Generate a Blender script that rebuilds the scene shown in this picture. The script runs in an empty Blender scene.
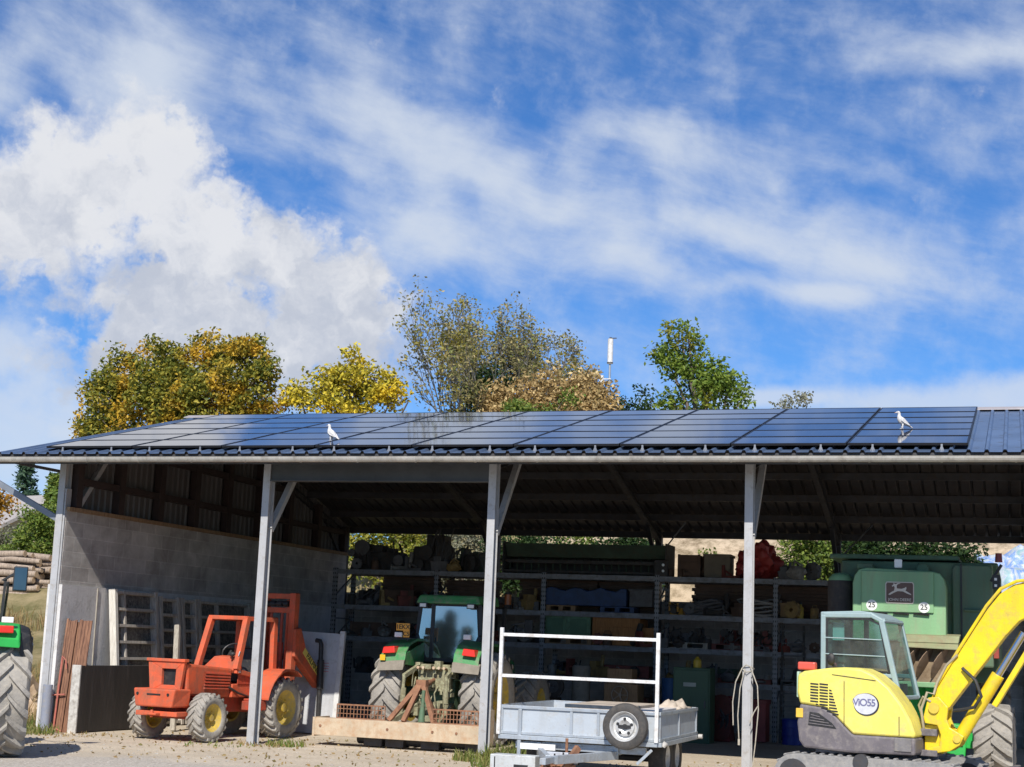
import bpy, bmesh, math, random
from mathutils import Vector, Matrix, noise
random.seed(7)
rnd = random.uniform
SC = bpy.context.scene
COL = SC.collection
R_ = math.radians

# ------------------------------------------------------------------ camera
FPX, CX, CY = 1534.68, 512.0, 383.5
YAW, PITCH, ROLL = -0.321068, 0.167857, 0.0387164
CAM = Vector((6.3015, -23.7704, 1.8395))
_f = Vector((math.sin(YAW)*math.cos(PITCH), math.cos(YAW)*math.cos(PITCH), math.sin(PITCH)))
_r = Vector((math.cos(YAW), -math.sin(YAW), 0))
_u = _r.cross(_f)
RIGHT = math.cos(ROLL)*_r + math.sin(ROLL)*_u
UP = -math.sin(ROLL)*_r + math.cos(ROLL)*_u
FWD = _f
cd = bpy.data.cameras.new('camera'); cam = bpy.data.objects.new('camera', cd); COL.objects.link(cam)
m3 = Matrix((RIGHT, UP, -FWD)).transposed()
cam.matrix_world = Matrix.Translation(CAM) @ m3.to_4x4()
cd.sensor_fit = 'HORIZONTAL'; cd.sensor_width = 36.0; cd.lens = FPX/1024*36
cd.clip_start = 0.1; cd.clip_end = 3000
SC.camera = cam

def ray(px, py):
    return RIGHT*((px-CX)/FPX) + UP*(-(py-CY)/FPX) + FWD
def at(px, py, Y):
    """world point seen at this pixel at depth plane y = Y (survey of the photo)"""
    d = ray(px, py); return CAM + d*((Y-CAM.y)/d.y)
def atx(px, py, X):
    d = ray(px, py); return CAM + d*((X-CAM.x)/d.x)

# ------------------------------------------------------------------ materials
MATS = {}
def nodes_of(m):
    m.use_nodes = True
    nt = m.node_tree; return nt, nt.nodes, nt.links, nt.nodes['Principled BSDF']
def ramp(N, a, b, pa=0.4, pb=0.6):
    r = N.new('ShaderNodeValToRGB'); e = r.color_ramp.elements
    e[0].position = pa; e[1].position = pb
    e[0].color = (*a, 1) if len(a) == 3 else a; e[1].color = (*b, 1) if len(b) == 3 else b
    return r
def mixc(N, L, fac, a, b, blend='MIX'):
    m = N.new('ShaderNodeMix'); m.data_type = 'RGBA'; m.blend_type = blend
    if isinstance(fac, (int, float)): m.inputs[0].default_value = fac
    else: L.new(fac, m.inputs[0])
    for s, v in ((6, a), (7, b)):
        if isinstance(v, tuple): m.inputs[s].default_value = (*v, 1) if len(v) == 3 else v
        else: L.new(v, m.inputs[s])
    return m.outputs[2]
def noise_n(N, L, vec, scale, detail=4, rough=0.55, dist=0.0):
    n = N.new('ShaderNodeTexNoise'); n.inputs['Scale'].default_value = scale
    n.inputs['Detail'].default_value = detail; n.inputs['Roughness'].default_value = rough
    n.inputs['Distortion'].default_value = dist
    if vec is not None: L.new(vec, n.inputs['Vector'])
    return n
def mathn(N, L, op, a, b=None, c=None, clamp=False):
    m = N.new('ShaderNodeMath'); m.operation = op; m.use_clamp = clamp
    for i, v in enumerate((a, b, c)):
        if v is None: continue
        if isinstance(v, (int, float)): m.inputs[i].default_value = v
        else: L.new(v, m.inputs[i])
    return m.outputs[0]
def M(name, col, rough=0.55, metal=0.0, var=0.18, scale=3.0, dirt=None, dirt_amt=0.35, bump=0.15, bscale=25.0, spec=0.5, streak=False):
    """painted / plain surface: colour varied by noise, dirt in patches, fine bump"""
    if name in MATS: return MATS[name]
    m = bpy.data.materials.new(name); nt, N, L, P = nodes_of(m)
    tc = N.new('ShaderNodeTexCoord')
    oi = N.new('ShaderNodeObjectInfo'); sh = N.new('ShaderNodeVectorMath'); sh.operation = 'MULTIPLY_ADD'; L.new(oi.outputs['Random'], sh.inputs[0]); sh.inputs[1].default_value = (37, 23, 11); L.new(tc.outputs['Object'], sh.inputs[2])
    vec = sh.outputs[0]; vec0 = vec
    if streak:
        mp = N.new('ShaderNodeMapping'); mp.inputs['Scale'].default_value = (1, 1, 0.15); L.new(vec, mp.inputs[0]); vec = mp.outputs[0]
    n1 = noise_n(N, L, vec, scale, 5, 0.6)
    a = tuple(c*(1-var) for c in col); b = tuple(min(1, c*(1+var)) for c in col)
    r = ramp(N, a, b, 0.3, 0.7); L.new(n1.outputs['Fac'], r.inputs[0])
    out = r.outputs[0]
    if dirt:
        n2 = noise_n(N, L, vec, scale*2.3+1.7, 8, 0.7)
        r2 = ramp(N, (0, 0, 0), (1, 1, 1), 0.62-dirt_amt*0.35, 0.72); L.new(n2.outputs['Fac'], r2.inputs[0])
        out = mixc(N, L, mathn(N, L, 'MULTIPLY', r2.outputs[0], 0.85), out, dirt)
        # runs of grime down the sides, and small chips in the paint
        mg = N.new('ShaderNodeMapping'); mg.inputs['Scale'].default_value = (7, 7, 0.7); L.new(vec0, mg.inputs[0])
        ng = noise_n(N, L, mg.outputs[0], 1.0, 6, 0.7); rg = ramp(N, (0, 0, 0), (1, 1, 1), 0.50, 0.78); L.new(ng.outputs['Fac'], rg.inputs[0])
        out = mixc(N, L, mathn(N, L, 'MULTIPLY', rg.outputs[0], min(0.75, dirt_amt*1.3)), out, tuple(c*0.8 for c in dirt))
        nc = noise_n(N, L, vec0, 38, 3, 0.6); rc = ramp(N, (0, 0, 0), (1, 1, 1), 0.70, 0.73); L.new(nc.outputs['Fac'], rc.inputs[0])
        out = mixc(N, L, mathn(N, L, 'MULTIPLY', rc.outputs[0], 0.7), out, tuple(c*0.45 for c in dirt))
        rr = mathn(N, L, 'MULTIPLY_ADD', r2.outputs[0], 0.3, rough)
        L.new(rr, P.inputs['Roughness'])
    else:
        P.inputs['Roughness'].default_value = rough
    L.new(out, P.inputs['Base Color'])
    P.inputs['Metallic'].default_value = metal
    P.inputs['Specular IOR Level'].default_value = spec
    if bump:
        n3 = noise_n(N, L, tc.outputs['Object'], bscale, 4, 0.6)
        bp = N.new('ShaderNodeBump'); bp.inputs['Strength'].default_value = bump; bp.inputs['Distance'].default_value = 0.02
        L.new(n3.outputs['Fac'], bp.inputs['Height']); L.new(bp.outputs[0], P.inputs['Normal'])
    MATS[name] = m
    return m
def wood(name, col, col2, scale=6):
    if name in MATS: return MATS[name]
    m = bpy.data.materials.new(name); nt, N, L, P = nodes_of(m)
    tc = N.new('ShaderNodeTexCoord'); mp = N.new('ShaderNodeMapping'); mp.inputs['Scale'].default_value = (8, 8, 0.8)
    L.new(tc.outputs['Object'], mp.inputs[0])
    n = noise_n(N, L, mp.outputs[0], scale, 6, 0.65, 0.4)
    r = ramp(N, col2, col, 0.35, 0.65); L.new(n.outputs['Fac'], r.inputs[0]); L.new(r.outputs[0], P.inputs['Base Color'])
    P.inputs['Roughness'].default_value = 0.8
    bp = N.new('ShaderNodeBump'); bp.inputs['Strength'].default_value = 0.3; bp.inputs['Distance'].default_value = 0.01
    L.new(n.outputs['Fac'], bp.inputs['Height']); L.new(bp.outputs[0], P.inputs['Normal'])
    MATS[name] = m; return m
def glass(name, tint=(0.5, 0.6, 0.6), refl=0.3, clear=0.6):
    """cab pane: part mirror, part see-through, with a film of dust"""
    if name in MATS: return MATS[name]
    m = bpy.data.materials.new(name); m.use_nodes = True; nt = m.node_tree; N = nt.nodes; L = nt.links
    N.clear(); o = N.new('ShaderNodeOutputMaterial')
    g = N.new('ShaderNodeBsdfGlossy'); g.inputs['Roughness'].default_value = 0.03; g.inputs['Color'].default_value = (0.95, 0.93, 0.88, 1)
    t = N.new('ShaderNodeBsdfTransparent'); t.inputs['Color'].default_value = (*tint, 1)
    d = N.new('ShaderNodeBsdfDiffuse'); d.inputs['Color'].default_value = (0.35, 0.36, 0.34, 1)
    tc = N.new('ShaderNodeTexCoord'); n = noise_n(N, L, tc.outputs['Object'], 5, 6, 0.7)
    f = mathn(N, L, 'MULTIPLY_ADD', n.outputs['Fac'], 0.35, (1-clear)*0.5-0.08, True)
    m1 = N.new('ShaderNodeMixShader'); L.new(f, m1.inputs[0]); L.new(t.outputs[0], m1.inputs[1]); L.new(d.outputs[0], m1.inputs[2])
    m2 = N.new('ShaderNodeMixShader'); m2.inputs[0].default_value = refl
    L.new(m1.outputs[0], m2.inputs[1]); L.new(g.outputs[0], m2.inputs[2]); L.new(m2.outputs[0], o.inputs[0])
    MATS[name] = m; return m
def leafmat(name, cols, clump=None, trans=0.35):
    """leaves: each leaf takes its own tone, whole boughs lean to the clump colour"""
    if name in MATS: return MATS[name]
    m = bpy.data.materials.new(name); nt, N, L, P = nodes_of(m)
    ge = N.new('ShaderNodeNewGeometry'); r = N.new('ShaderNodeValToRGB')
    els = r.color_ramp.elements
    while len(els) < len(cols): els.new(0.5)
    for i, c in enumerate(cols):
        els[i].position = i/(len(cols)-1); els[i].color = (*c, 1)
    L.new(ge.outputs['Random Per Island'], r.inputs[0]); out = r.outputs[0]
    if clump:
        n = noise_n(N, L, ge.outputs['Position'], clump[1], 3, 0.5)
        r2 = ramp(N, (0, 0, 0), (1, 1, 1), clump[2], clump[2]+0.1); L.new(n.outputs['Fac'], r2.inputs[0])
        k = mathn(N, L, 'MULTIPLY', r2.outputs[0], 0.8)
        out = mixc(N, L, k, out, clump[0])
        hv = N.new('ShaderNodeHueSaturation'); L.new(out, hv.inputs['Color'])
        L.new(mathn(N, L, 'MULTIPLY_ADD', ge.outputs['Random Per Island'], 0.7, 0.65), hv.inputs['Value'])
        out = hv.outputs[0]
    L.new(out, P.inputs['Base Color']); P.inputs['Roughness'].default_value = 0.55
    P.inputs['Specular IOR Level'].default_value = 0.3
    tr = N.new('ShaderNodeBsdfTranslucent'); L.new(out, tr.inputs['Color'])
    mx = N.new('ShaderNodeMixShader'); mx.inputs[0].default_value = trans
    L.new(P.outputs[0], mx.inputs[1]); L.new(tr.outputs[0], mx.inputs[2]); L.new(mx.outputs[0], N['Material Output'].inputs[0])
    MATS[name] = m; return m

# ------------------------------------------------------------------ mesh builder
class MB:
    def __init__(s): s.bm = bmesh.new()
    def face(s, pts):
        vs = [s.bm.verts.new(p) for p in pts]; s.bm.faces.new(vs); return vs
    def hexa(s, b, t):
        vb = [s.bm.verts.new(p) for p in b]; vt = [s.bm.verts.new(p) for p in t]
        n = len(vb); s.bm.faces.new(vb[::-1]); s.bm.faces.new(vt)
        for i in range(n): s.bm.faces.new((vb[i], vb[(i+1) % n], vt[(i+1) % n], vt[i]))
    def box(s, x0, x1, y0, y1, z0, z1):
        s.hexa([(x0, y0, z0), (x1, y0, z0), (x1, y1, z0), (x0, y1, z0)], [(x0, y0, z1), (x1, y0, z1), (x1, y1, z1), (x0, y1, z1)]); return s
    def bar(s, a, b, w, h, side=None):
        a = Vector(a); b = Vector(b); d = (b-a).normalized()
        u = Vector(side) if side else (Vector((0, 0, 1)) if abs(d.z) < 0.9 else Vector((0, 1, 0)))
        p = d.cross(u).normalized()*w/2; q = p.cross(d).normalized()*h/2
        s.hexa([a-p-q, a+p-q, a+p+q, a-p+q], [b-p-q, b+p-q, b+p+q, b-p+q]); return s
    def cyl(s, a, b, r0, r1=None, seg=14):
        a = Vector(a); b = Vector(b); r1 = r0 if r1 is None else r1; d = (b-a).normalized()
        u = Vector((0, 0, 1)) if abs(d.z) < 0.9 else Vector((1, 0, 0))
        p = d.cross(u).normalized(); q = p.cross(d)
        A = [a+(p*math.cos(t)+q*math.sin(t))*r0 for t in [2*math.pi*i/seg for i in range(seg)]]
        B = [b+(p*math.cos(t)+q*math.sin(t))*r1 for t in [2*math.pi*i/seg for i in range(seg)]]
        s.hexa(A[::-1], B[::-1]); return s
    def tube(s, pts, r, seg=7, r1=None):
        pts = [Vector(p) for p in pts]; rings = []; n = len(pts); prev = None
        for i, p in enumerate(pts):
            d = (pts[min(i+1, n-1)]-pts[max(i-1, 0)])
            d = d.normalized() if d.length > 1e-9 else Vector((0, 0, 1))
            if prev is None: u = Vector((0, 0, 1)) if abs(d.z) < 0.9 else Vector((1, 0, 0))
            else: u = prev
            a = d.cross(u)
            if a.length < 1e-6: a = d.cross(Vector((0.3, 1, 0.2)))
            a.normalize(); b = a.cross(d); prev = b
            rr = r if r1 is None else r+(r1-r)*i/(n-1)
            rings.append([s.bm.verts.new(p+(a*math.cos(t)+b*math.sin(t))*rr) for t in [2*math.pi*k/seg for k in range(seg)]])
        for A, B in zip(rings, rings[1:]):
            for k in range(seg): s.bm.faces.new((A[k], A[(k+1) % seg], B[(k+1) % seg], B[k]))
        s.bm.faces.new(rings[0]); s.bm.faces.new(rings[-1][::-1]); return s
    def prism(s, poly, axis, a, b):
        def P(u, v, t):
            return {'x': (t, u, v), 'y': (u, t, v), 'z': (u, v, t)}[axis]
        s.hexa([P(u, v, a) for u, v in poly], [P(u, v, b) for u, v in poly]); return s
    def lathe(s, prof, c, axis='x', seg=32, closed=False, cap=True):
        c = Vector(c); rings = []
        for t, r in prof:
            ring = []
            for i in range(seg):
                an = 2*math.pi*i/seg; cs, sn = math.cos(an)*r, math.sin(an)*r
                v = {'x': (t, cs, sn), 'y': (cs, t, sn), 'z': (cs, sn, t)}[axis]
                ring.append(s.bm.verts.new(c+Vector(v)))
            rings.append(ring)
        pr = list(zip(rings, rings[1:])) + ([(rings[-1], rings[0])] if closed else [])
        for A, B in pr:
            for k in range(seg): s.bm.faces.new((A[k], A[(k+1) % seg], B[(k+1) % seg], B[k]))
        if not closed and cap:
            if prof[0][1] > 1e-4: s.bm.faces.new(rings[0])
            if prof[-1][1] > 1e-4: s.bm.faces.new(rings[-1][::-1])
        return s
    def blob(s, c, rx, ry, rz, amp=0.2, fr=2.0, sub=3, seed=0):
        r = bmesh.ops.create_icosphere(s.bm, subdivisions=sub, radius=1)
        for v in r['verts']:
            k = 1+amp*noise.noise(v.co*fr+Vector((seed, seed*1.7, 0)))+amp*0.5*noise.noise(v.co*fr*2.7+Vector((seed, 3, seed)))
            v.co = Vector((c[0]+v.co.x*rx*k, c[1]+v.co.y*ry*k, c[2]+v.co.z*rz*k))
        return s
    def build(s, name, mat, parent=None, bevel=0.0, smooth=False, loc=None):
        bmesh.ops.recalc_face_normals(s.bm, faces=s.bm.faces[:])
        me = bpy.data.meshes.new(name); s.bm.to_mesh(me); s.bm.free()
        if smooth:
            me.polygons.foreach_set('use_smooth', [True]*len(me.polygons))
        o = bpy.data.objects.new(name, me); COL.objects.link(o)
        me.materials.append(mat)
        if smooth: me.set_sharp_from_angle(angle=R_(42))
        if parent: o.parent = parent
        if loc: o.location = loc
        if bevel:
            b = o.modifiers.new('edge', 'BEVEL'); b.width = bevel; b.segments = 2; b.limit_method = 'ANGLE'; b.angle_limit = R_(40)
        return o
def tag(o, label, cat, group=None, kind=None):
    o['label'] = label; o['category'] = cat
    if group: o['group'] = group
    if kind: o['kind'] = kind
    return o
def struct(o, kind='structure'):
    o['kind'] = kind; return o
def thing(name, label, cat, loc=(0, 0, 0), rz=0.0, group=None):
    o = bpy.data.objects.new(name, None); COL.objects.link(o); o.empty_display_size = 0.2
    o.location = loc; o.rotation_euler = (0, 0, rz); return tag(o, label, cat, group)
def text(s, name, mat, parent, loc, rot, size, depth=0.003, spacing=1.0):
    cu = bpy.data.curves.new('t', 'FONT'); cu.body = s; cu.size = size; cu.extrude = depth; cu.align_x = 'CENTER'; cu.align_y = 'CENTER'; cu.space_character = spacing
    cu.offset = size*0.012
    t = bpy.data.objects.new('t', cu); COL.objects.link(t)
    me = bpy.data.meshes.new_from_object(t.evaluated_get(bpy.context.evaluated_depsgraph_get()))
    bpy.data.objects.remove(t); bpy.data.curves.remove(cu)
    o = bpy.data.objects.new(name, me); COL.objects.link(o); me.materials.clear(); me.materials.append(mat)
    o.parent = parent; o.location = loc; o.rotation_euler = rot
    return o
def raw(name, verts, faces, mat, parent=None, smooth=False):
    me = bpy.data.meshes.new(name); me.from_pydata(verts, [], faces); me.update(); me.materials.append(mat)
    if smooth: me.polygons.foreach_set('use_smooth', [True]*len(me.polygons))
    o = bpy.data.objects.new(name, me); COL.objects.link(o); o.parent = parent; return o

# ------------------------------------------------------------------ palette
galv = M('galvanised_steel', (0.40, 0.42, 0.44), 0.42, 0.55, 0.15, 6, dirt=(0.25, 0.24, 0.22), dirt_amt=0.2)
postm = M('post_paint', (0.41, 0.41, 0.415), 0.5, 0.1, 0.10, 3, dirt=(0.27, 0.24, 0.21), dirt_amt=0.22)
darksteel = M('dark_steel', (0.05, 0.05, 0.055), 0.6, 0.2, 0.3, 3, dirt=(0.08, 0.06, 0.045))
darkgirt = M('dark_timber_girt', (0.035, 0.022, 0.02), 0.8, 0, 0.3, 4)
black = M('black_plastic', (0.02, 0.02, 0.021), 0.5, 0, 0.3, 5, dirt=(0.07, 0.06, 0.05), dirt_amt=0.25)
rubber = M('rubber_dusty', (0.085, 0.08, 0.075), 0.85, 0, 0.25, 5, dirt=(0.26, 0.235, 0.20), dirt_amt=0.75, bump=0.3, bscale=40)
rubberg = M('rubber_grey_mud', (0.24, 0.225, 0.205), 0.9, 0, 0.25, 5, dirt=(0.42, 0.385, 0.33), dirt_amt=0.9, bump=0.4, bscale=30)
rubberd = M('rubber_dark', (0.05, 0.048, 0.046), 0.8, 0, 0.25, 5, dirt=(0.12, 0.105, 0.09), dirt_amt=0.5, bump=0.3, bscale=40)
yellowrim = M('yellow_rim', (0.70, 0.48, 0.04), 0.55, 0, 0.18, 6, dirt=(0.36, 0.29, 0.17), dirt_amt=0.75)
orange = M('forklift_orange', (0.64, 0.10, 0.035), 0.6, 0, 0.24, 2.2, dirt=(0.30, 0.12, 0.07), dirt_amt=0.62)
orangedk = M('forklift_red', (0.42, 0.055, 0.025), 0.6, 0, 0.25, 3, dirt=(0.16, 0.08, 0.05), dirt_amt=0.5)
jdgreen = M('tractor_green', (0.05, 0.25, 0.075), 0.45, 0, 0.15, 3, dirt=(0.22, 0.22, 0.15), dirt_amt=0.45)
jdbright = M('bright_green', (0.02, 0.36, 0.06), 0.4, 0, 0.12, 3)
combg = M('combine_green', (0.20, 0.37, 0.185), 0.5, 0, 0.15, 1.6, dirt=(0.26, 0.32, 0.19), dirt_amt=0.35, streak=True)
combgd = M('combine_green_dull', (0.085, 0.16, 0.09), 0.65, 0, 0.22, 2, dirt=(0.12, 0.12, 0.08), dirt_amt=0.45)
exy = M('excavator_yellow', (0.80, 0.58, 0.015), 0.38, 0, 0.10, 2, dirt=(0.44, 0.34, 0.09), dirt_amt=0.35)
exyf = M('excavator_yellow_faded', (0.80, 0.69, 0.13), 0.42, 0, 0.10, 2, dirt=(0.55, 0.47, 0.20), dirt_amt=0.38)
exg = M('excavator_grey', (0.13, 0.115, 0.125), 0.6, 0, 0.2, 3, dirt=(0.27, 0.24, 0.22), dirt_amt=0.4)
exc_cab = M('cab_grey_green', (0.27, 0.36, 0.37), 0.5, 0, 0.12, 3, dirt=(0.28, 0.29, 0.27), dirt_amt=0.25)
whitep = M('white_paint', (0.68, 0.68, 0.68), 0.5, 0, 0.12, 4, dirt=(0.42, 0.37, 0.31), dirt_amt=0.45)
redlens = M('red_lens', (0.65, 0.03, 0.015), 0.25, 0, 0.08, 5, bump=0)
yellens = M('amber_lens', (0.75, 0.42, 0.02), 0.25, 0, 0.08, 5, bump=0)
whitelens = M('white_lens', (0.78, 0.78, 0.76), 0.2, 0, 0.05, 5, bump=0)
rust = M('rust', (0.23, 0.105, 0.06), 0.85, 0, 0.35, 4, dirt=(0.36, 0.20, 0.11), dirt_amt=0.5, bump=0.4)
rustd = M('rusty_sheet', (0.16, 0.075, 0.045), 0.85, 0, 0.4, 3, dirt=(0.27, 0.15, 0.09), dirt_amt=0.5, bump=0.3, streak=True)
tansteel = M('worn_tan_steel', (0.50, 0.40, 0.28), 0.7, 0, 0.15, 3, dirt=(0.42, 0.24, 0.13), dirt_amt=0.45)
mudgreen = M('muddy_linkage', (0.30, 0.30, 0.19), 0.85, 0, 0.45, 12, dirt=(0.16, 0.11, 0.06), dirt_amt=0.6)
chrome = M('chrome_rod', (0.6, 0.6, 0.62), 0.18, 1.0, 0.05, 4, bump=0)
palew = wood('weathered_board', (0.46, 0.42, 0.35), (0.25, 0.22, 0.18))
crate_w = wood('crate_wood', (0.34, 0.22, 0.12), (0.19, 0.115, 0.06))
orange_w = wood('orange_wood', (0.45, 0.21, 0.07), (0.27, 0.115, 0.04))
bark = M('bark', (0.13, 0.105, 0.085), 0.9, 0, 0.3, 8, bump=0.5)
barkg = M('grey_bark', (0.21, 0.195, 0.17), 0.9, 0, 0.3, 8, bump=0.5)
blackglass = glass('tractor_glass', (0.25, 0.3, 0.3), 0.42, 0.7)
cabglass = glass('excavator_glass', (0.42, 0.66, 0.64), 0.17, 0.90)
ink = M('black_ink', (0.015, 0.015, 0.015), 0.6, 0, 0.1, 5, bump=0)
hosem = M('hose_rubber', (0.03, 0.03, 0.03), 0.5, 0, 0.2, 8)

# ------------------------------------------------------------------ shared builders
def tyre_mesh(R, W, rim, lugs=0, lug_h=0.05, ang=0.36, flip=1):
    b = MB(); h = lug_h if lugs else 0.0; Rb = R-h
    prof = [(-W*0.40, rim*0.98), (-W*0.47, rim*1.06), (-W*0.50, (rim+Rb)*0.5), (-W*0.47, Rb*0.93), (-W*0.40, Rb*0.985), (-W*0.2, Rb), (0, Rb*1.004),
            (W*0.2, Rb), (W*0.40, Rb*0.985), (W*0.47, Rb*0.93), (W*0.50, (rim+Rb)*0.5), (W*0.47, rim*1.06), (W*0.40, rim*0.98)]
    if not lugs:
        prof = [(x, r) for x, r in prof]
    b.lathe(prof, (0, 0, 0), 'x', 48, closed=True)
    if lugs:
        for sgn in (-1, 1):
            for i in range(lugs):
                a0 = 2*math.pi*(i+(0.5 if sgn > 0 else 0))/lugs
                pts = []
                K = 5
                for k in range(K+1):
                    t = k/K
                    x = sgn*W*(-0.03+0.53*t); a = a0+flip*ang*(t**0.9)
                    drop = 0.0 if t < 0.8 else (t-0.8)*5*R*0.055
                    wd = W*0.075*(1+0.5*t)/R
                    pts.append((x, a, drop, wd))
                prev = None
                for x, a, drop, wd in pts:
                    ring = []
                    for (da, rr) in ((-wd, Rb-0.012-drop), (-wd*0.62, R-drop), (wd*0.62, R-drop), (wd, Rb-0.012-drop)):
                        ring.append(b.bm.verts.new((x, math.cos(a+da)*rr, math.sin(a+da)*rr)))
                    if prev:
                        for k in range(3): b.bm.faces.new((prev[k], prev[k+1], ring[k+1], ring[k]))
                    else: b.bm.faces.new(ring)
                    prev = ring
                b.bm.faces.new(prev[::-1])
    return b
def wheel(parent, c, R, W, rim, tmat, rmat, side=1, lugs=0, lug_h=0.05, flip=1, rz=0.0, spin=0.3, dish=0.35):
    """wheel (hub) > tyre, rim ; axle along local X, outer face towards side"""
    hub = MB().cyl((side*W*0.02, 0, 0), (side*W*(0.5-dish*0.5), 0, 0), rim*0.30, rim*0.24, 16)
    for k in range(8):
        a = k*math.pi/4; x = side*W*(0.5-dish)
        hub.cyl((x-side*0.02, math.cos(a)*rim*0.48, math.sin(a)*rim*0.48), (x+side*0.025, math.cos(a)*rim*0.48, math.sin(a)*rim*0.48), rim*0.055, None, 6)
    w = hub.build('wheel', rmat, parent, smooth=True); w.location = c; w.rotation_euler = (spin, 0, rz)
    t = tyre_mesh(R, W, rim, lugs, lug_h, flip=flip).build('tyre', tmat, w, smooth=True)
    s = side
    rp = [(s*-W*0.40, rim*0.86), (s*-W*0.41, rim*1.0), (s*-W*0.1, rim*0.80), (s*W*0.1, rim*0.82), (s*W*(0.5-dish), rim*0.72), (s*W*(0.5-dish)-s*0.01, rim*0.3),
          (s*W*(0.5-dish), rim*0.28), (s*W*(0.5-dish)+s*0.012, rim*0.70), (s*W*0.38, rim*0.93), (s*W*0.43, rim*1.03), (s*W*0.40, rim*1.06), (s*W*0.3, rim*0.98), (s*-W*0.38, rim*1.03)]
    MB().lathe(rp, (0, 0, 0), 'x', 36, closed=True).build('rim', rmat, w, smooth=True)
    return w
# ------------------------------------------------------------------ light and sky
SUN_AZ, SUN_EL = 171.0, 41.0
SC.view_settings.view_transform = 'Standard'; SC.view_settings.look = 'None'
SC.view_settings.gamma = 1.0; SC.view_settings.use_curve_mapping = False
SC.view_settings.exposure = 0.15
sd = bpy.data.lights.new('sun', 'SUN'); sd.energy = 5.0; sd.angle = R_(0.53); sd.color = (1.0, 0.95, 0.87)
so = bpy.data.objects.new('sun', sd); COL.objects.link(so)
tosun = Vector((math.sin(R_(SUN_AZ))*math.cos(R_(SUN_EL)), math.cos(R_(SUN_AZ))*math.cos(R_(SUN_EL)), math.sin(R_(SUN_EL))))
so.rotation_euler = tosun.to_track_quat('Z', 'Y').to_euler(); so.location = (0, -20, 30)

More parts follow.
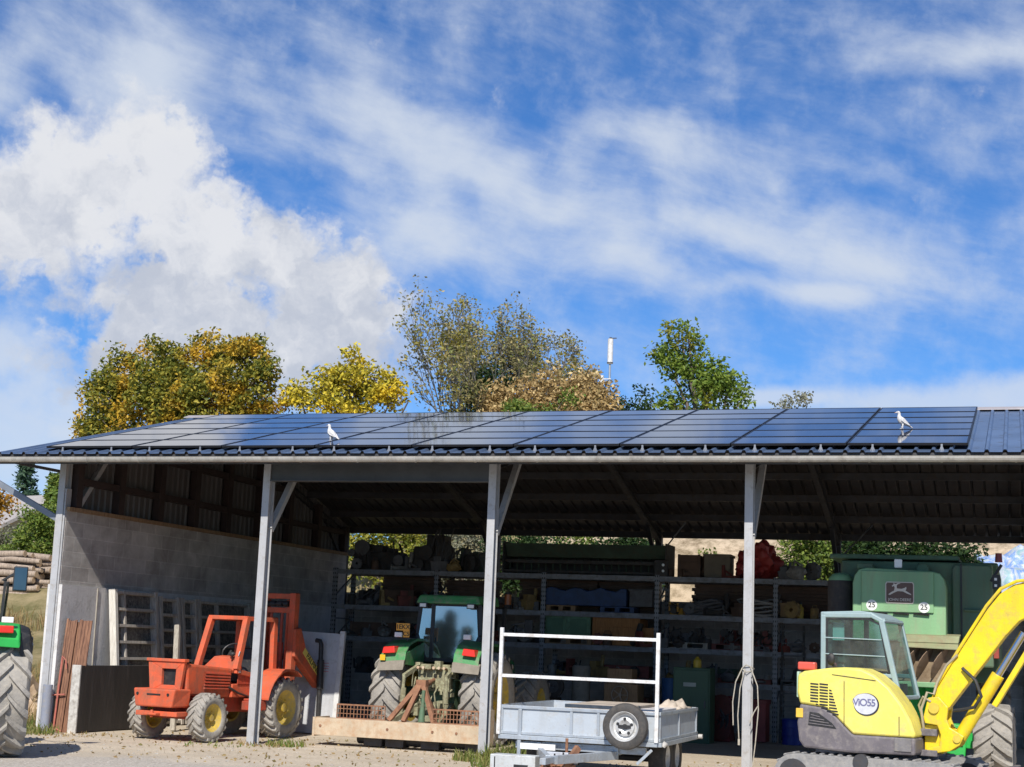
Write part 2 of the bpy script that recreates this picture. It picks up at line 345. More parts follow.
def dirdeg(px, py):
    d = ray(px, py).normalized(); return math.degrees(math.atan2(d.x, d.y)), math.degrees(math.asin(d.z))
def build_world():
    """Nishita sky with three kinds of cloud laid out by compass bearing and height above the horizon"""
    w = bpy.data.worlds.new('World'); SC.world = w; w.use_nodes = True
    nt = w.node_tree; N = nt.nodes; L = nt.links; N.clear()
    out = N.new('ShaderNodeOutputWorld'); bg = N.new('ShaderNodeBackground'); L.new(bg.outputs[0], out.inputs[0])
    bg.inputs['Strength'].default_value = SKY_STRENGTH
    sky = N.new('ShaderNodeTexSky'); sky.sky_type = 'NISHITA'; sky.sun_disc = False
    sky.sun_elevation = R_(SUN_EL); sky.sun_rotation = R_(SUN_AZ); sky.altitude = 900; sky.air_density = 1.0; sky.dust_density = 0.2; sky.ozone_density = 3.0
    tc = N.new('ShaderNodeTexCoord'); sep = N.new('ShaderNodeSeparateXYZ'); L.new(tc.outputs['Generated'], sep.inputs[0])
    az = mathn(N, L, 'MULTIPLY', mathn(N, L, 'ARCTAN2', sep.outputs[0], sep.outputs[1]), 180/math.pi)
    el = mathn(N, L, 'MULTIPLY', mathn(N, L, 'ARCSINE', sep.outputs[2]), 180/math.pi)
    cmb = N.new('ShaderNodeCombineXYZ'); L.new(az, cmb.inputs[0]); L.new(el, cmb.inputs[1]); ae = cmb.outputs[0]
    def warp(scale, amt, detail=3):
        nw = noise_n(N, L, ae, scale, detail, 0.6)
        vs = N.new('ShaderNodeVectorMath'); vs.operation = 'SUBTRACT'; L.new(nw.outputs['Color'], vs.inputs[0]); vs.inputs[1].default_value = (0.5, 0.5, 0.5)
        vm = N.new('ShaderNodeVectorMath'); vm.operation = 'SCALE'; L.new(vs.outputs[0], vm.inputs[0]); vm.inputs['Scale'].default_value = amt
        va = N.new('ShaderNodeVectorMath'); va.operation = 'ADD'; L.new(ae, va.inputs[0]); L.new(vm.outputs[0], va.inputs[1]); return va.outputs[0]
    wp = warp(0.13, 5.0, 2); wq = warp(0.10, 2.0, 1); wc = warp(0.5, 2.6, 5)
    def ell(px, py, rx, ry, ang, vec, wt=1.0):
        a0, e0 = dirdeg(px, py)
        mp = N.new('ShaderNodeMapping'); mp.vector_type = 'TEXTURE'; mp.inputs['Location'].default_value = (a0, e0, 0); mp.inputs['Rotation'].default_value = (0, 0, R_(ang)); mp.inputs['Scale'].default_value = (rx/26.8, ry/26.8, 1)
        L.new(vec, mp.inputs['Vector']); g = N.new('ShaderNodeTexGradient'); g.gradient_type = 'SPHERICAL'; L.new(mp.outputs[0], g.inputs['Vector'])
        return g.outputs['Fac']
    def mx(vals):
        o = vals[0]
        for v in vals[1:]: o = mathn(N, L, 'SMOOTH_MAX', o, v, 0.2)
        return o
    def sstep(v, a, b):
        m = N.new('ShaderNodeMapRange'); m.interpolation_type = 'SMOOTHSTEP'; L.new(v, m.inputs[0]); m.inputs[1].default_value = a; m.inputs[2].default_value = b
        return m.outputs[0]
    # heaped cloud
    cum = [ell(*e[:5], wc) for e in [(148, 165, 105, 105, 0), (75, 190, 150, 120, 0), (30, 215, 140, 110, 0), (205, 240, 165, 105, -20), (285, 265, 120, 80, -25), (335, 305, 145, 105, -15), (195, 300, 205, 125, 0),
                                 (290, 350, 200, 90, 0), (170, 355, 190, 85, 0)]]
    n1 = noise_n(N, L, ae, 0.34, 7, 0.6, 0.1)
    v1 = N.new('ShaderNodeTexVoronoi'); v1.inputs['Scale'].default_value = 0.6; v1.inputs['Detail'].default_value = 3.0; v1.inputs['Roughness'].default_value = 0.6; L.new(wc, v1.inputs['Vector'])
    puff = mathn(N, L, 'SUBTRACT', mathn(N, L, 'MULTIPLY', mathn(N, L, 'SUBTRACT', n1.outputs['Fac'], 0.5), 0.85), mathn(N, L, 'MULTIPLY', mathn(N, L, 'SUBTRACT', v1.outputs['Distance'], 0.35), 0.32))
    cmask = mathn(N, L, 'MULTIPLY', sstep(mathn(N, L, 'ADD', mathn(N, L, 'MULTIPLY', mx(cum), 1.4), puff), 0.06, 0.62), 0.95)
    # pale veil low on the left, bank of cloud low on the right
    low = [ell(*e[:5], ae) for e in [(940, 402, 240, 26, 1), (1060, 395, 180, 34, 0), (790, 398, 120, 16, 0), (10, 430, 170, 90, 0), (-30, 345, 110, 60, 0)]]
    n3 = noise_n(N, L, ae, 0.5, 5, 0.6)
    lmask = mathn(N, L, 'MULTIPLY', sstep(mathn(N, L, 'ADD', mx(low), mathn(N, L, 'MULTIPLY', mathn(N, L, 'SUBTRACT', n3.outputs['Fac'], 0.5), 1.2)), 0.0, 0.75), 0.72)
    # high streaked cloud, drawn out from upper left to lower right
    cir = [ell(*e[:5], wp) for e in [(150, 75, 330, 95, -4), (60, 60, 200, 110, 0, 1.1), (400, 120, 250, 75, -16), (540, 180, 240, 85, -18), (440, 235, 230, 80, -8), (600, 245, 220, 60, -8), (740, 225, 230, 60, -12),
                                 (890, 262, 210, 42, -8), (800, 290, 240, 26, -2), (640, 150, 190, 60, -4), (960, 40, 200, 50, -10)]]
    def streaks(scale, sx, sy, ang, detail=7, rough=0.62, dist=0.12):
        r = N.new('ShaderNodeVectorRotate'); r.rotation_type = 'Z_AXIS'; r.inputs['Angle'].default_value = R_(ang); L.new(wq, r.inputs['Vector'])
        mp = N.new('ShaderNodeMapping'); mp.inputs['Scale'].default_value = (sx, sy, 1); L.new(r.outputs[0], mp.inputs[0])
        return noise_n(N, L, mp.outputs[0], scale, detail, rough, dist).outputs['Fac']
    s1 = noise_n(N, L, wp, 0.20, 8, 0.60, 0.0).outputs['Fac']; s2 = streaks(0.55, 0.42, 1.05, 18); s5 = streaks(0.9, 0.22, 1.2, 12)
    st = mathn(N, L, 'ADD', mathn(N, L, 'ADD', mathn(N, L, 'MULTIPLY', s1, 0.50), mathn(N, L, 'MULTIPLY', s2, 0.34)), mathn(N, L, 'MULTIPLY', s5, 0.16))
    cf = mathn(N, L, 'ADD', mathn(N, L, 'MULTIPLY', mx(cir), 1.15), mathn(N, L, 'MULTIPLY', mathn(N, L, 'SUBTRACT', st, 0.5), 3.4))
    ci = mathn(N, L, 'MULTIPLY', sstep(cf, -0.22, 1.25), 0.88)
    s3 = streaks(0.3, 0.35, 1.0, 20)
    ci = mathn(N, L, 'MAXIMUM', ci, mathn(N, L, 'MULTIPLY', sstep(s3, 0.48, 0.75), 0.10))
    # thicker parts of the heap go grey, its sunlit crown stays white
    n4 = noise_n(N, L, wc, 0.45, 4, 0.6)
    shade = sstep(mathn(N, L, 'ADD', el, mathn(N, L, 'MULTIPLY', mathn(N, L, 'SUBTRACT', n4.outputs['Fac'], 0.5), 26.0)), 7.5, 18.0)
    ccol = mixc(N, L, shade, CLOUD_LOW, CLOUD_HI)
    c = mixc(N, L, 1.0, sky.outputs[0], SKY_TINT, 'MULTIPLY')
    c = mixc(N, L, ci, c, CLOUD_HI2)
    c = mixc(N, L, lmask, c, CLOUD_HI2)
    c = mixc(N, L, cmask, c, ccol)
    L.new(c, bg.inputs['Color'])
SKY_STRENGTH = 0.085
SKY_TINT = (0.50, 0.90, 1.36)
CLOUD_LOW, CLOUD_HI, CLOUD_HI2 = (5.7, 6.1, 7.0), (8.5, 8.6, 8.9), (7.0, 7.7, 8.8)
build_world()

# ------------------------------------------------------------------ ground
def sstepf(a, b, x):
    t = min(1, max(0, (x-a)/(b-a))); return t*t*(3-2*t)
def pw(tab, y):
    if y <= tab[0][0]: return tab[0][1]
    for (a, ha), (b, hb) in zip(tab, tab[1:]):
        if y <= b: return ha+(hb-ha)*(y-a)/(b-a)
    return tab[-1][1]
def terr(x, y):
    l = pw([(0, 0), (3, 0.25), (7, 0.6), (10, 1.0), (13, 2.0), (16, 2.9), (19, 3.2), (30, 4.2), (60, 6.5), (200, 10), (900, 12)], y)
    r = pw([(13.6, 0), (15, 1.4), (17, 4.0), (18.5, 5.0), (22, 5.7), (30, 6.6), (60, 9), (200, 11), (900, 13)], y)
    k = sstepf(-10.6, -13.5, x)
    h = r*(1-k)+l*k
    if h > 0.05: h += (noise.noise(Vector((x*0.35, y*0.35, 0)))*0.28+noise.noise(Vector((x*1.1, y*1.1, 3)))*0.12)*min(1, h)
    flat = 0.018*noise.noise(Vector((x*0.7, y*0.7, 9)))
    return h+flat*(0.3 if -10.3 < x < 15 and y > -1 else 1)
def axis_vals(lo, mid0, mid1, hi, fine, growth=1.22):
    v = []; x = mid0
    while x < mid1: v.append(x); x += fine
    v.append(mid1); st = fine; x = mid1
    while x < hi: st *= growth; x += st; v.append(min(x, hi))
    st = fine; x = mid0; pre = []
    while x > lo: st *= growth; x -= st; pre.append(max(x, lo))
    return pre[::-1]+v
gx = axis_vals(-900, -34, 18, 900, 0.45); gy = axis_vals(-300, -12, 26, 1500, 0.4)
gv = [(x, y, terr(x, y)) for y in gy for x in gx]; nx = len(gx)
gf = [(j*nx+i, j*nx+i+1, (j+1)*nx+i+1, (j+1)*nx+i) for j in range(len(gy)-1) for i in range(nx-1)]
def ground_material():
    m = bpy.data.materials.new('farmyard_gravel'); nt, N, L, P = nodes_of(m)
    ge = N.new('ShaderNodeNewGeometry'); pos = ge.outputs['Position']; sp = N.new('ShaderNodeSeparateXYZ'); L.new(pos, sp.inputs[0])
    a = noise_n(N, L, pos, 0.5, 6, 0.6); r1 = ramp(N, (0.44, 0.36, 0.26), (0.66, 0.56, 0.43), 0.35, 0.65); L.new(a.outputs['Fac'], r1.inputs[0])
    g = noise_n(N, L, pos, 16, 6, 0.75); r2 = ramp(N, (0.34, 0.29, 0.225), (0.70, 0.62, 0.50), 0.36, 0.66); L.new(g.outputs['Fac'], r2.inputs[0])
    rt = noise_n(N, L, pos, 0.35, 3, 0.5); wv = N.new('ShaderNodeTexWave'); wv.inputs['Scale'].default_value = 0.42; wv.inputs['Distortion'].default_value = 3.5; wv.inputs['Detail'].default_value = 3; wv.bands_direction = 'Y'; L.new(pos, wv.inputs['Vector'])
    base = mixc(N, L, 0.45, r1.outputs[0], r2.outputs[0]); base = mixc(N, L, mathn(N, L, 'MULTIPLY', wv.outputs['Fac'], 0.22), base, (0.40, 0.34, 0.27))
    # worn wheel-track band of grey chippings
    b = noise_n(N, L, pos, 0.9, 6, 0.65); 
    band = mathn(N, L, 'ADD', mathn(N, L, 'MULTIPLY_ADD', sp.outputs[1], -0.45, -1.9), mathn(N, L, 'MULTIPLY', b.outputs['Fac'], 1.4))
    rb = ramp(N, (0, 0, 0), (1, 1, 1), 0.2, 0.7); L.new(band, rb.inputs[0])
    vo = N.new('ShaderNodeTexVoronoi'); vo.inputs['Scale'].default_value = 38; L.new(pos, vo.inputs['Vector'])
    rg = ramp(N, (0.27, 0.25, 0.225), (0.55, 0.51, 0.46), 0.1, 0.9); L.new(vo.outputs['Color'], rg.inputs[0])
    base = mixc(N, L, mathn(N, L, 'MULTIPLY', rb.outputs[0], 0.75), base, rg.outputs[0])
    # straw and dead leaves
    s = noise_n(N, L, pos, 5, 8, 0.75); rs = ramp(N, (0, 0, 0), (1, 1, 1), 0.58, 0.66); L.new(s.outputs['Fac'], rs.inputs[0])
    base = mixc(N, L, mathn(N, L, 'MULTIPLY', rs.outputs[0], 0.5), base, (0.40, 0.24, 0.10))
    # rough grass and bare earth on the banks
    e = noise_n(N, L, pos, 0.8, 7, 0.7); re = ramp(N, (0.11, 0.105, 0.04), (0.34, 0.265, 0.15), 0.40, 0.60); L.new(e.outputs['Fac'], re.inputs[0])
    e2 = noise_n(N, L, pos, 9, 5, 0.8); bank = mixc(N, L, 0.35, re.outputs[0], mixc(N, L, e2.outputs['Fac'], (0.03, 0.045, 0.012), (0.34, 0.27, 0.14)))
    # bare pale cut behind the shed
    ec = ramp(N, (0.17, 0.125, 0.08), (0.58, 0.46, 0.33), 0.36, 0.58); L.new(noise_n(N, L, pos, 2.6, 8, 0.75).outputs['Fac'], ec.inputs[0]); cut = ec.outputs[0]
    cx = N.new('ShaderNodeMapRange'); cx.interpolation_type = 'SMOOTHSTEP'; L.new(sp.outputs[0], cx.inputs[0]); cx.inputs[1].default_value = -7.5; cx.inputs[2].default_value = -5.5
    bank = mixc(N, L, mathn(N, L, 'MULTIPLY', cx.outputs[0], mathn(N, L, 'MULTIPLY_ADD', e.outputs['Fac'], 0.6, 0.45)), bank, cut)
    hz = N.new('ShaderNodeMapRange'); L.new(mathn(N, L, 'ADD', sp.outputs[2], mathn(N, L, 'MULTIPLY', b.outputs['Fac'], 0.5)), hz.inputs[0]); hz.inputs[1].default_value = 0.35; hz.inputs[2].default_value = 0.75
    base = mixc(N, L, hz.outputs[0], base, bank)
    L.new(base, P.inputs['Base Color']); P.inputs['Roughness'].default_value = 0.95; P.inputs['Specular IOR Level'].default_value = 0.15
    bp = N.new('ShaderNodeBump'); bp.inputs['Strength'].default_value = 0.45; bp.inputs['Distance'].default_value = 0.03
    L.new(mathn(N, L, 'ADD', g.outputs['Fac'], mathn(N, L, 'MULTIPLY', vo.outputs['Distance'], 0.5)), bp.inputs['Height']); L.new(bp.outputs[0], P.inputs['Normal'])
    return m
ground = raw('ground', gv, gf, ground_material(), smooth=True); struct(ground)

# ------------------------------------------------------------------ the open shed
PX = [-10.106, -5.997, -1.877, 2.349, 6.52, 10.69]
XL, XR = -11.05, 12.2
RY, EY, BY = 5.86, -0.88, 12.95
SL = 0.245
def zs(y):   # roof sheet, underside
    return 4.80+(y-EY)*SL if y <= RY else 4.80+(RY-EY)*SL-(y-RY)*0.262
shed = thing('farm_shed', 'long open-fronted steel farm shed with solar panels covering its roof', 'shed')
# roof sheets with folded ribs
def roof_sheet(ya, yb, off, mat, name):
    xs = []; x = XL
    while x < XR:
        xs += [(x, 0), (x+0.17, 0), (x+0.19, 0.038), (x+0.225, 0.038), (x+0.245, 0)]; x += 0.25
    n = len(xs); vs = []; K = 7
    for k in range(K):
        y = ya+(yb-ya)*k/(K-1)
        vs += [(a, y, zs(y)+off+h) for a, h in xs]
    fs = [(k*n+i, k*n+i+1, (k+1)*n+i+1, (k+1)*n+i) for k in range(K-1) for i in range(n-1)]
    return raw(name, vs, fs, mat, shed)
def roof_mat(name, c, rough):
    m = M(name, c, rough, 0.25, 0.2, 1.2, dirt=(0.10, 0.10, 0.10), dirt_amt=0.2, bump=0.05)
    return m
slate = roof_mat('roof_steel_slate', (0.115, 0.17, 0.275), 0.34)
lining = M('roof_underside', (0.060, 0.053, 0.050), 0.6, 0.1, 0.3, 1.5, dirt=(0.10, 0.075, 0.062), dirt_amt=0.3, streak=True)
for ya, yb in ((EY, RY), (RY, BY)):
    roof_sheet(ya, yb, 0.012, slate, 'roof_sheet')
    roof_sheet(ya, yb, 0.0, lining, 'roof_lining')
zr = zs(RY)
ridge_mat = M('ridge_flashing', (0.42, 0.38, 0.37), 0.5, 0.2, 0.15, 2)
b = MB()
b.prism([(RY-0.20, zr+0.015), (RY, zr+0.085), (RY+0.20, zr+0.01), (RY+0.20, zr-0.0), (RY, zr+0.07), (RY-0.20, zr+0.0)], 'x', XL, XR)
b.build('ridge_cap', ridge_mat, shed)
# gutter along the eave
b = MB(); pr = []
for k in range(9):
    a = math.pi*k/8; pr.append((EY-0.045-0.062*math.cos(a), 4.745-0.085*math.sin(a)))
pr_in = [(y*1.0+(0.006 if y < EY-0.045 else -0.006), z+0.006) for y, z in pr]
b.prism([(EY-0.115, 4.752)]+pr+[(EY+0.02, 4.75)]+pr_in[::-1], 'x', XL-0.25, XR)
x = XL
while x < XR:
    b.prism([(EY-0.045-0.066*math.cos(math.pi*k/8), 4.743-0.089*math.sin(math.pi*k/8)) for k in range(9)], 'x', x, x+0.03); x += 1.02
gut = b.build('gutter', M('gutter_zinc', (0.44, 0.42, 0.38), 0.45, 0.35, 0.2, 2, dirt=(0.22, 0.2, 0.17), dirt_amt=0.35), shed)
b = MB(); b.box(XL, XR, EY+0.035, EY+0.055, 4.64, zs(EY+0.055)-0.002)
b.build('eave_light_stop', darksteel, shed)  # added behind the gutter to stop sun leaking under the roof edge
# downpipe from the gutter end to the corner post
b = MB(); b.bar((-10.17, 0.1, 3.74), (-13.6, 0.1, 5.40), 0.07, 0.10); b.build('strut', M('strut_grey', (0.20, 0.22, 0.25), 0.5, 0.3, 0.15, 3), shed)
b = MB(); b.box(-13.68, -13.54, 0.03, 0.17, -0.1, 5.6); b.build('post', postm, shed)
b = MB(); b.cyl((-9.93, -0.14, 0), (-9.93, -0.14, 0.82), 0.085, 0.085, 16)
b.build('drain_pipe', M('pvc_grey', (0.24, 0.26, 0.32), 0.5, 0, 0.1, 3, dirt=(0.3, 0.27, 0.22)), shed, smooth=True)
# columns
for i, x in enumerate(PX):
    b = MB(); zt = zs(0.1)-0.05
    b.box(x-0.065, x+0.065, 0, 0.014, -0.05, zt); b.box(x-0.065, x+0.065, 0.186, 0.2, -0.05, zt); b.box(x-0.006, x+0.006, 0.014, 0.186, -0.05, zt)
    b.box(x-0.11, x+0.11, -0.05, 0.25, -0.02, 0.015)
    if i == 0: b.box(x+0.066, x+0.10, 0.02, 0.18, 0, 4.3)
    b.build('post', postm, shed)
    b = MB(); b.bar((x+0.02, 0.2, 3.62), (x+0.02, 1.35, zs(1.35)-0.33), 0.10, 0.10); b.build('knee_brace', postm, shed)
    b = MB()
    for ya, yb in ((0.2, RY), (RY, 12.6)):
        za, zb = zs(ya)-0.20, zs(yb)-0.20
        for dz in (-0.14, 0.005):
            b.bar((x, ya, za+dz-0.03), (x, yb, zb+dz-0.03), 0.12, 0.012)
        b.bar((x, ya, za-0.10), (x, yb, zb-0.10), 0.008, 0.14)
    b.build('rafter', darksteel, shed)
    b = MB(); b.box(x-0.07, x+0.07, 12.42, 12.6, 0, zs(12.5)-0.08); b.bar((x, 12.4, 3.7), (x, 11.2, zs(11.2)-0.35), 0.09, 0.09)
    b.build('rear_post', darksteel, shed)
for y in (-0.55, 0.75, 2.05, 3.35, 4.65, 5.6, 6.3, 7.6, 8.9, 10.2, 11.5, 12.7):
    b = MB(); z = zs(y)-0.012
    b.box(XL+0.1, XR-0.1, y-0.03, y+0.03, z-0.15, z-0.008*0)
    b.build('purlin', darksteel, shed)
b = MB(); b.box(PX[1]+0.066, PX[2]-0.066, 0.03, 0.15, 4.47, 4.80); b.box(PX[1]+0.066, PX[2]-0.066, -0.01, 0.19, 4.45, 4.47)
b.build('door_beam', M('beam_dark', (0.07, 0.075, 0.08), 0.55, 0.2, 0.2, 2), shed)
b = MB(); b.bar((PX[0]-0.9, -0.7, zs(-0.7)-0.10), (PX[0]-0.02, 0.1, 4.60), 0.05, 0.05); b.build('verge_bracket', darksteel, shed)
# roof bracing rods
b = MB()
for (xa, xb) in ((PX[2], PX[3]), (PX[3], PX[4])):
    b.cyl((xa+0.1, 12.3, 4.1), (xa+0.9, 11.2, zs(11.2)-0.3), 0.018, None, 6); b.cyl((xb+0.1, 12.3, 4.1), (xb+0.9, 11.2, zs(11.2)-0.3), 0.018, None, 6)
b.build('brace_rod', galv, shed)
# end wall: cast concrete below, blockwork above
def block_mat():
    m = bpy.data.materials.new('concrete_blockwork'); nt, N, L, P = nodes_of(m)
    tc = N.new('ShaderNodeTexCoord'); sp = N.new('ShaderNodeSeparateXYZ'); L.new(tc.outputs['Object'], sp.inputs[0])
    cb = N.new('ShaderNodeCombineXYZ'); L.new(mathn(N, L, 'ADD', sp.outputs[0], sp.outputs[1]), cb.inputs[0]); L.new(sp.outputs[2], cb.inputs[1])
    br = N.new('ShaderNodeTexBrick'); br.inputs['Scale'].default_value = 1.0; br.inputs['Brick Width'].default_value = 0.55; br.inputs['Row Height'].default_value = 0.265
    br.inputs['Mortar Size'].default_value = 0.012; br.inputs['Color1'].default_value = (0.36, 0.34, 0.32, 1); br.inputs['Color2'].default_value = (0.47, 0.45, 0.425, 1); br.inputs['Mortar'].default_value = (0.52, 0.50, 0.475, 1)
    br.inputs['Bias'].default_value = 0.1; L.new(cb.outputs[0], br.inputs['Vector'])
    n = noise_n(N, L, tc.outputs['Object'], 1.3, 8, 0.72, 0.4); r = ramp(N, (0.62, 0.60, 0.58), (1.22, 1.21, 1.20), 0.32, 0.68); L.new(n.outputs['Fac'], r.inputs[0])
    c = mixc(N, L, 1.0, br.outputs['Color'], r.outputs[0], 'MULTIPLY'); L.new(c, P.inputs['Base Color']); P.inputs['Roughness'].default_value = 0.9
    bp = N.new('ShaderNodeBump'); bp.inputs['Strength'].default_value = 0.6; bp.inputs['Distance'].default_value = 0.02; L.new(mathn(N, L, 'ADD', mathn(N, L, 'MULTIPLY', br.outputs['Fac'], 1.5), mathn(N, L, 'MULTIPLY', n.outputs['Fac'], 0.5)), bp.inputs['Height']); bp.invert = True; L.new(bp.outputs[0], P.inputs['Normal'])
    return m
blockm = block_mat()
concm = M('cast_concrete', (0.60, 0.585, 0.57), 0.9, 0, 0.12, 1.5, dirt=(0.38, 0.36, 0.33), dirt_amt=0.3, bump=0.3)
MB().box(-10.22, -10.0, 0.06, 12.4, 2.58, 3.9).build('block_wall', blockm, shed)
b = MB(); b.box(-10.24, -9.94, 0.04, 2.02, -0.05, 2.58); b.box(-10.24, -9.94, 2.04, 6.4, -0.05, 2.575); b.box(-10.24, -9.94, 6.42, 12.4, -0.05, 2.575)
b.build('concrete_footing', concm, shed)
b = MB(); b.bar((-9.928, 1.18, 1.1), (-9.928, 1.16, 2.56), 0.022, 0.02, side=(1, 0, 0)); b.build('wall_joint_strip', palew, shed)
b = MB(); b.box(-10.0, -9.93, 0.05, 12.4, 3.9, 3.97); b.build('wall_plate', crate_w, shed)
MB().box(XL+0.9, XR, 12.62, 12.82, -0.05, 2.98).build('concrete_wall', blockm, shed)
# gable cladding with girts
clad = M('gable_cladding', (0.10, 0.092, 0.088), 0.55, 0.1, 0.2, 1.5, dirt=(0.08, 0.065, 0.06), dirt_amt=0.35, streak=True)
vs = []; fs = []; y = 0.1; prof = []
while y < 12.5:
    prof += [(y, 0), (y+0.13, 0), (y+0.15, 0.03), (y+0.18, 0.03), (y+0.20, 0)]; y += 0.20
for yy, h in prof: vs += [(-10.13+h, yy, 3.88), (-10.13+h, yy, zs(yy)-0.02)]
fs = [(2*i, 2*i+2, 2*i+3, 2*i+1) for i in range(len(prof)-1)]
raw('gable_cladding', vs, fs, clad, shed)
for yv in (0.35, 1.75, 3.2, 4.6, 6.0, 7.5, 9.0, 10.6, 12.2):
    b = MB(); b.box(-10.09, -9.94, yv-0.09, yv+0.09, 3.98, zs(yv)-0.18); b.build('girt_post', darkgirt, shed)
for z in (4.47, 5.2):
    for (ya, yb) in ((0.44, 1.66), (1.84, 3.11), (3.29, 4.51), (4.69, 5.91), (6.09, 7.41), (7.59, 8.91), (9.09, 10.51), (10.69, 12.11)):
        if z+0.3 > zs(max(ya, 0.1)) or z+0.3 > zs(yb): continue
        b = MB(); b.box(-10.085, -9.96, ya, yb, z-0.06, z+0.06); b.build('girt', darkgirt, shed)
# ---- solar panels: nine across, six up
PW, PH = 1.75, 1.05
X0, PYB, PZB = -10.0966, -0.60, 4.985
def panel_glass():
    m = bpy.data.materials.new('solar_glass'); nt, N, L, P = nodes_of(m)
    tc = N.new('ShaderNodeTexCoord'); br = N.new('ShaderNodeTexBrick'); br.offset = 0.0; br.inputs['Scale'].default_value = 1.0
    br.inputs['Brick Width'].default_value = 0.1725; br.inputs['Row Height'].default_value = 0.1717; br.inputs['Mortar Size'].default_value = 0.0035
    br.inputs['Color1'].default_value = (0.006, 0.010, 0.030, 1); br.inputs['Color2'].default_value = (0.008, 0.013, 0.040, 1); br.inputs['Mortar'].default_value = (0.03, 0.035, 0.05, 1)
    L.new(tc.outputs['Object'], br.inputs['Vector']); L.new(br.outputs['Color'], P.inputs['Base Color'])
    n = noise_n(N, L, tc.outputs['Object'], 3, 5, 0.6)
    L.new(mathn(N, L, 'MULTIPLY_ADD', n.outputs['Fac'], 0.05, 0.02), P.inputs['Roughness'])
    P.inputs['IOR'].default_value = 1.55; P.inputs['Specular IOR Level'].default_value = 0.5
    return m
pg = panel_glass(); pframe = M('panel_frame_black', (0.02, 0.02, 0.022), 0.4, 0.5, 0.1, 5, bump=0)
pitch = math.atan(SL)
def panel_proto():
    b = MB(); w, h, t = (PW-0.02)/2, (PH-0.022)/2, 0.036
    for x0, x1, y0, y1 in ((-w, w, -h, -h+0.022), (-w, w, h-0.022, h), (-w, -w+0.022, -h+0.022, h-0.022), (w-0.022, w, -h+0.022, h-0.022)): b.box(x0, x1, y0, y1, 0, t)
    o = b.build('solar_panel', pframe, shed)
    g = MB().box(-w+0.022, w-0.022, -h+0.022, h-0.022, 0.010, t-0.004).build('panel_glass', pg, o)
    return o, g
po, pgl = panel_proto(); first = True
for r in range(6):
    for c in range(9):
        if first: o, g = po, pgl; first = False
        else:
            o = po.copy(); COL.objects.link(o); o.parent = shed; g = pgl.copy(); COL.objects.link(g); g.parent = o
        t = (r+0.5)*PH*6.1/6
        o.location = (X0+(c+0.5)*PW, PYB+t*math.cos(pitch), PZB-0.036+t*math.sin(pitch))
        o.rotation_euler = (pitch+rnd(-0.0035, 0.0035), rnd(-0.003, 0.003), 0)
cl = MB(); cl.box(-0.014, 0.014, -0.03, -0.015, -0.10, 0.0); cl.bar((0.035, -0.025, -0.11), (0.0, -0.025, -0.02), 0.012, 0.012); cl.bar((-0.035, -0.025, -0.11), (0.0, -0.025, -0.02), 0.012, 0.012)
clo = cl.build('panel_clamp', M('clamp_alloy', (0.22, 0.23, 0.25), 0.5, 0.4), shed)
for c in range(9):
    for k, dx in enumerate((0.38, 1.37)):
        o = clo if c == 0 and k == 0 else clo.copy()
        if o is not clo: COL.objects.link(o); o.parent = shed
        o.location = (X0+c*PW+dx, PYB-0.005, PZB-0.02)
def on_panel(px, py):
    """point on the plane of the panels under a pixel"""
    n = Vector((0, -math.sin(pitch), math.cos(pitch))); p0 = Vector((0, PYB, PZB)); d = ray(px, py)
    return CAM+d*((p0-CAM).dot(n)/d.dot(n))
# ------------------------------------------------------------------ orange forklift
fk = thing('forklift', 'old orange rough-terrain forklift with small front wheels, yellow rims and an open cab frame', 'forklift', (-7.26, 0.97, 0), R_(-8))
for s in (-1, 1):
    wheel(fk, (s*0.62, -0.98, 0.41), 0.41, 0.30, 0.235, rubberg, yellowrim, s, 18, 0.03, 1, spin=0.4*s)
    wheel(fk, (s*0.60, 1.15, 0.54), 0.54, 0.38, 0.315, rubberg, yellowrim, s, 20, 0.04, 1, spin=0.1)
b = MB(); b.box(-0.24, 0.24, -1.35, 1.7, 0.46, 0.76); b.box(-0.50, 0.50, -1.06, -0.90, 0.36, 0.48); b.box(-0.50, 0.50, 1.05, 1.25, 0.42, 0.62)
b.prism([(-1.2, 0.5), (-0.5, 0.62), (-0.5, 0.8), (-1.2, 0.62)], 'x', 0.24, 0.34)
b.build('chassis', orangedk, fk, 0.012)
b = MB(); b.hexa([(-0.34, -1.20, 0.76), (0.34, -1.20, 0.76), (0.34, 0.0, 0.72), (-0.34, 0.0, 0.72)], [(-0.36, -1.28, 1.30), (0.36, -1.28, 1.30), (0.37, 0.0, 1.22), (-0.37, 0.0, 1.22)])
hood = b.build('hood', orange, fk, 0.04)
b = MB()
for k in range(6): b.hexa([(0.362, -0.80+k*0.006, 0.88+k*0.052), (0.384, -0.79, 0.875+k*0.052), (0.384, -0.06, 0.86+k*0.05), (0.362, -0.06, 0.865+k*0.05)], [(0.362, -0.80, 0.912+k*0.052), (0.372, -0.79, 0.90+k*0.052), (0.372, -0.06, 0.885+k*0.05), (0.362, -0.06, 0.895+k*0.05)])
b.build('side_louvre', orangedk, hood)
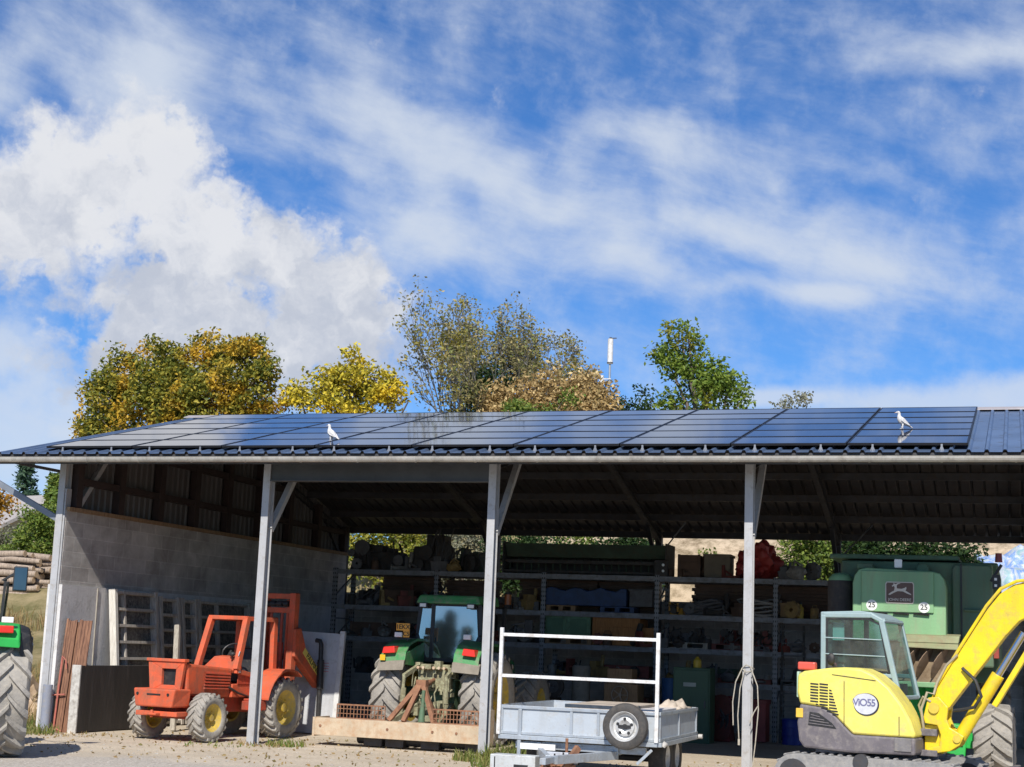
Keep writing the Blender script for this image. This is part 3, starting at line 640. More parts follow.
# front plate with its dark opening
b = MB(); F = -1.30
out = [(-0.40, 1.34), (0.37, 1.34), (0.30, 0.82), (-0.33, 0.82)]; inn = [(-0.10, 1.20), (0.20, 1.20), (0.19, 0.93), (-0.09, 0.93)]
for i in range(4):
    j = (i+1) % 4
    q = [out[i], out[j], inn[j], inn[i]]
    b.prism(q, 'y', F-0.07, F)
b.prism([(-0.42, 1.32), (0.39, 1.32), (0.39, 1.37), (-0.42, 1.37)], 'y', F-0.10, F+0.03)
b.build('grille_surround', orange, fk, 0.008)
MB().prism(inn, 'y', F-0.01, F+0.005).build('grille', black, fk)
b = MB(); b.hexa([(-0.38, -1.66, 0.57), (0.38, -1.66, 0.57), (0.42, -1.22, 0.57), (-0.42, -1.22, 0.57)], [(-0.44, -1.66, 0.87), (0.44, -1.66, 0.87), (0.44, -1.22, 0.87), (-0.44, -1.22, 0.87)])
cw = b.build('counterweight', orange, fk, 0.025)
for x in (-0.34, 0.30): MB().cyl((x, -1.655, 0.78), (x, -1.672, 0.78), 0.025, None, 10).build('bolt', black, cw)
MB().box(-0.14, 0.14, -1.67, -1.65, 0.765, 0.79).build('slot', black, cw)
b = MB(); b.box(-0.42, 0.44, -1.58, -1.16, 0.42, 0.50); b.box(-0.16, 0.10, -1.70, -1.50, 0.44, 0.475); b.cyl((-0.03, -1.64, 0.40), (-0.03, -1.64, 0.52), 0.025); b.build('tow_hitch', orange, fk, 0.01)
for x in (-0.30, 0.30): b = MB(); b.cyl((x, -1.10, 1.33), (x, -1.10, 1.36), 0.03, None, 10); b.build('filler_cap', black, fk)
b = MB(); b.tube([(0.38, -0.1, 0.9), (0.44, 0.1, 0.8), (0.42, 0.5, 0.72), (0.36, 0.9, 0.7)], 0.02, 6); b.tube([(0.37, -0.6, 0.66), (0.40, -0.9, 0.55), (0.42, -0.98, 0.45)], 0.014, 6); b.build('hydraulic_hose', hosem, fk, smooth=True)
b = MB(); b.box(0.40, 0.70, 0.28, 0.62, 0.50, 0.66); b.box(0.42, 0.68, 0.30, 0.60, 0.66, 0.70); b.build('step_box', orangedk, fk, 0.012)
# cab frame
b = MB()
for s in (-1, 1):
    b.bar((s*0.43, 0.02, 1.20), (s*0.385, 0.30, 2.10), 0.10, 0.11); b.bar((s*0.40, 1.18, 0.9), (s*0.385, 1.16, 2.10), 0.09, 0.12)
    b.bar((s*0.385, 0.26, 2.10), (s*0.385, 1.22, 2.10), 0.09, 0.08); b.bar((s*0.43, 0.0, 1.18), (s*0.42, 1.2, 1.0), 0.06, 0.08)
b.bar((-0.42, 0.28, 2.11), (0.42, 0.28, 2.11), 0.08, 0.07); b.bar((-0.42, 1.18, 2.12), (0.42, 1.18, 2.12), 0.07, 0.06)
b.box(-0.36, 0.36, 0.3, 1.18, 2.12, 2.135)
b.build('cab_frame', orange, fk, 0.008)
b = MB(); b.hexa([(-0.36, 0.03, 1.18), (0.36, 0.03, 1.18), (0.36, 0.32, 1.18), (-0.36, 0.32, 1.18)], [(-0.10, 0.06, 1.42), (0.34, 0.06, 1.42), (0.30, 0.26, 1.44), (-0.08, 0.26, 1.44)]); b.box(-0.40, 0.40, -0.02, 1.2, 0.72, 0.95)
b.build('dashboard', orange, fk, 0.015)
b = MB(); b.hexa([(0.405, 0.10, 0.95), (0.415, 0.10, 0.95), (0.415, 1.15, 0.95), (0.405, 1.15, 0.95)], [(0.405, 0.12, 1.22), (0.415, 0.12, 1.22), (0.415, 1.15, 1.02), (0.405, 1.15, 1.02)]); b.build('side_panel', orangedk, fk)
b = MB(); b.box(0.40, 0.47, 0.05, 0.10, 1.15, 1.38); b.tube([(0.44, 0.08, 1.38), (0.46, 0.02, 1.45), (0.46, 0.05, 1.52)], 0.012); b.build('control_lever', galv, fk)
b = MB(); b.tube([(0.18*math.cos(t), 0.42+0.10*math.sin(t), 1.52+0.13*math.sin(t)) for t in [i*math.pi/8 for i in range(17)]], 0.016); b.cyl((0, 0.42, 1.52), (0, 0.3, 1.40), 0.02); b.build('steering_wheel', black, fk, smooth=True)
b = MB(); b.box(-0.24, 0.24, 0.60, 1.05, 0.95, 1.12); b.hexa([(-0.24, 0.98, 1.12), (0.24, 0.98, 1.12), (0.24, 1.10, 1.12), (-0.24, 1.10, 1.12)], [(-0.2, 1.06, 1.58), (0.2, 1.06, 1.58), (0.2, 1.14, 1.58), (-0.2, 1.14, 1.58)]); b.build('seat', black, fk, 0.03)
for s in (-1, 1):
    b = MB(); K = 9; pts = []
    for k in range(K):
        a = math.pi*(0.93-0.62*k/(K-1)); pts.append((1.15+0.66*math.cos(a)*-1 if False else 1.15-0.66*math.cos(math.pi-a), 0.54+0.66*math.sin(a)))
    poly = pts+[(y+(0.02 if y > 1.15 else 0.02), z-0.035) for y, z in pts[::-1]]
    for (ya, za), (yb, zb) in zip(pts, pts[1:]):
        b.hexa([(s*0.38, ya, za), (s*0.82, ya, za), (s*0.82, yb, zb), (s*0.38, yb, zb)], [(s*0.38, ya, za+0.03), (s*0.82, ya, za+0.03), (s*0.82, yb, zb+0.03), (s*0.38, yb, zb+0.03)])
    b.prism([(0.62, 0.95), (1.05, 1.22), (1.3, 1.2), (1.3, 0.95)], 'x', s*0.38, s*0.41)
    b.build('fender', orange, fk)
# mast at the rear
b = MB(); MY = 1.80
for s in (-1, 1):
    b.bar((s*0.36, MY-0.02, 0.35), (s*0.36, MY+0.02, 2.62), 0.13, 0.16)
    b.bar((s*0.24, MY+0.02, 0.5), (s*0.24, MY+0.03, 2.5), 0.05, 0.12)
for z in (2.56, 2.30, 1.05): b.bar((-0.42, MY, z), (0.42, MY, z), 0.10, 0.10)
b.build('mast', orange, fk, 0.01)
b = MB()
for x in (-0.12, 0.12): b.cyl((x, MY-0.02, 0.6), (x, MY-0.02, 1.7), 0.055); b.cyl((x, MY-0.02, 1.7), (x, MY-0.02, 2.3), 0.03)
b.build('lift_cylinder', orangedk, fk, smooth=True)
b = MB()
for x in (-0.24, -0.08, 0.08, 0.22): b.cyl((x-0.05, MY-0.04, 2.42), (x+0.05, MY-0.04, 2.42), 0.055, None, 12)
b.tube([(-0.24, MY-0.05, 2.42), (-0.1, MY-0.07, 2.38), (0.1, MY-0.07, 2.45), (0.24, MY-0.05, 2.40)], 0.025)
b.build('chain_roller', black, fk, smooth=True)
b = MB(); b.prism([(1.74, 1.95), (1.92, 1.98), (2.12, 1.60), (2.95, 0.95), (2.97, 0.45), (2.75, 0.45), (2.75, 0.78), (1.96, 1.34), (1.74, 1.45)], 'x', 0.32, 0.48)
arm = b.build('lift_arm', orange, fk, 0.012)
ang = math.atan2(0.95-1.60, 2.95-2.12)
b = MB(); b.prism([(2.00, 1.52), (2.075, 1.615), (2.86, 1.0), (2.785, 0.905)][::-1], 'x', 0.481, 0.486); st = b.build('sticker', M('sticker_yellow', (0.75, 0.58, 0.12), 0.5, 0, 0.1), arm)
rx = Matrix(((0, 0, 1), (1, 0, 0), (0, 1, 0)))   # text x -> +y, text y -> +z, facing +x
rot = (Matrix.Rotation(ang, 3, 'X') @ rx).to_euler()
text('PALFINGER', 'lettering', ink, arm, (0.489, 2.43, 1.26), rot, 0.145, 0.001, 1.0)
b = MB(); b.box(0.18, 0.62, 2.75, 3.0, 0.35, 0.95); b.box(-0.62, -0.18, 2.75, 3.0, 0.35, 0.95); b.bar((-0.6, 2.9, 0.75), (0.6, 2.9, 0.75), 0.12, 0.12); b.bar((0.66, 2.9, 0.3), (0.5, 2.75, 0.95), 0.08, 0.05); b.build('fork_carriage', orangedk, fk, 0.01)
b = MB()
for x in (-0.4, 0.4): b.box(x-0.06, x+0.06, 3.0, 4.0, 0.33, 0.37); b.box(x-0.06, x+0.06, 2.98, 3.03, 0.33, 0.95)
b.build('fork', darksteel, fk)
b = MB(); b.tube([(0.55, 2.55, 0.30), (0.54, 2.55, 1.2), (0.53, 2.55, 1.68), (0.50, 2.55, 1.75), (0.41, 2.55, 1.76)], 0.045, 10); b.cyl((0.55, 2.55, 0.85), (0.54, 2.55, 1.40), 0.065); b.build('exhaust_stack', black, fk, smooth=True)
b = MB()
for k in range(7):
    x0 = rnd(-0.3, 0.5); b.tube([(x0, 1.85, rnd(0.6, 1.0)), (x0+rnd(-0.1, 0.1), 1.75, 1.25), (x0+rnd(-0.1, 0.1), 1.9, rnd(1.4, 1.9))], 0.016, 6)
b.build('hydraulic_hose', hosem, fk, smooth=True)
b = MB(); b.tube([(0.30, 0.05, 1.35), (0.36, -0.02, 1.45), (0.30, 0.1, 1.5)], 0.012); b.blob((0.32, 0.02, 1.47), 0.06, 0.04, 0.045, 0.2, sub=2); b.build('headlamp', black, fk)

# ------------------------------------------------------------------ green tractor in the second bay
tr = thing('tractor', 'green tractor seen from behind, orange number plate above its fender, dusty grey tyres', 'tractor', (-3.72, 3.1, 0), R_(0.0))
for s in (-1, 1):
    wheel(tr, (s*0.86, 0, 0.84), 0.84, 0.58, 0.48, rubberg, yellowrim, s, 19, 0.055, 1, spin=0.35)
    wheel(tr, (s*0.90, 2.55, 0.66), 0.66, 0.44, 0.34, rubberg, yellowrim, s, 18, 0.05, 1, spin=0.2)
b = MB(); b.box(-0.34, 0.34, -0.35, 1.2, 0.60, 1.15); b.cyl((-0.75, 0, 0.84), (0.75, 0, 0.84), 0.16); b.box(-0.25, 0.25, 1.2, 3.1, 0.62, 1.0); b.cyl((-0.75, 2.55, 0.64), (0.75, 2.55, 0.64), 0.10)
b.build('chassis', combgd, tr, 0.02)
b = MB(); b.hexa([(-0.38, 1.5, 1.0), (0.38, 1.5, 1.0), (0.32, 3.3, 0.95), (-0.32, 3.3, 0.95)], [(-0.36, 1.5, 1.72), (0.36, 1.5, 1.72), (0.28, 3.3, 1.5), (-0.28, 3.3, 1.5)]); b.build('hood', jdgreen, tr, 0.06)
# fenders: rounded shells with a dirty lip
for s in (-1, 1):
    x0, x1 = (0.46, 0.94)
    prof = [(-0.86, 1.42), (-0.80, 1.62), (-0.60, 1.79), (-0.25, 1.87), (0.30, 1.87), (0.62, 1.74), (0.75, 1.55)]
    b = MB(); t = 0.05
    for (ya, za), (yb, zb) in zip(prof, prof[1:]):
        b.hexa([(s*x0, ya, za-t), (s*x1, ya, za-t-0.05), (s*x1, yb, zb-t-0.05), (s*x0, yb, zb-t)], [(s*x0, ya, za), (s*x1, ya, za-0.05), (s*x1, yb, zb-0.05), (s*x0, yb, zb)])
    b.hexa([(s*x0, -0.86, 1.40), (s*(x0+0.03), -0.86, 1.40), (s*(x0+0.03), 0.9, 1.3), (s*x0, 0.9, 1.3)], [(s*x0, -0.80, 1.60), (s*(x0+0.03), -0.80, 1.60), (s*(x0+0.03), 0.30, 1.85), (s*x0, 0.30, 1.85)])
    fe = b.build('fender', jdgreen, tr, 0.02)
    b = MB(); b.hexa([(s*x0, -0.92, 1.30), (s*(x1+0.03), -0.90, 1.27), (s*(x1+0.03), -0.80, 1.38), (s*x0, -0.80, 1.43)], [(s*x0, -0.88, 1.47), (s*(x1+0.03), -0.86, 1.42), (s*(x1+0.03), -0.78, 1.46), (s*x0, -0.78, 1.50)]); b.build('mud_flap', M('dusty_lip', (0.24, 0.21, 0.17), 0.9, 0, 0.2, 6, dirt=(0.3, 0.27, 0.22)), fe, 0.01)
    b = MB(); b.hexa([(s*0.64, -0.90, 1.60), (s*0.89, -0.90, 1.58), (s*0.89, -0.74, 1.58), (s*0.64, -0.74, 1.60)], [(s*0.66, -0.88, 1.72), (s*0.87, -0.88, 1.70), (s*0.87, -0.60, 1.70), (s*0.66, -0.60, 1.72)]); b.build('tail_light', redlens, fe, 0.012)
    if s < 0:
        MB().box(-0.92, -0.82, -0.90, -0.885, 1.46, 1.56).build('reflector', yellens, fe)
# cab
KX = 0.88
b = MB(); zb, zt = 1.45, 2.52
def wy(z): return 0.085+(z-1.56)*0.035     # rear glass, nearly upright
for s in (-1, 1):
    b.bar((s*0.66*KX, wy(zt)+0.05, zt), (s*0.70*KX, wy(1.95)+0.05, 1.95), 0.085, 0.07); b.bar((s*0.70*KX, wy(1.95)+0.05, 1.95), (s*0.50*KX, wy(1.5)+0.05, 1.45), 0.085, 0.07)
    b.bar((s*0.64*KX, 1.65, zt), (s*0.58*KX, 1.75, 1.2), 0.07, 0.07); b.bar((s*0.66*KX, 0.95, zt), (s*0.66*KX, 0.95, 1.3), 0.06, 0.06)
b.bar((-0.68*KX, wy(zt)+0.04, zt), (0.68*KX, wy(zt)+0.04, zt), 0.07, 0.07); b.bar((-0.52*KX, wy(1.5)+0.04, 1.50), (0.52*KX, wy(1.5)+0.04, 1.50), 0.06, 0.10); b.bar((-0.60*KX, 1.7, 1.2), (0.60*KX, 1.7, 1.2), 0.06, 0.1); b.bar((-0.60*KX, 0.15, 1.47), (-0.60*KX, 1.72, 1.25), 0.05, 0.08); b.bar((0.60*KX, 0.15, 1.47), (0.60*KX, 1.72, 1.25), 0.05, 0.08)
b.build('cab_frame', black, tr, 0.012)
MB().bar((-0.36*KX, wy(zt)-0.02, zt), (-0.36*KX, wy(1.5)-0.02, 1.50), 0.06, 0.02).build('window_bar', black, tr)
b = MB(); b.hexa([(-0.66, 0.04, 2.52), (0.62, 0.04, 2.52), (0.54, 1.45, 2.52), (-0.58, 1.45, 2.52)], [(-0.61, 0.10, 2.68), (0.57, 0.10, 2.68), (0.50, 1.40, 2.72), (-0.54, 1.40, 2.72)]); rf = b.build('roof', jdgreen, tr, 0.04)
for x in (-0.48, 0.46):
    MB().box(x-0.08, x+0.08, -0.02, 0.05, 2.44, 2.53).build('work_lamp', black, rf); MB().box(x-0.06, x+0.06, -0.03, -0.021, 2.455, 2.515).build('lamp_glass', whitelens, rf)
wp_ = [(-0.60, 2.48), (0.60, 2.48), (0.66, 1.95), (0.46, 1.53), (-0.46, 1.53), (-0.66, 1.95)]
raw('rear_window', [(x*KX, wy(z), z) for x, z in wp_]+[(x*KX, wy(z)+0.008, z) for x, z in wp_], [(0, 1, 2, 3, 4, 5), (11, 10, 9, 8, 7, 6)], blackglass, tr)
for s in (-1, 1):
    raw('side_window', [(s*0.66*KX, 0.3, 2.46), (s*0.66*KX, 0.93, 2.46), (s*0.66*KX, 0.93, 1.4), (s*0.68*KX, 0.28, 1.75)], [(0, 1, 2, 3)], cabglass, tr)
b = MB(); b.box(-0.28, 0.28, 0.55, 1.0, 1.2, 1.40); b.box(-0.26, 0.26, 0.48, 0.60, 1.40, 2.0); b.box(-0.52, 0.52, 0.2, 1.6, 1.1, 1.2); b.build('seat', black, tr, 0.03)
# number plate in two rows beside a white lamp
opl = M('plate_orange', (0.80, 0.36, 0.03), 0.4, 0, 0.06, 5, bump=0)
b = MB(); b.box(-0.74, -0.48, -0.635, -0.62, 2.00, 2.13); b.box(-0.60, -0.48, -0.635, -0.62, 1.88, 2.00); npl = b.build('number_plate', opl, tr)
b = MB(); b.box(-0.53, -0.505, -0.62, -0.6, 1.82, 1.95); b.build('plate_bracket', black, npl)
text('1EKX', 'lettering', ink, npl, (-0.61, -0.638, 2.065), (math.pi/2, 0, 0), 0.115, 0.001); text('C5', 'lettering', ink, npl, (-0.54, -0.638, 1.94), (math.pi/2, 0, 0), 0.105, 0.001)
for x in (-0.69, 0.64):
    b = MB(); b.box(x-0.07, x+0.07, -0.66, -0.60, 1.88, 1.97); b.build('rear_lamp', whitelens, tr, 0.01)
# rear linkage: arms, rods, couplings, drawbar
for s in (-1, 1):
    b = MB(); b.bar((s*0.30, -0.3, 0.72), (s*0.44, -1.35, 0.42), 0.05, 0.09); b.bar((s*0.36, -0.40, 1.38), (s*0.40, -1.0, 1.20), 0.06, 0.07); b.cyl((s*0.40, -0.98, 1.22), (s*0.42, -1.0, 0.55), 0.03); b.cyl((s*0.40, -0.98, 1.0), (s*0.41, -0.99, 0.75), 0.048); b.build('lift_arm', mudgreen, tr)
b = MB(); b.cyl((0, -0.5, 1.15), (0.02, -1.5, 1.0), 0.035); b.cyl((0.01, -0.8, 1.1), (0.015, -1.15, 1.06), 0.055); b.build('top_link', rust, tr, smooth=True)
b = MB()
b.box(-0.30, 0.30, -0.55, -0.35, 0.95, 1.42); b.box(-0.12, 0.12, -0.8, -0.35, 0.42, 0.52); b.cyl((0, -0.55, 0.62), (0, -0.30, 0.62), 0.14)
for k in range(34):
    x, z = rnd(-0.42, 0.42), rnd(0.55, 1.5); w = rnd(0.02, 0.06); y = rnd(-0.72, -0.5)
    if k % 3: b.box(x-w, x+w, y-0.05, y+0.1, z-rnd(0.02, 0.09), z+rnd(0.02, 0.09))
    else: b.tube([(x, y, z), (x+rnd(-0.08, 0.08), y-0.15, z-0.12), (x+rnd(-0.1, 0.1), y-0.1, z-rnd(0.2, 0.45))], 0.014, 5)
b.build('hitch', mudgreen, tr)
b = MB()
for k in range(6):
    x = -0.25+k*0.1; b.cyl((x, -0.72, 1.36), (x, -0.58, 1.34), 0.028, None, 8)
b.build('hydraulic_coupler', tansteel, tr)
b = MB(); b.bar((0.70, 1.70, 2.2), (1.05, 1.75, 2.25), 0.03, 0.03); b.box(0.96, 1.12, 1.72, 1.77, 1.95, 2.3); b.bar((-0.70, 1.70, 2.2), (-1.05, 1.75, 2.25), 0.03, 0.03); b.box(-1.12, -0.96, 1.72, 1.77, 1.95, 2.3); b.build('mirror', black, tr)

# ------------------------------------------------------------------ levelling blade behind it
bl = thing('land_leveller', 'long worn tan levelling blade with rusty lift frame and mesh guards behind the green tractor', 'levelling blade', (-3.68, 0.98, 0), R_(-0.6))
b = MB(); b.prism([(-0.10, 0.17), (-0.06, 0.17), (-0.055, 0.42), (0.02, 0.445), (0.02, 0.47), (-0.10, 0.46)], 'x', -1.56, 1.46); b.box(-1.56, 1.46, 0.02, 0.16, 0.40, 0.46); b.box(-1.56, 1.46, -0.04, 0.02, 0.19, 0.30); b.box(-1.55, 1.45, 0.12, 0.16, 0.16, 0.40)
beam = b.build('blade', tansteel, bl, 0.006)
for x in (-1.45, -0.2, 0.62, 1.05): MB().cyl((x, -0.115, 0.33), (x, -0.08, 0.33), 0.022, None, 8).build('bolt', rust, beam)
MB().box(1.46, 1.50, -0.12, 0.5, 0.12, 0.72).build('end_plate', tansteel, bl); MB().box(-1.60, -1.56, -0.10, 0.5, 0.15, 0.47).build('end_plate', tansteel, bl)
ap = (0.24, 0.28, 1.10)
b = MB()
for q in ((-0.22, -0.02, 0.47), (0.06, -0.05, 0.47), (0.58, 0.05, 0.47)): b.bar(q, (ap[0]+(q[0]-ap[0])*0.08, ap[1], ap[2]), 0.075, 0.09, side=(0, 1, 0))
b.box(ap[0]-0.09, ap[0]+0.09, ap[1]-0.06, ap[1]+0.08, 1.02, 1.17); b.bar((0.24, 0.3, 1.05), (0.24, 1.0, 0.55), 0.06, 0.06)
b.build('lift_frame', rust, bl, 0.006)
for xa, xb, m in ((-1.20, -0.30, rust), (0.58, 1.45, rust)):
    b = MB(); b.bar((xa, 0.0, 0.70), (xb, 0.0, 0.70), 0.02, 0.025); b.bar((xa, 0, 0.47), (xb, 0, 0.47), 0.02, 0.03)
    n = int((xb-xa)/0.06)
    for k in range(n+1): b.bar((xa+k*(xb-xa)/n, 0, 0.47), (xa+k*(xb-xa)/n, 0, 0.70), 0.012, 0.014)
    for z in (0.55, 0.63): b.bar((xa, 0.006, z), (xb, 0.006, z), 0.008, 0.012)
    b.build('mesh_guard', m, bl)
b = MB(); b.bar((-0.7, 0.3, 0.10), (1.45, 0.3, 0.10), 0.1, 0.1)
for x in (-0.55, -0.15, 0.5, 1.3): b.box(x-0.17, x+0.17, 0.10, 0.42, 0.02, 0.19)
b.cyl((-0.9, 0.3, 0.14), (1.4, 0.3, 0.14), 0.10)
b.build('skid', darksteel, bl, 0.02)
b = MB(); b.cyl((0.33, 0.1, 0.47), (0.33, 0.13, 0.78), 0.06, 0.035); b.cyl((0.33, 0.13, 0.78), (0.33, 0.15, 1.0), 0.03); b.build('turnbuckle', combgd, bl, smooth=True)

# ------------------------------------------------------------------ tractor at the left edge
lt = thing('tractor', 'green tractor outside the shed cut off by the left edge, with raised mirror', 'tractor', (-8.12, -5.36, 0), R_(37))
for s in (-1, 1):
    wheel(lt, (s*0.92, 0, 0.86), 0.86, 0.56, 0.46, rubberg, yellowrim, s, 18, 0.06, 1, spin=0.15)
    wheel(lt, (s*0.85, 2.4, 0.58), 0.58, 0.4, 0.3, rubber, yellowrim, s, 18, 0.05, 1)
b = MB(); b.box(-0.34, 0.34, -0.4, 1.2, 0.6, 1.2); b.cyl((-0.75, 0, 0.82), (0.75, 0, 0.82), 0.16); b.box(-0.24, 0.24, 1.2, 2.9, 0.62, 1.0); b.cyl((-0.7, 2.4, 0.58), (0.7, 2.4, 0.58), 0.09); b.build('chassis', black, lt, 0.02)
b = MB(); b.hexa([(-0.36, 1.3, 1.0), (0.36, 1.3, 1.0), (0.30, 3.0, 0.95), (-0.30, 3.0, 0.95)], [(-0.34, 1.3, 1.65), (0.34, 1.3, 1.65), (0.26, 3.0, 1.45), (-0.26, 3.0, 1.45)]); b.build('hood', jdbright, lt, 0.06)
for s in (-1, 1):
    prof = [(-0.72, 1.66), (-0.62, 1.80), (-0.30, 1.88), (0.30, 1.88), (0.75, 1.68)]
    b = MB()
    for (ya, za), (yb, zb) in zip(prof, prof[1:]): b.hexa([(s*0.5, ya, za-0.13), (s*1.02, ya, za-0.15), (s*1.02, yb, zb-0.15), (s*0.5, yb, zb-0.13)], [(s*0.5, ya, za), (s*1.0, ya, za-0.03), (s*1.0, yb, zb-0.03), (s*0.5, yb, zb)])
    fe = b.build('fender', jdbright, lt, 0.02)
    b = MB()
    for (ya, za), (yb, zb) in zip(prof, prof[1:]): b.hexa([(s*1.02, ya+0.12, za-0.26), (s*1.20, ya+0.16, za-0.30), (s*1.20, yb+0.1, zb-0.28), (s*1.02, yb+0.1, zb-0.26)], [(s*1.0, ya+0.12, za-0.03), (s*1.14, ya+0.16, za-0.08), (s*1.14, yb+0.1, zb-0.08), (s*1.0, yb+0.1, zb-0.03)])
    b.build('mudguard_extension', black, fe, 0.02)
    MB().box(s*0.78-0.13, s*0.78+0.13, -0.78, -0.68, 1.72, 1.82).build('tail_light', redlens, fe, 0.012)
    MB().box(s*0.82-0.08, s*0.82+0.08, -0.66, -0.56, 1.86, 1.94).build('work_lamp', whitelens, fe, 0.01)
b = MB(); b.tube([(0.75, 1.5, 1.6), (0.78, 0.9, 1.9), (0.80, 0.5, 2.3), (0.80, 0.45, 2.45)], 0.02); b.bar((0.74, 0.5, 1.75), (0.76, 0.5, 2.5), 0.04, 0.04); b.bar((0.72, 0.5, 2.47), (0.95, 0.35, 2.62), 0.03, 0.03); b.build('cab_frame', black, lt)
b = MB(); b.box(0.86, 1.06, 0.30, 0.36, 2.32, 2.68); mi = b.build('mirror', black, lt, 0.015)
b = MB(); b.box(0.875, 1.045, 0.293, 0.299, 2.34, 2.66); b.build('mirror_glass', M('mirror_glass', (0.10, 0.14, 0.18), 0.06, 0.9, 0.1, 4, bump=0), mi)
b = MB(); b.box(-0.3, 0.3, -0.6, -0.4, 0.7, 1.3); b.build('hitch', black, lt)
# ------------------------------------------------------------------ green combine harvester, rear end towards us
cb = thing('combine_harvester', 'big green combine harvester parked rear end outwards with 25 roundels on its hood', 'combine harvester', (4.50, 1.30, 0))
def shell(poly, y0, y1, x0, x1): pass
b = MB()
# hood: rounded top corners, straight flanks
prof = [(-0.70, 2.12), (-0.70, 3.0), (-0.67, 3.13), (-0.60, 3.22), (-0.48, 3.25), (0.52, 3.21), (0.64, 3.18), (0.70, 3.10), (0.73, 2.95), (0.73, 2.12)]
b.prism(prof, 'y', 0.03, 1.3)
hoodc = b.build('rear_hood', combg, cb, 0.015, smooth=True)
b = MB(); b.box(-0.56, 0.545, -0.005, 0.03, 2.56, 3.20); door = b.build('hood_door', combg, hoodc, 0.01)
b = MB()
for x in (-0.28, 0.05, 0.36): b.hexa([(x-0.12, -0.02, 2.535), (x+0.12, -0.02, 2.52), (x+0.12, 0.03, 2.52), (x-0.12, 0.03, 2.535)], [(x-0.12, -0.03, 2.56), (x+0.12, -0.03, 2.545), (x+0.12, 0.03, 2.545), (x-0.12, 0.03, 2.56)])
b.build('handle_slot', black, door)
# emblem: a leaping deer on a brown plate, the maker's words below
empl = M('emblem_brown', (0.12, 0.065, 0.045), 0.5, 0, 0.1, 5, bump=0); cream = M('emblem_cream', (0.62, 0.55, 0.46), 0.5, 0, 0.1, 5, bump=0)
ex, ez = 0.03, 2.865
b = MB(); b.prism([(ex-0.20, ez-0.17), (ex+0.20, ez-0.17), (ex+0.22, ez-0.14), (ex+0.22, ez+0.14), (ex+0.20, ez+0.17), (ex-0.20, ez+0.17), (ex-0.22, ez+0.14), (ex-0.22, ez-0.14)], 'y', -0.012, -0.005)
ep = b.build('emblem', cream, door)
b = MB(); b.prism([(ex-0.19, ez-0.155), (ex+0.19, ez-0.155), (ex+0.205, ez-0.13), (ex+0.205, ez+0.13), (ex+0.19, ez+0.155), (ex-0.19, ez+0.155), (ex-0.205, ez+0.13), (ex-0.205, ez-0.13)], 'y', -0.016, -0.012)
b.build('emblem_field', empl, ep)
deer = [(-0.175, -0.035), (-0.13, 0.0), (-0.085, 0.025), (-0.075, 0.07), (-0.085, 0.10), (-0.11, 0.085), (-0.12, 0.10), (-0.09, 0.125), (-0.10, 0.145), (-0.06, 0.125), (-0.03, 0.145), (0.02, 0.14), (-0.03, 0.125), (-0.045, 0.10),
        (-0.04, 0.06), (0.03, 0.055), (0.075, 0.07), (0.10, 0.09), (0.105, 0.06), (0.09, 0.03), (0.12, 0.01), (0.17, -0.02), (0.18, -0.04), (0.11, -0.015), (0.05, 0.015), (-0.03, 0.018), (-0.09, -0.01), (-0.15, -0.045)]
vsd = [(ex+x, -0.0195, ez+z+0.005) for x, z in deer]
raw('deer_figure', vsd, [tuple(range(len(deer)))], cream, ep)
text('JOHN DEERE', 'lettering', cream, ep, (ex, -0.018, ez-0.112), (math.pi/2, 0, 0), 0.062, 0.001)
rw = M('roundel_white', (0.75, 0.74, 0.70), 0.5, 0, 0.05, 5, bump=0)
for x, z in ((-0.40, 2.66), (0.40, 2.645)):
    ro = MB().cyl((x, -0.010, z), (x, -0.0052, z), 0.085, None, 28).build('roundel', rw, door)
    text('25', 'lettering', ink, ro, (x, -0.012, z), (math.pi/2, 0, 0), 0.115, 0.001)
b = MB(); b.box(-0.06, 0.06, 0.10, 0.18, 3.26, 3.40); b.build('lamp', whitelens, hoodc, 0.015)
# long body behind, side panels and roof line
b = MB(); b.box(-1.02, 1.50, 1.3, 6.2, 1.5, 3.44); b.box(-0.95, 1.42, 0.72, 1.3, 1.75, 3.40)
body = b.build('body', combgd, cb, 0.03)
b = MB(); b.prism([(0.80, 2.10), (0.80, 3.30), (0.86, 3.36), (1.36, 3.36), (1.42, 3.28), (1.42, 2.05), (1.0, 1.9)], 'y', 0.66, 0.72); b.box(0.98, 1.25, 0.60, 0.66, 2.62, 2.66)
b.build('side_panel', M('combine_panel_shade', (0.09, 0.16, 0.10), 0.6, 0, 0.2, 1.6, dirt=(0.15, 0.16, 0.11), dirt_amt=0.4, streak=True), cb, 0.02)  # darker green holds the panel's shade, with dirt streaks over it
b = MB(); b.bar((0.94, 0.655, 2.0), (0.94, 0.655, 3.38), 0.025, 0.03); b.build('door_edge', black, cb)
b = MB(); b.cyl((-0.93, 0.42, 2.46), (-0.93, 0.42, 3.05), 0.205, 0.205, 20); b.box(-1.08, -0.78, 0.3, 0.9, 1.9, 2.46); b.build('dust_extractor', M('dusty_black', (0.035, 0.03, 0.028), 0.8, 0, 0.3, 4, dirt=(0.09, 0.075, 0.06)), cb, smooth=True)
b = MB(); b.lathe([(0, 0.20), (0.05, 0.185), (0.10, 0.14), (0.125, 0.07), (0.13, 0.0)], (-0.93, 0.42, 3.05), 'z', 20); b.build('extractor_cap', combg, cb, smooth=True)
b = MB(); b.box(-1.16, 0.9, 0.9, 6.0, 3.44, 3.52); b.cyl((0.35, 0.5, 3.27), (0.35, 1.2, 3.27), 0.10); b.box(-0.65, -0.4, 0.2, 0.7, 3.24, 3.33); b.build('grain_tank_rim', combgd, cb, 0.02)
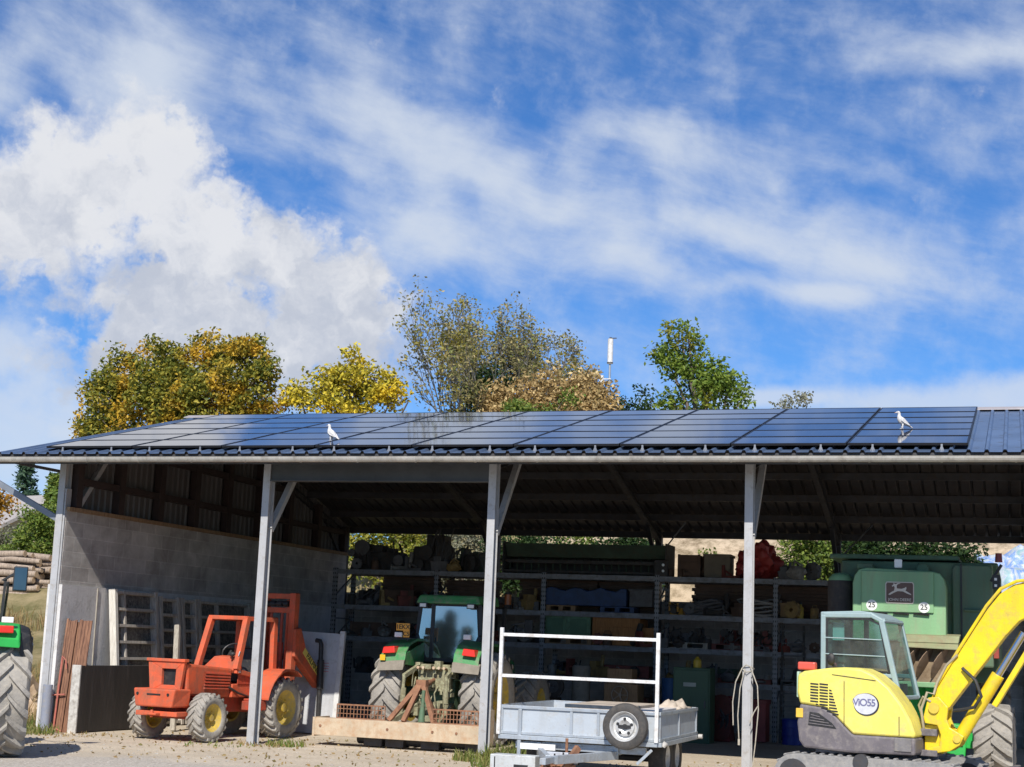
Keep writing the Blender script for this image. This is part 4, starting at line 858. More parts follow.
# straw spreader below with curved fins
b = MB(); b.hexa([(0.02, -0.28, 2.10), (0.92, -0.28, 2.10), (0.92, 0.3, 2.14), (0.02, 0.3, 2.14)], [(0.0, -0.25, 2.21), (0.94, -0.25, 2.21), (0.94, 0.3, 2.25), (0.0, 0.3, 2.25)]); b.hexa([(0.05, -0.36, 2.02), (0.92, -0.36, 2.00), (0.92, -0.2, 2.10), (0.05, -0.2, 2.10)], [(0.05, -0.36, 2.05), (0.92, -0.36, 2.03), (0.92, -0.2, 2.13), (0.05, -0.2, 2.13)])
b.build('chopper_hood', M('straw_stained_green', (0.26, 0.28, 0.15), 0.75, 0, 0.2, 2, dirt=(0.30, 0.23, 0.14), dirt_amt=0.5), cb, 0.01)
b = MB(); b.hexa([(-0.05, -0.10, 1.52), (0.78, -0.10, 1.46), (0.78, 0.35, 1.46), (-0.05, 0.35, 1.52)], [(0.02, -0.15, 2.10), (0.92, -0.15, 2.10), (0.92, 0.35, 2.10), (0.02, 0.35, 2.10)])
b.build('spreader_board', M('straw_stained_brown', (0.25, 0.185, 0.115), 0.85, 0, 0.25, 3, dirt=(0.15, 0.10, 0.06), dirt_amt=0.4), cb)
for x in (0.16, 0.36, 0.58):
    vs = []; K = 7
    for k in range(K):
        t = k/(K-1); xx = x-0.06+0.26*t+0.03*math.sin(t*math.pi); z = 1.56+0.50*t; d = 0.05+0.20*math.sin(t*math.pi)**0.8
        vs += [(xx, -0.13, z), (xx-0.02-0.10*math.sin(t*math.pi), -0.13-d, z+0.01), (xx+0.012, -0.13, z), (xx-0.008-0.10*math.sin(t*math.pi), -0.13-d, z+0.01)]
    fs = []
    for k in range(K-1):
        a = k*4; c = a+4; fs += [(a, c, c+1, a+1), (a+2, a+3, c+3, c+2), (a+1, c+1, c+3, a+3), (a, a+2, c+2, c)]
    raw('spreader_fin', vs, fs, M('fin_brown', (0.20, 0.135, 0.085), 0.8, 0, 0.3, 4), cb)
MB().box(-0.05, 0.80, -0.12, 0.0, 1.42, 1.50).build('spreader_lip', combg, cb, 0.01)
# steering axle and rear wheels
b = MB(); b.box(-0.5, 1.0, 0.70, 0.95, 0.66, 0.86); b.box(-0.4, 0.45, 0.6, 1.1, 0.8, 1.5); b.hexa([(0.70, 0.45, 0.42), (0.98, 0.45, 0.36), (0.98, 0.9, 0.36), (0.70, 0.9, 0.42)], [(0.62, 0.50, 0.84), (1.02, 0.50, 0.86), (1.02, 0.9, 0.86), (0.62, 0.9, 0.84)]); b.box(0.98, 1.12, 0.50, 0.85, 0.50, 0.92); b.box(0.40, 0.58, 0.3, 0.5, 1.15, 1.5)
b.build('steering_axle', jdbright, cb, 0.015)
b = MB(); b.bar((0.2, 0.52, 0.62), (0.95, 0.46, 0.56), 0.05, 0.05); b.tube([(0.5, 0.4, 1.2), (0.65, 0.3, 0.95), (0.8, 0.4, 0.75)], 0.02); b.build('tie_rod', hosem, cb)
for s in (-1, 1): wheel(cb, (1.42 if s > 0 else -0.55, 0.72, 0.60), 0.60, 0.58, 0.30, rubberg, yellowrim, s, 16, 0.05, 1, rz=R_(-3), spin=0.1)
for s in (-1, 1): wheel(cb, (s*1.35, 5.0, 0.85), 0.85, 0.6, 0.45, rubber, yellowrim, s, 18, 0.05, 1)
b = MB(); b.bar((1.40, 0.5, 3.1), (1.56, 0.45, 3.36), 0.04, 0.04); b.box(1.42, 1.54, 0.40, 0.46, 2.98, 3.2); b.build('lamp_bracket', black, cb)
MB().cyl((1.52, 0.45, 3.40), (1.52, 0.45, 3.54), 0.06, 0.05).build('beacon', M('red_beacon', (0.22, 0.03, 0.02), 0.3, 0, 0.1, 5, bump=0), cb, smooth=True)
for z in (3.03, 3.13): MB().box(1.45, 1.49, 0.395, 0.40, z-0.02, z+0.02).build('reflector', whitelens, cb)
b = MB(); b.box(1.42, 1.50, 0.7, 1.2, 1.9, 2.5); b.build('guard', M('red_guard', (0.3, 0.05, 0.03), 0.6), cb, 0.01)

# ------------------------------------------------------------------ yellow tracked excavator
ev = thing('excavator', 'yellow tracked mini excavator with grey-green cab and raised boom in front of the combine', 'excavator', (4.38, -1.90, 0), R_(-9))
ND = -0.92          # near side of the house
b = MB()
yel = [(-0.86, 1.20), (-0.90, 1.35), (-0.89, 1.58), (-0.80, 1.63), (-0.42, 1.685), (-0.20, 1.70), (0.02, 1.69), (0.20, 1.62), (0.40, 1.47), (0.58, 1.26), (0.70, 1.06), (0.76, 0.90), (0.76, 0.84), (-0.10, 0.84), (-0.20, 0.93), (-0.36, 1.08), (-0.52, 1.17)]
yel = [(x*0.94+0.07, z) for x, z in yel]; b.prism(yel, 'y', ND, -0.30)
cover = b.build('engine_cover', exyf, ev, 0.03, smooth=True)
b = MB(); b.box(-0.14, -0.132, ND-0.006, ND+0.001, 0.95, 1.52); b.box(0.58, 0.588, ND-0.006, ND+0.001, 0.86, 1.10); b.bar((-0.30, ND-0.003, 1.60), (0.28, ND-0.003, 1.545), 0.008, 0.008); b.build('panel_gap', black, cover)
b = MB()
for k in range(11):
    z = 1.075+0.038*k; xr = -0.20-0.012*k; xl = max(-0.60, -0.30-0.075*k)
    cuts = [q for q in (-0.60, -0.475, -0.345) if q > xl+0.03]; xs_ = [xl]+cuts+[xr]
    for xa, xb in zip(xs_, xs_[1:]):
        if xb-xa > 0.04: b.hexa([(xa+0.008, ND-0.004, z+0.004), (xb-0.008, ND-0.004, z-0.002), (xb-0.008, ND+0.01, z-0.002), (xa+0.008, ND+0.01, z+0.004)], [(xa+0.008, ND-0.004, z+0.025), (xb-0.008, ND-0.004, z+0.019), (xb-0.008, ND+0.01, z+0.019), (xa+0.008, ND+0.01, z+0.025)])
b.build('vent_louvre', black, cover)
b = MB(); b.lathe([(0.0, 0.155), (0.006, 0.155), (0.008, 0.0)], (0.16, ND-0.008, 1.24), 'y', 32)
b.bm.free(); b = MB(); pts = [(0.16+0.16*math.cos(t)*(1.05), 1.235+0.145*math.sin(t)) for t in [2*math.pi*i/30 for i in range(30)]]
pts = [(x if not (z > 1.235 and x < 0.10) else x-0.02, z) for x, z in pts]
b.prism(pts, 'y', ND-0.010, ND-0.001); lg = b.build('logo', M('logo_black', (0.03, 0.03, 0.05), 0.4, 0, 0.1, 5, bump=0), cover)
b = MB(); b.prism([(0.152+(x-0.16)*0.93, 1.24+(z-1.235)*0.93) for x, z in pts], 'y', ND-0.013, ND-0.010); b.build('logo_disc', M('logo_silver', (0.66, 0.66, 0.68), 0.35, 0.2, 0.15, 9, bump=0), lg)
text('ViO55', 'lettering', M('logo_ink', (0.16, 0.16, 0.28), 0.4, 0, 0.1, 5, bump=0), lg, (0.135, ND-0.0145, 1.255), (math.pi/2, 0, 0), 0.128, 0.004, 0.86)
b = MB()
dk = [(-0.86, 1.20), (-0.52, 1.17), (-0.36, 1.08), (-0.20, 0.93), (-0.10, 0.84), (0.76, 0.84), (0.76, 0.62), (-0.10, 0.60), (-0.80, 0.63), (-0.87, 0.72), (-0.90, 0.95)]
dk = [(x*0.94+0.07, z) for x, z in dk]; b.prism(dk, 'y', ND+0.006, 0.90); b.prism([(-0.78, 1.20), (-0.76, 1.60), (-0.62, 1.63), (-0.62, 1.20)], 'y', -0.30, 0.9)
cwm = b.build('counterweight', exg, ev, 0.03)
b = MB(); b.prism([(-0.62, 0.93), (-0.60, 1.10), (-0.48, 1.09), (-0.30, 0.97), (-0.24, 0.90)], 'y', ND-0.002, ND+0.012); vg = b.build('side_vent', black, cwm)
b = MB()
for k in range(4): b.bar((-0.61+0.01*k, ND-0.005, 0.955+k*0.037), (-0.28-0.06*k, ND-0.005, 0.93+k*0.037), 0.012, 0.010)
b.build('vent_slat', exg, vg)
b = MB(); b.box(0.52, 0.74, ND-0.012, ND+0.01, 0.66, 0.83); b.build('step_plate', M('step_grey', (0.17, 0.16, 0.16), 0.6, 0, 0.2, 6, dirt=(0.28, 0.25, 0.21)), cwm, 0.008)
MB().box(-0.785, -0.69, ND-0.01, ND+0.03, 1.02, 1.14).build('reflector', M('sticker_amber', (0.72, 0.46, 0.06), 0.4), cwm, 0.006)
# cab
b = MB(); z0, zt = 1.32, 2.40; ya, yb = -0.26, 0.82
for y in (ya, yb):
    b.bar((-0.60, y, z0), (-0.60, y, zt), 0.07, 0.07); b.bar((0.05, y, zt+0.01), (0.22, y, 2.33), 0.06, 0.06); b.bar((0.20, y, 2.34), (0.44, y, 1.30), 0.075, 0.065)
    b.bar((-0.60, y, 2.395), (0.06, y, 2.405), 0.06, 0.07); b.bar((-0.60, y, 1.62), (0.36, y, 1.60), 0.06, 0.06)
for x, z in ((-0.60, zt), (0.21, 2.34), (0.43, 1.32), (-0.6, 1.62)): b.bar((x, ya, z), (x, yb, z), 0.07, 0.06)
cf = b.build('cab_frame', exc_cab, ev, 0.015)
b = MB(); b.prism([(-0.64, 2.38), (-0.64, 2.44), (-0.1, 2.465), (0.06, 2.45), (0.26, 2.34), (0.24, 2.31), (0.05, 2.40)], 'y', ya-0.02, yb+0.02); b.build('cab_roof', exc_cab, ev, 0.015)
raw('side_window', [(-0.565, ya-0.01, 1.66), (0.32, ya-0.01, 1.64), (0.19, ya-0.01, 2.30), (0.03, ya-0.01, 2.37), (-0.565, ya-0.01, 2.36)], [(0, 1, 2, 3, 4)], cabglass, ev)
raw('side_window', [(-0.565, yb, 1.66), (0.32, yb, 1.64), (0.19, yb, 2.30), (0.03, yb, 2.37), (-0.565, yb, 2.36)], [(0, 1, 2, 3, 4)], cabglass, ev)
raw('windscreen', [(0.235, ya+0.04, 2.30), (0.235, yb-0.04, 2.30), (0.435, yb-0.04, 1.36), (0.435, ya+0.04, 1.36)], [(0, 1, 2, 3)], cabglass, ev)
raw('rear_window', [(-0.60, ya+0.04, 2.36), (-0.60, yb-0.04, 2.36), (-0.60, yb-0.04, 1.66), (-0.60, ya+0.04, 1.66)], [(0, 1, 2, 3)], cabglass, ev)
b = MB()
for z in (1.86, 2.08): b.cyl((-0.57, ya-0.02, z+0.01), (0.30-(z-1.6)*0.2, ya-0.02, z), 0.009, None, 6)
b.build('window_bar', exc_cab, ev)
b = MB(); wq = [(-0.565, 1.66), (0.32, 1.64), (0.19, 2.30), (0.03, 2.37), (-0.565, 2.36)]; cq = (-0.15, 2.0)
for i in range(5):
    p, q = wq[i], wq[(i+1) % 5]; pi = (p[0]+(cq[0]-p[0])*0.07, p[1]+(cq[1]-p[1])*0.07); qi = (q[0]+(cq[0]-q[0])*0.07, q[1]+(cq[1]-q[1])*0.07); b.prism([p, q, qi, pi], 'y', ya-0.016, ya-0.008)
b.build('window_seal', black, ev)
b = MB(); b.box(-0.56, -0.50, ya+0.05, yb-0.05, 1.4, 2.3); b.box(-0.30, -0.24, 0.75, 0.80, 1.4, 2.36); b.build('cab_lining', exg, ev)
b = MB(); b.box(-0.52, -0.34, ya+0.10, ya+0.11, 2.06, 2.30); b.build('paper_notice', M('notice_pale', (0.55, 0.68, 0.64), 0.7), ev)
b = MB(); b.hexa([(-0.05, ya-0.015, 1.52), (0.37, ya-0.015, 1.40), (0.37, ya+0.02, 1.40), (-0.05, ya+0.02, 1.52)], [(-0.05, ya-0.015, 1.63), (0.35, ya-0.015, 1.62), (0.35, ya+0.02, 1.62), (-0.05, ya+0.02, 1.63)]); b.build('lower_panel', exg, ev)
b = MB(); b.box(-0.42, 0.0, 0.05, 0.55, 1.4, 1.62); b.hexa([(-0.5, 0.08, 1.6), (-0.36, 0.08, 1.6), (-0.36, 0.52, 1.6), (-0.5, 0.52, 1.6)], [(-0.56, 0.1, 2.2), (-0.46, 0.1, 2.2), (-0.46, 0.5, 2.2), (-0.56, 0.5, 2.2)]); b.build('seat', M('seat_grey', (0.11, 0.13, 0.12), 0.8), ev, 0.03)
b = MB(); b.cyl((0.1, 0.0, 1.4), (0.12, 0.0, 1.85), 0.02); b.cyl((0.1, 0.5, 1.4), (0.12, 0.5, 1.85), 0.02); b.box(0.15, 0.35, -0.1, 0.6, 1.32, 1.5); b.build('control_lever', black, ev)
b = MB(); b.bar((-0.36, ya-0.2, 1.68), (-0.42, ya-0.25, 1.74), 0.03, 0.03); b.blob((-0.42, ya-0.28, 1.80), 0.06, 0.03, 0.085, 0.05, sub=2); b.build('mirror', black, ev, smooth=True)
MB().box(-0.80, -0.56, ND+0.10, ND+0.22, 1.645, 1.75).build('tail_light', M('faded_red_lens', (0.62, 0.09, 0.06), 0.4, 0, 0.1, 5, bump=0), ev, 0.02)
MB().box(-0.795, -0.76, ND+0.05, ND+0.4, 1.28, 1.62).build('rear_panel', M('pale_green_panel', (0.40, 0.55, 0.42), 0.5), ev, 0.01)
b = MB(); b.tube([(0.46, ya, 1.30), (0.50, ya-0.15, 1.20), (0.55, ya-0.3, 1.05), (0.62, ya-0.3, 0.9)], 0.025); b.tube([(0.40, ya, 1.34), (0.58, ya-0.1, 1.28), (0.66, ya-0.2, 1.1)], 0.02); b.build('hydraulic_hose', hosem, ev, smooth=True)
# swing post, boom, ram, arm and bucket
b = MB(); yc = -0.32
b.prism([(0.80, 1.10), (0.86, 1.35), (1.00, 1.37), (1.12, 1.24), (1.10, 1.08), (1.14, 0.98), (1.32, 0.88), (1.26, 0.76), (1.14, 0.68), (0.84, 0.62), (0.84, 0.70), (1.00, 0.74), (1.02, 0.88), (0.98, 1.00), (0.82, 1.02)], 'y', yc-0.17, yc-0.10)
b.prism([(0.80, 1.10), (0.86, 1.35), (1.00, 1.37), (1.12, 1.24), (1.10, 1.08), (1.14, 0.98), (1.32, 0.88), (1.26, 0.76), (1.14, 0.68), (0.84, 0.62), (0.84, 0.70), (1.00, 0.74), (1.02, 0.88), (0.98, 1.00), (0.82, 1.02)], 'y', yc+0.10, yc+0.17)
b.box(0.80, 1.05, yc-0.10, yc+0.10, 0.64, 1.0)
sp_ = b.build('swing_post', exy, ev, 0.012)
b = MB(); b.box(0.74, 0.98, yc-0.2, yc+0.2, 0.60, 0.68); b.box(0.74, 0.98, yc-0.2, yc+0.2, 0.86, 0.95); b.cyl((0.9, yc, 0.55), (0.9, yc, 1.0), 0.06); b.build('swing_bracket', exg, ev, 0.01)
pinm = M('pin_yellow', (0.6, 0.45, 0.06), 0.5); MB().cyl((0.94, yc-0.20, 1.22), (0.94, yc+0.2, 1.22), 0.07, None, 16).build('pin', pinm, ev, smooth=True); MB().cyl((1.23, yc-0.19, 0.84), (1.23, yc+0.19, 0.84), 0.05, None, 14).build('pin', pinm, ev, smooth=True)
boom = [(0.86, 1.30), (1.00, 1.55), (1.30, 2.02), (1.62, 2.52), (1.78, 2.72), (1.95, 2.84), (2.15, 2.90), (2.60, 2.92), (3.05, 2.82), (3.10, 2.70), (2.65, 2.62), (2.25, 2.50), (2.02, 2.38), (1.84, 2.18), (1.60, 1.86), (1.30, 1.47), (1.10, 1.20), (0.98, 1.12)]
b = MB(); b.prism(boom, 'y', yc-0.10, yc+0.10); bo = b.build('boom', exy, ev, 0.012)
b = MB(); b.tube([(0.95, yc-0.12, 1.49), (1.28, yc-0.12, 2.03), (1.62, yc-0.12, 2.57), (1.80, yc-0.12, 2.79), (2.0, yc-0.12, 2.89), (2.5, yc-0.12, 2.96)], 0.022, 8); b.build('boom_pipe', exy, bo, smooth=True)
d = Vector((0.85, 0, 1.42)).normalized(); a0 = Vector((1.23, yc-0.02, 0.84)); o_ = Vector((0.0, 0, 0))
b = MB(); b.cyl(a0+d*0.02, a0+d*0.98, 0.085, None, 18); b.cyl(a0-d*0.06, a0+d*0.12, 0.07, None, 12); ram = b.build('boom_cylinder', exy, ev, 0.006, smooth=True)
MB().cyl(a0+d*0.97, a0+d*1.62, 0.05, None, 14).build('rod', chrome, ram, smooth=True)
pd = Vector((d.z, 0, -d.x))
b = MB(); b.bar(a0+pd*0.17+d*0.62-Vector((0, 0.06, 0)), a0+pd*0.17+d*1.75-Vector((0, 0.06, 0)), 0.12, 0.07, side=tuple(pd)); b.build('rod_guard', exy, ev, 0.008)
b = MB(); b.prism([(2.80, 2.95), (3.08, 3.02), (3.12, 2.80), (3.30, 1.9), (3.34, 1.35), (3.22, 1.33), (3.02, 2.0), (2.80, 2.72)], 'y', yc-0.07, yc+0.07); b.build('dipper', exy, ev, 0.01)
b = MB(); b.prism([(3.16, 1.40), (3.38, 1.42), (3.40, 1.15), (3.30, 0.90), (3.02, 0.82), (2.80, 0.98), (2.86, 1.0), (3.04, 0.9), (3.20, 1.0), (3.22, 1.25)], 'y', yc-0.24, yc+0.24); b.build('bucket', exg, ev, 0.01)
b = MB()
b.tube([(0.80, yc-0.15, 0.95), (0.78, yc-0.2, 1.2), (0.86, yc-0.2, 1.42), (0.94, yc-0.18, 1.40), (0.98, yc-0.16, 1.55), (1.10, yc-0.14, 1.78), (1.24, yc-0.13, 1.92)], 0.018); b.tube([(0.80, yc-0.1, 1.0), (0.74, yc-0.15, 1.25), (0.80, yc-0.18, 1.36), (0.90, yc-0.17, 1.3)], 0.016)
b.build('boom_hose', M('hose_tan', (0.35, 0.30, 0.20), 0.6), ev, smooth=True)
b = MB(); b.tube([(1.30, yc-0.13, 1.75), (1.48, yc-0.2, 1.60), (1.55, yc-0.2, 1.40), (1.46, yc-0.18, 1.26), (1.30, yc-0.15, 1.22), (1.18, yc-0.13, 1.20)], 0.022); b.build('boom_hose', hosem, ev, smooth=True)
# tracks
def track(y0, y1):
    b = MB(); pts = []
    xa, xb, r = -0.80, 1.16, 0.265
    for k in range(9): a = math.pi/2+math.pi*k/8; pts.append((xa+r*math.cos(a), 0.285+r*math.sin(a)))
    for k in range(9): a = -math.pi/2+math.pi*k/8; pts.append((xb+r*math.cos(a), 0.285+r*math.sin(a)))
    b.prism(pts, 'y', y0, y1)
    # cleats
    per = []
    n = 46; L1 = xb-xa; C = 2*L1+2*math.pi*r
    for k in range(n):
        s = C*k/n
        if s < L1: p, nn = (xa+s, 0.285+r), (0, 1)
        elif s < L1+math.pi*r: a = math.pi/2-(s-L1)/r; p, nn = (xb+r*math.cos(a), 0.285+r*math.sin(a)), (math.cos(a), math.sin(a))
        elif s < 2*L1+math.pi*r: p, nn = (xb-(s-L1-math.pi*r), 0.285-r), (0, -1)
        else: a = -math.pi/2-(s-2*L1-math.pi*r)/r; p, nn = (xa+r*math.cos(a), 0.285+r*math.sin(a)), (math.cos(a), math.sin(a))
        t = (-nn[1], nn[0]); w = 0.024; h = 0.022
        q = [(p[0]+t[0]*w, p[1]+t[1]*w), (p[0]-t[0]*w, p[1]-t[1]*w), (p[0]-t[0]*w*0.6+nn[0]*h, p[1]-t[1]*w*0.6+nn[1]*h), (p[0]+t[0]*w*0.6+nn[0]*h, p[1]+t[1]*w*0.6+nn[1]*h)]
        b.prism(q, 'y', y0+0.01, y1-0.01)
    t = b.build('track', M('rubber_track', (0.20, 0.20, 0.205), 0.85, 0, 0.2, 5, dirt=(0.36, 0.34, 0.31), dirt_amt=0.8, bump=0.3), ev, 0.006)
    b = MB(); ys = y0-0.004 if y0 < 0 else y1+0.004
    for x in (-0.80, 1.16): b.cyl((x, y0-0.006, 0.285), (x, y1+0.006, 0.285), 0.20, None, 20)
    for x in (-0.35, 0.05, 0.45, 0.8): b.cyl((x, y0-0.006, 0.13), (x, y1+0.006, 0.13), 0.09, None, 14)
    b.cyl((0.1, y0-0.03, 0.50), (0.1, y1, 0.50), 0.10, None, 14)
    b.build('roller', darksteel, t, smooth=True)
track(-0.98, -0.58); track(0.55, 0.95)
b = MB(); b.box(-0.5, 0.9, -0.58, 0.55, 0.22, 0.50); b.cyl((0.15, 0, 0.5), (0.15, 0, 0.62), 0.45, None, 24); b.build('undercarriage', exg, ev, 0.01)
b = MB(); b.prism([(1.70, 0.10), (1.78, 0.10), (1.74, 0.30), (1.80, 0.48), (1.72, 0.48), (1.66, 0.30)], 'y', -0.95, 0.95); b.bar((0.9, -0.3, 0.3), (1.7, -0.3, 0.3), 0.1, 0.12); b.bar((0.9, 0.3, 0.3), (1.7, 0.3, 0.3), 0.1, 0.12); b.build('dozer_blade', exg, ev, 0.01)

# ------------------------------------------------------------------ white-railed drop-side trailer
tl = thing('flatbed_trailer', 'grey drop-side trailer with white ladder rack and a spare wheel on its front board', 'trailer', (0.53, -1.75, 0))
galvt = M('trailer_zinc', (0.42, 0.46, 0.50), 0.42, 0.45, 0.12, 3, dirt=(0.30, 0.28, 0.25), dirt_amt=0.3)
bluep = M('trailer_board', (0.42, 0.46, 0.50), 0.5, 0.1, 0.08, 2, dirt=(0.38, 0.36, 0.33), dirt_amt=0.25)
TY0, TY1, TX0, TX1 = -1.25, 1.35, -1.12, 1.13
b = MB(); b.box(TX0, TX1, TY0+0.02, TY1, 0.57, 0.62); b.box(TX0+0.1, TX1-0.1, TY0+0.2, TY1, 0.62, 0.63); b.build('bed', palew, tl)
def board(name, x0, y0, x1, y1, ribs):
    b = MB(); d = Vector((x1-x0, y1-y0, 0)); n = d.length; u = d.normalized(); v = Vector((u.y, -u.x, 0))
    def slab(a0, a1, z0, z1, t0, t1):
        p = Vector((x0, y0, 0)); q = [p+u*a0+v*t0, p+u*a1+v*t0, p+u*a1+v*t1, p+u*a0+v*t1]
        b.hexa([(k.x, k.y, z0) for k in q], [(k.x, k.y, z1) for k in q])
    slab(0, n, 0.63, 0.98, -0.012, 0.0); pan = b.build(name, bluep, tl)
    b = MB(); slab(0, n, 0.955, 1.0, 0.001, 0.028); slab(0, n, 0.605, 0.645, 0.001, 0.028)
    for r in ribs: slab(r*n-0.02, r*n+0.02, 0.645, 0.955, 0.001, 0.022)
    b.build('board_rim', galvt, pan, 0.004)
board('front_board', TX0, TY0, TX1, TY0, (0.012, 0.135, 0.46, 0.63, 0.80, 0.988)); board('side_board', TX1, TY0+0.02, TX1, TY1, (0.02, 0.5, 0.98)); board('side_board', TX0, TY1, TX0, TY0+0.02, (0.02, 0.5, 0.98)); board('tail_board', TX1, TY1, TX0, TY1, (0.02, 0.5, 0.98))
b = MB()
for x in (TX0+0.0, TX1-0.01): b.bar((x, TY0-0.055, 0.60), (x, TY0-0.055, 2.06), 0.05, 0.05)
for z in (1.965, 1.40): b.bar((TX0+0.026, TY0-0.055, z), (TX1-0.036, TY0-0.055, z), 0.045, 0.045)
b.build('ladder_rack', whitep, tl, 0.004)
b = MB(); b.bar((TX0, TY0-0.02, 0.57), (TX1, TY0-0.02, 0.57), 0.07, 0.06); b.bar((TX1+0.02, TY0, 0.57), (TX1+0.02, TY1, 0.57), 0.06, 0.06)
for x in (-0.55, 0.55): b.bar((x, TY0, 0.46), (x, TY1, 0.46), 0.06, 0.12)
b.bar((-0.55, TY0+0.05, 0.40), (-0.05, TY0-1.2, 0.38), 0.07, 0.11); b.bar((0.55, TY0+0.05, 0.40), (0.05, TY0-1.2, 0.38), 0.07, 0.11); b.bar((-0.9, TY0+0.1, 0.47), (0.95, TY0+0.1, 0.47), 0.08, 0.10); b.bar((0, TY0-1.1, 0.38), (0, TY0-1.6, 0.38), 0.08, 0.08)
b.bar((-0.82, TY0-0.02, 0.33), (-0.82, TY0-0.02, 0.95), 0.05, 0.05); b.bar((TX1-0.08, TY0, 0.5), (TX1-0.28, TY0-0.02, 0.30), 0.03, 0.04)
b.build('chassis', galvt, tl, 0.004)
b = MB(); b.box(-1.06, -0.42, TY0-0.55, TY0-0.28, 0.14, 0.36); tb = b.build('tool_box', M('box_grey', (0.50, 0.52, 0.52), 0.5, 0.2, 0.1, 4, dirt=(0.35, 0.33, 0.3)), tl, 0.01)
b = MB(); b.box(-0.72, -0.52, TY0-0.556, TY0-0.549, 0.16, 0.24); b.box(-1.0, -0.985, TY0-0.556, TY0-0.549, 0.17, 0.33); b.build('slot', black, tb)
b = MB(); b.box(-0.78, -0.28, TY0-0.10, TY0-0.06, 0.42, 0.50); b.build('lamp_strip', whitelens, tl)
b = MB(); b.box(-0.30, 0.18, TY0-0.62, TY0-0.56, 0.30, 0.44); pl = b.build('equipment_plate', M('plate_pale', (0.52, 0.55, 0.60), 0.5, 0.1, 0.1, 4, dirt=(0.3, 0.3, 0.3)), tl, 0.006)
b = MB()
for k, (x, h) in enumerate(((-0.14, 0.09), (-0.02, 0.11), (0.06, 0.11), (0.13, 0.09))): b.box(x, x+0.022, TY0-0.626, TY0-0.621, 0.33, 0.33+h)
b.build('plate_mark', ink, pl)
b = MB(); b.bar((0.05, TY0-0.9, 0.2), (0.20, TY0-0.65, 0.52), 0.06, 0.08); b.cyl((0.0, TY0-0.5, 0.3), (0.0, TY0-0.5, 0.62), 0.02)
for k in range(14): b.tube([(rnd(-0.3, 0.15), TY0-0.7, rnd(0.32, 0.36)), (rnd(-0.3, 0.2), TY0-0.75, rnd(0.26, 0.33)), (rnd(-0.3, 0.2), TY0-0.8, rnd(0.2, 0.3))], 0.014, 5)
b.build('winch_cable', rust, tl)
# spare wheel, flat against the front board
sw = MB().lathe([(-0.085, 0.19), (-0.10, 0.22), (-0.098, 0.27), (-0.075, 0.30), (0.0, 0.31), (0.075, 0.30), (0.098, 0.27), (0.10, 0.22), (0.085, 0.19)], (0, 0, 0), 'y', 44, closed=True).build('spare_wheel', rubberd, tl, smooth=True)
sw.location = (0.72, TY0-0.17, 0.80)
MB().lathe([(-0.085, 0.205), (-0.10, 0.195), (-0.085, 0.18), (-0.02, 0.165), (-0.01, 0.135), (-0.05, 0.125), (-0.06, 0.09), (-0.035, 0.05), (-0.03, 0.001)], (0, 0, 0), 'y', 36, cap=False).build('rim', M('wheel_silver', (0.58, 0.58, 0.57), 0.4, 0.3, 0.1, 5, dirt=(0.33, 0.31, 0.28)), sw, smooth=True)
b = MB()
for k in range(5): a = math.pi*2*k/5+0.3; b.cyl((0.10*math.cos(a), -0.062, 0.10*math.sin(a)), (0.10*math.cos(a), -0.02, 0.10*math.sin(a)), 0.022, None, 8)
b.box(-0.09, 0.09, -0.066, -0.05, -0.02, 0.02); b.cyl((0, -0.07, 0), (0, -0.03, 0), 0.035, None, 10); b.build('wheel_bolt', black, sw)
for yy in (-0.32, 0.32):
    for s in (-1, 1): wheel(tl, (s*0.90, yy+0.30, 0.32), 0.32, 0.24, 0.18, rubberd, M('wheel_silver', (0.5, 0.5, 0.5)), s)
b = MB()
for s in (-1, 1): b.bar((s*0.92, -0.45, 0.60), (s*0.92, 1.1, 0.60), 0.24, 0.02)
b.build('mudguard', darksteel, tl)
b = MB(); b.cyl((-0.9, 0.03, 0.29), (0.9, 0.03, 0.29), 0.04); b.cyl((-0.9, 0.67, 0.29), (0.9, 0.67, 0.29), 0.04); b.build('axle', darksteel, tl)
MB().cyl((TX1+0.05, TY0+0.1, 0.55), (TX1+0.09, TY0+0.1, 0.60), 0.035).build('marker_lamp', M('dull_lens', (0.5, 0.48, 0.45), 0.4), tl, smooth=True); MB().cyl((TX1+0.06, TY1-0.1, 0.58), (TX1+0.12, TY1-0.1, 0.58), 0.035).build('marker_lamp', M('dull_lens', (0.5, 0.48, 0.45), 0.4), tl, smooth=True)
# load
def crumple(name, x0, x1, y0, y1, z, amp, mat, label, cat, seed):
    n = 14; vs = []
    for j in range(n):
        for i in range(n):
            u, v = i/(n-1), j/(n-1); k = noise.noise(Vector((u*4+seed, v*4, seed)))
            e = min(u, 1-u, v, 1-v)*6; e = min(1, e)
            vs.append((x0+(x1-x0)*u+0.03*k, y0+(y1-y0)*v+0.03*noise.noise(Vector((u*5, v*5+seed, 2))), z+amp*(0.4+k)*e+0.02))
    fs = [(j*n+i, j*n+i+1, (j+1)*n+i+1, (j+1)*n+i) for j in range(n-1) for i in range(n-1)]
    o = raw(name, vs, fs, mat, None, True); s = o.modifiers.new('thick', 'SOLIDIFY'); s.thickness = 0.03; s.offset = 0
    return tag(o, label, cat)
beige = M('beige_sheet', (0.52, 0.44, 0.35), 0.8, 0, 0.15, 4, dirt=(0.40, 0.32, 0.24))
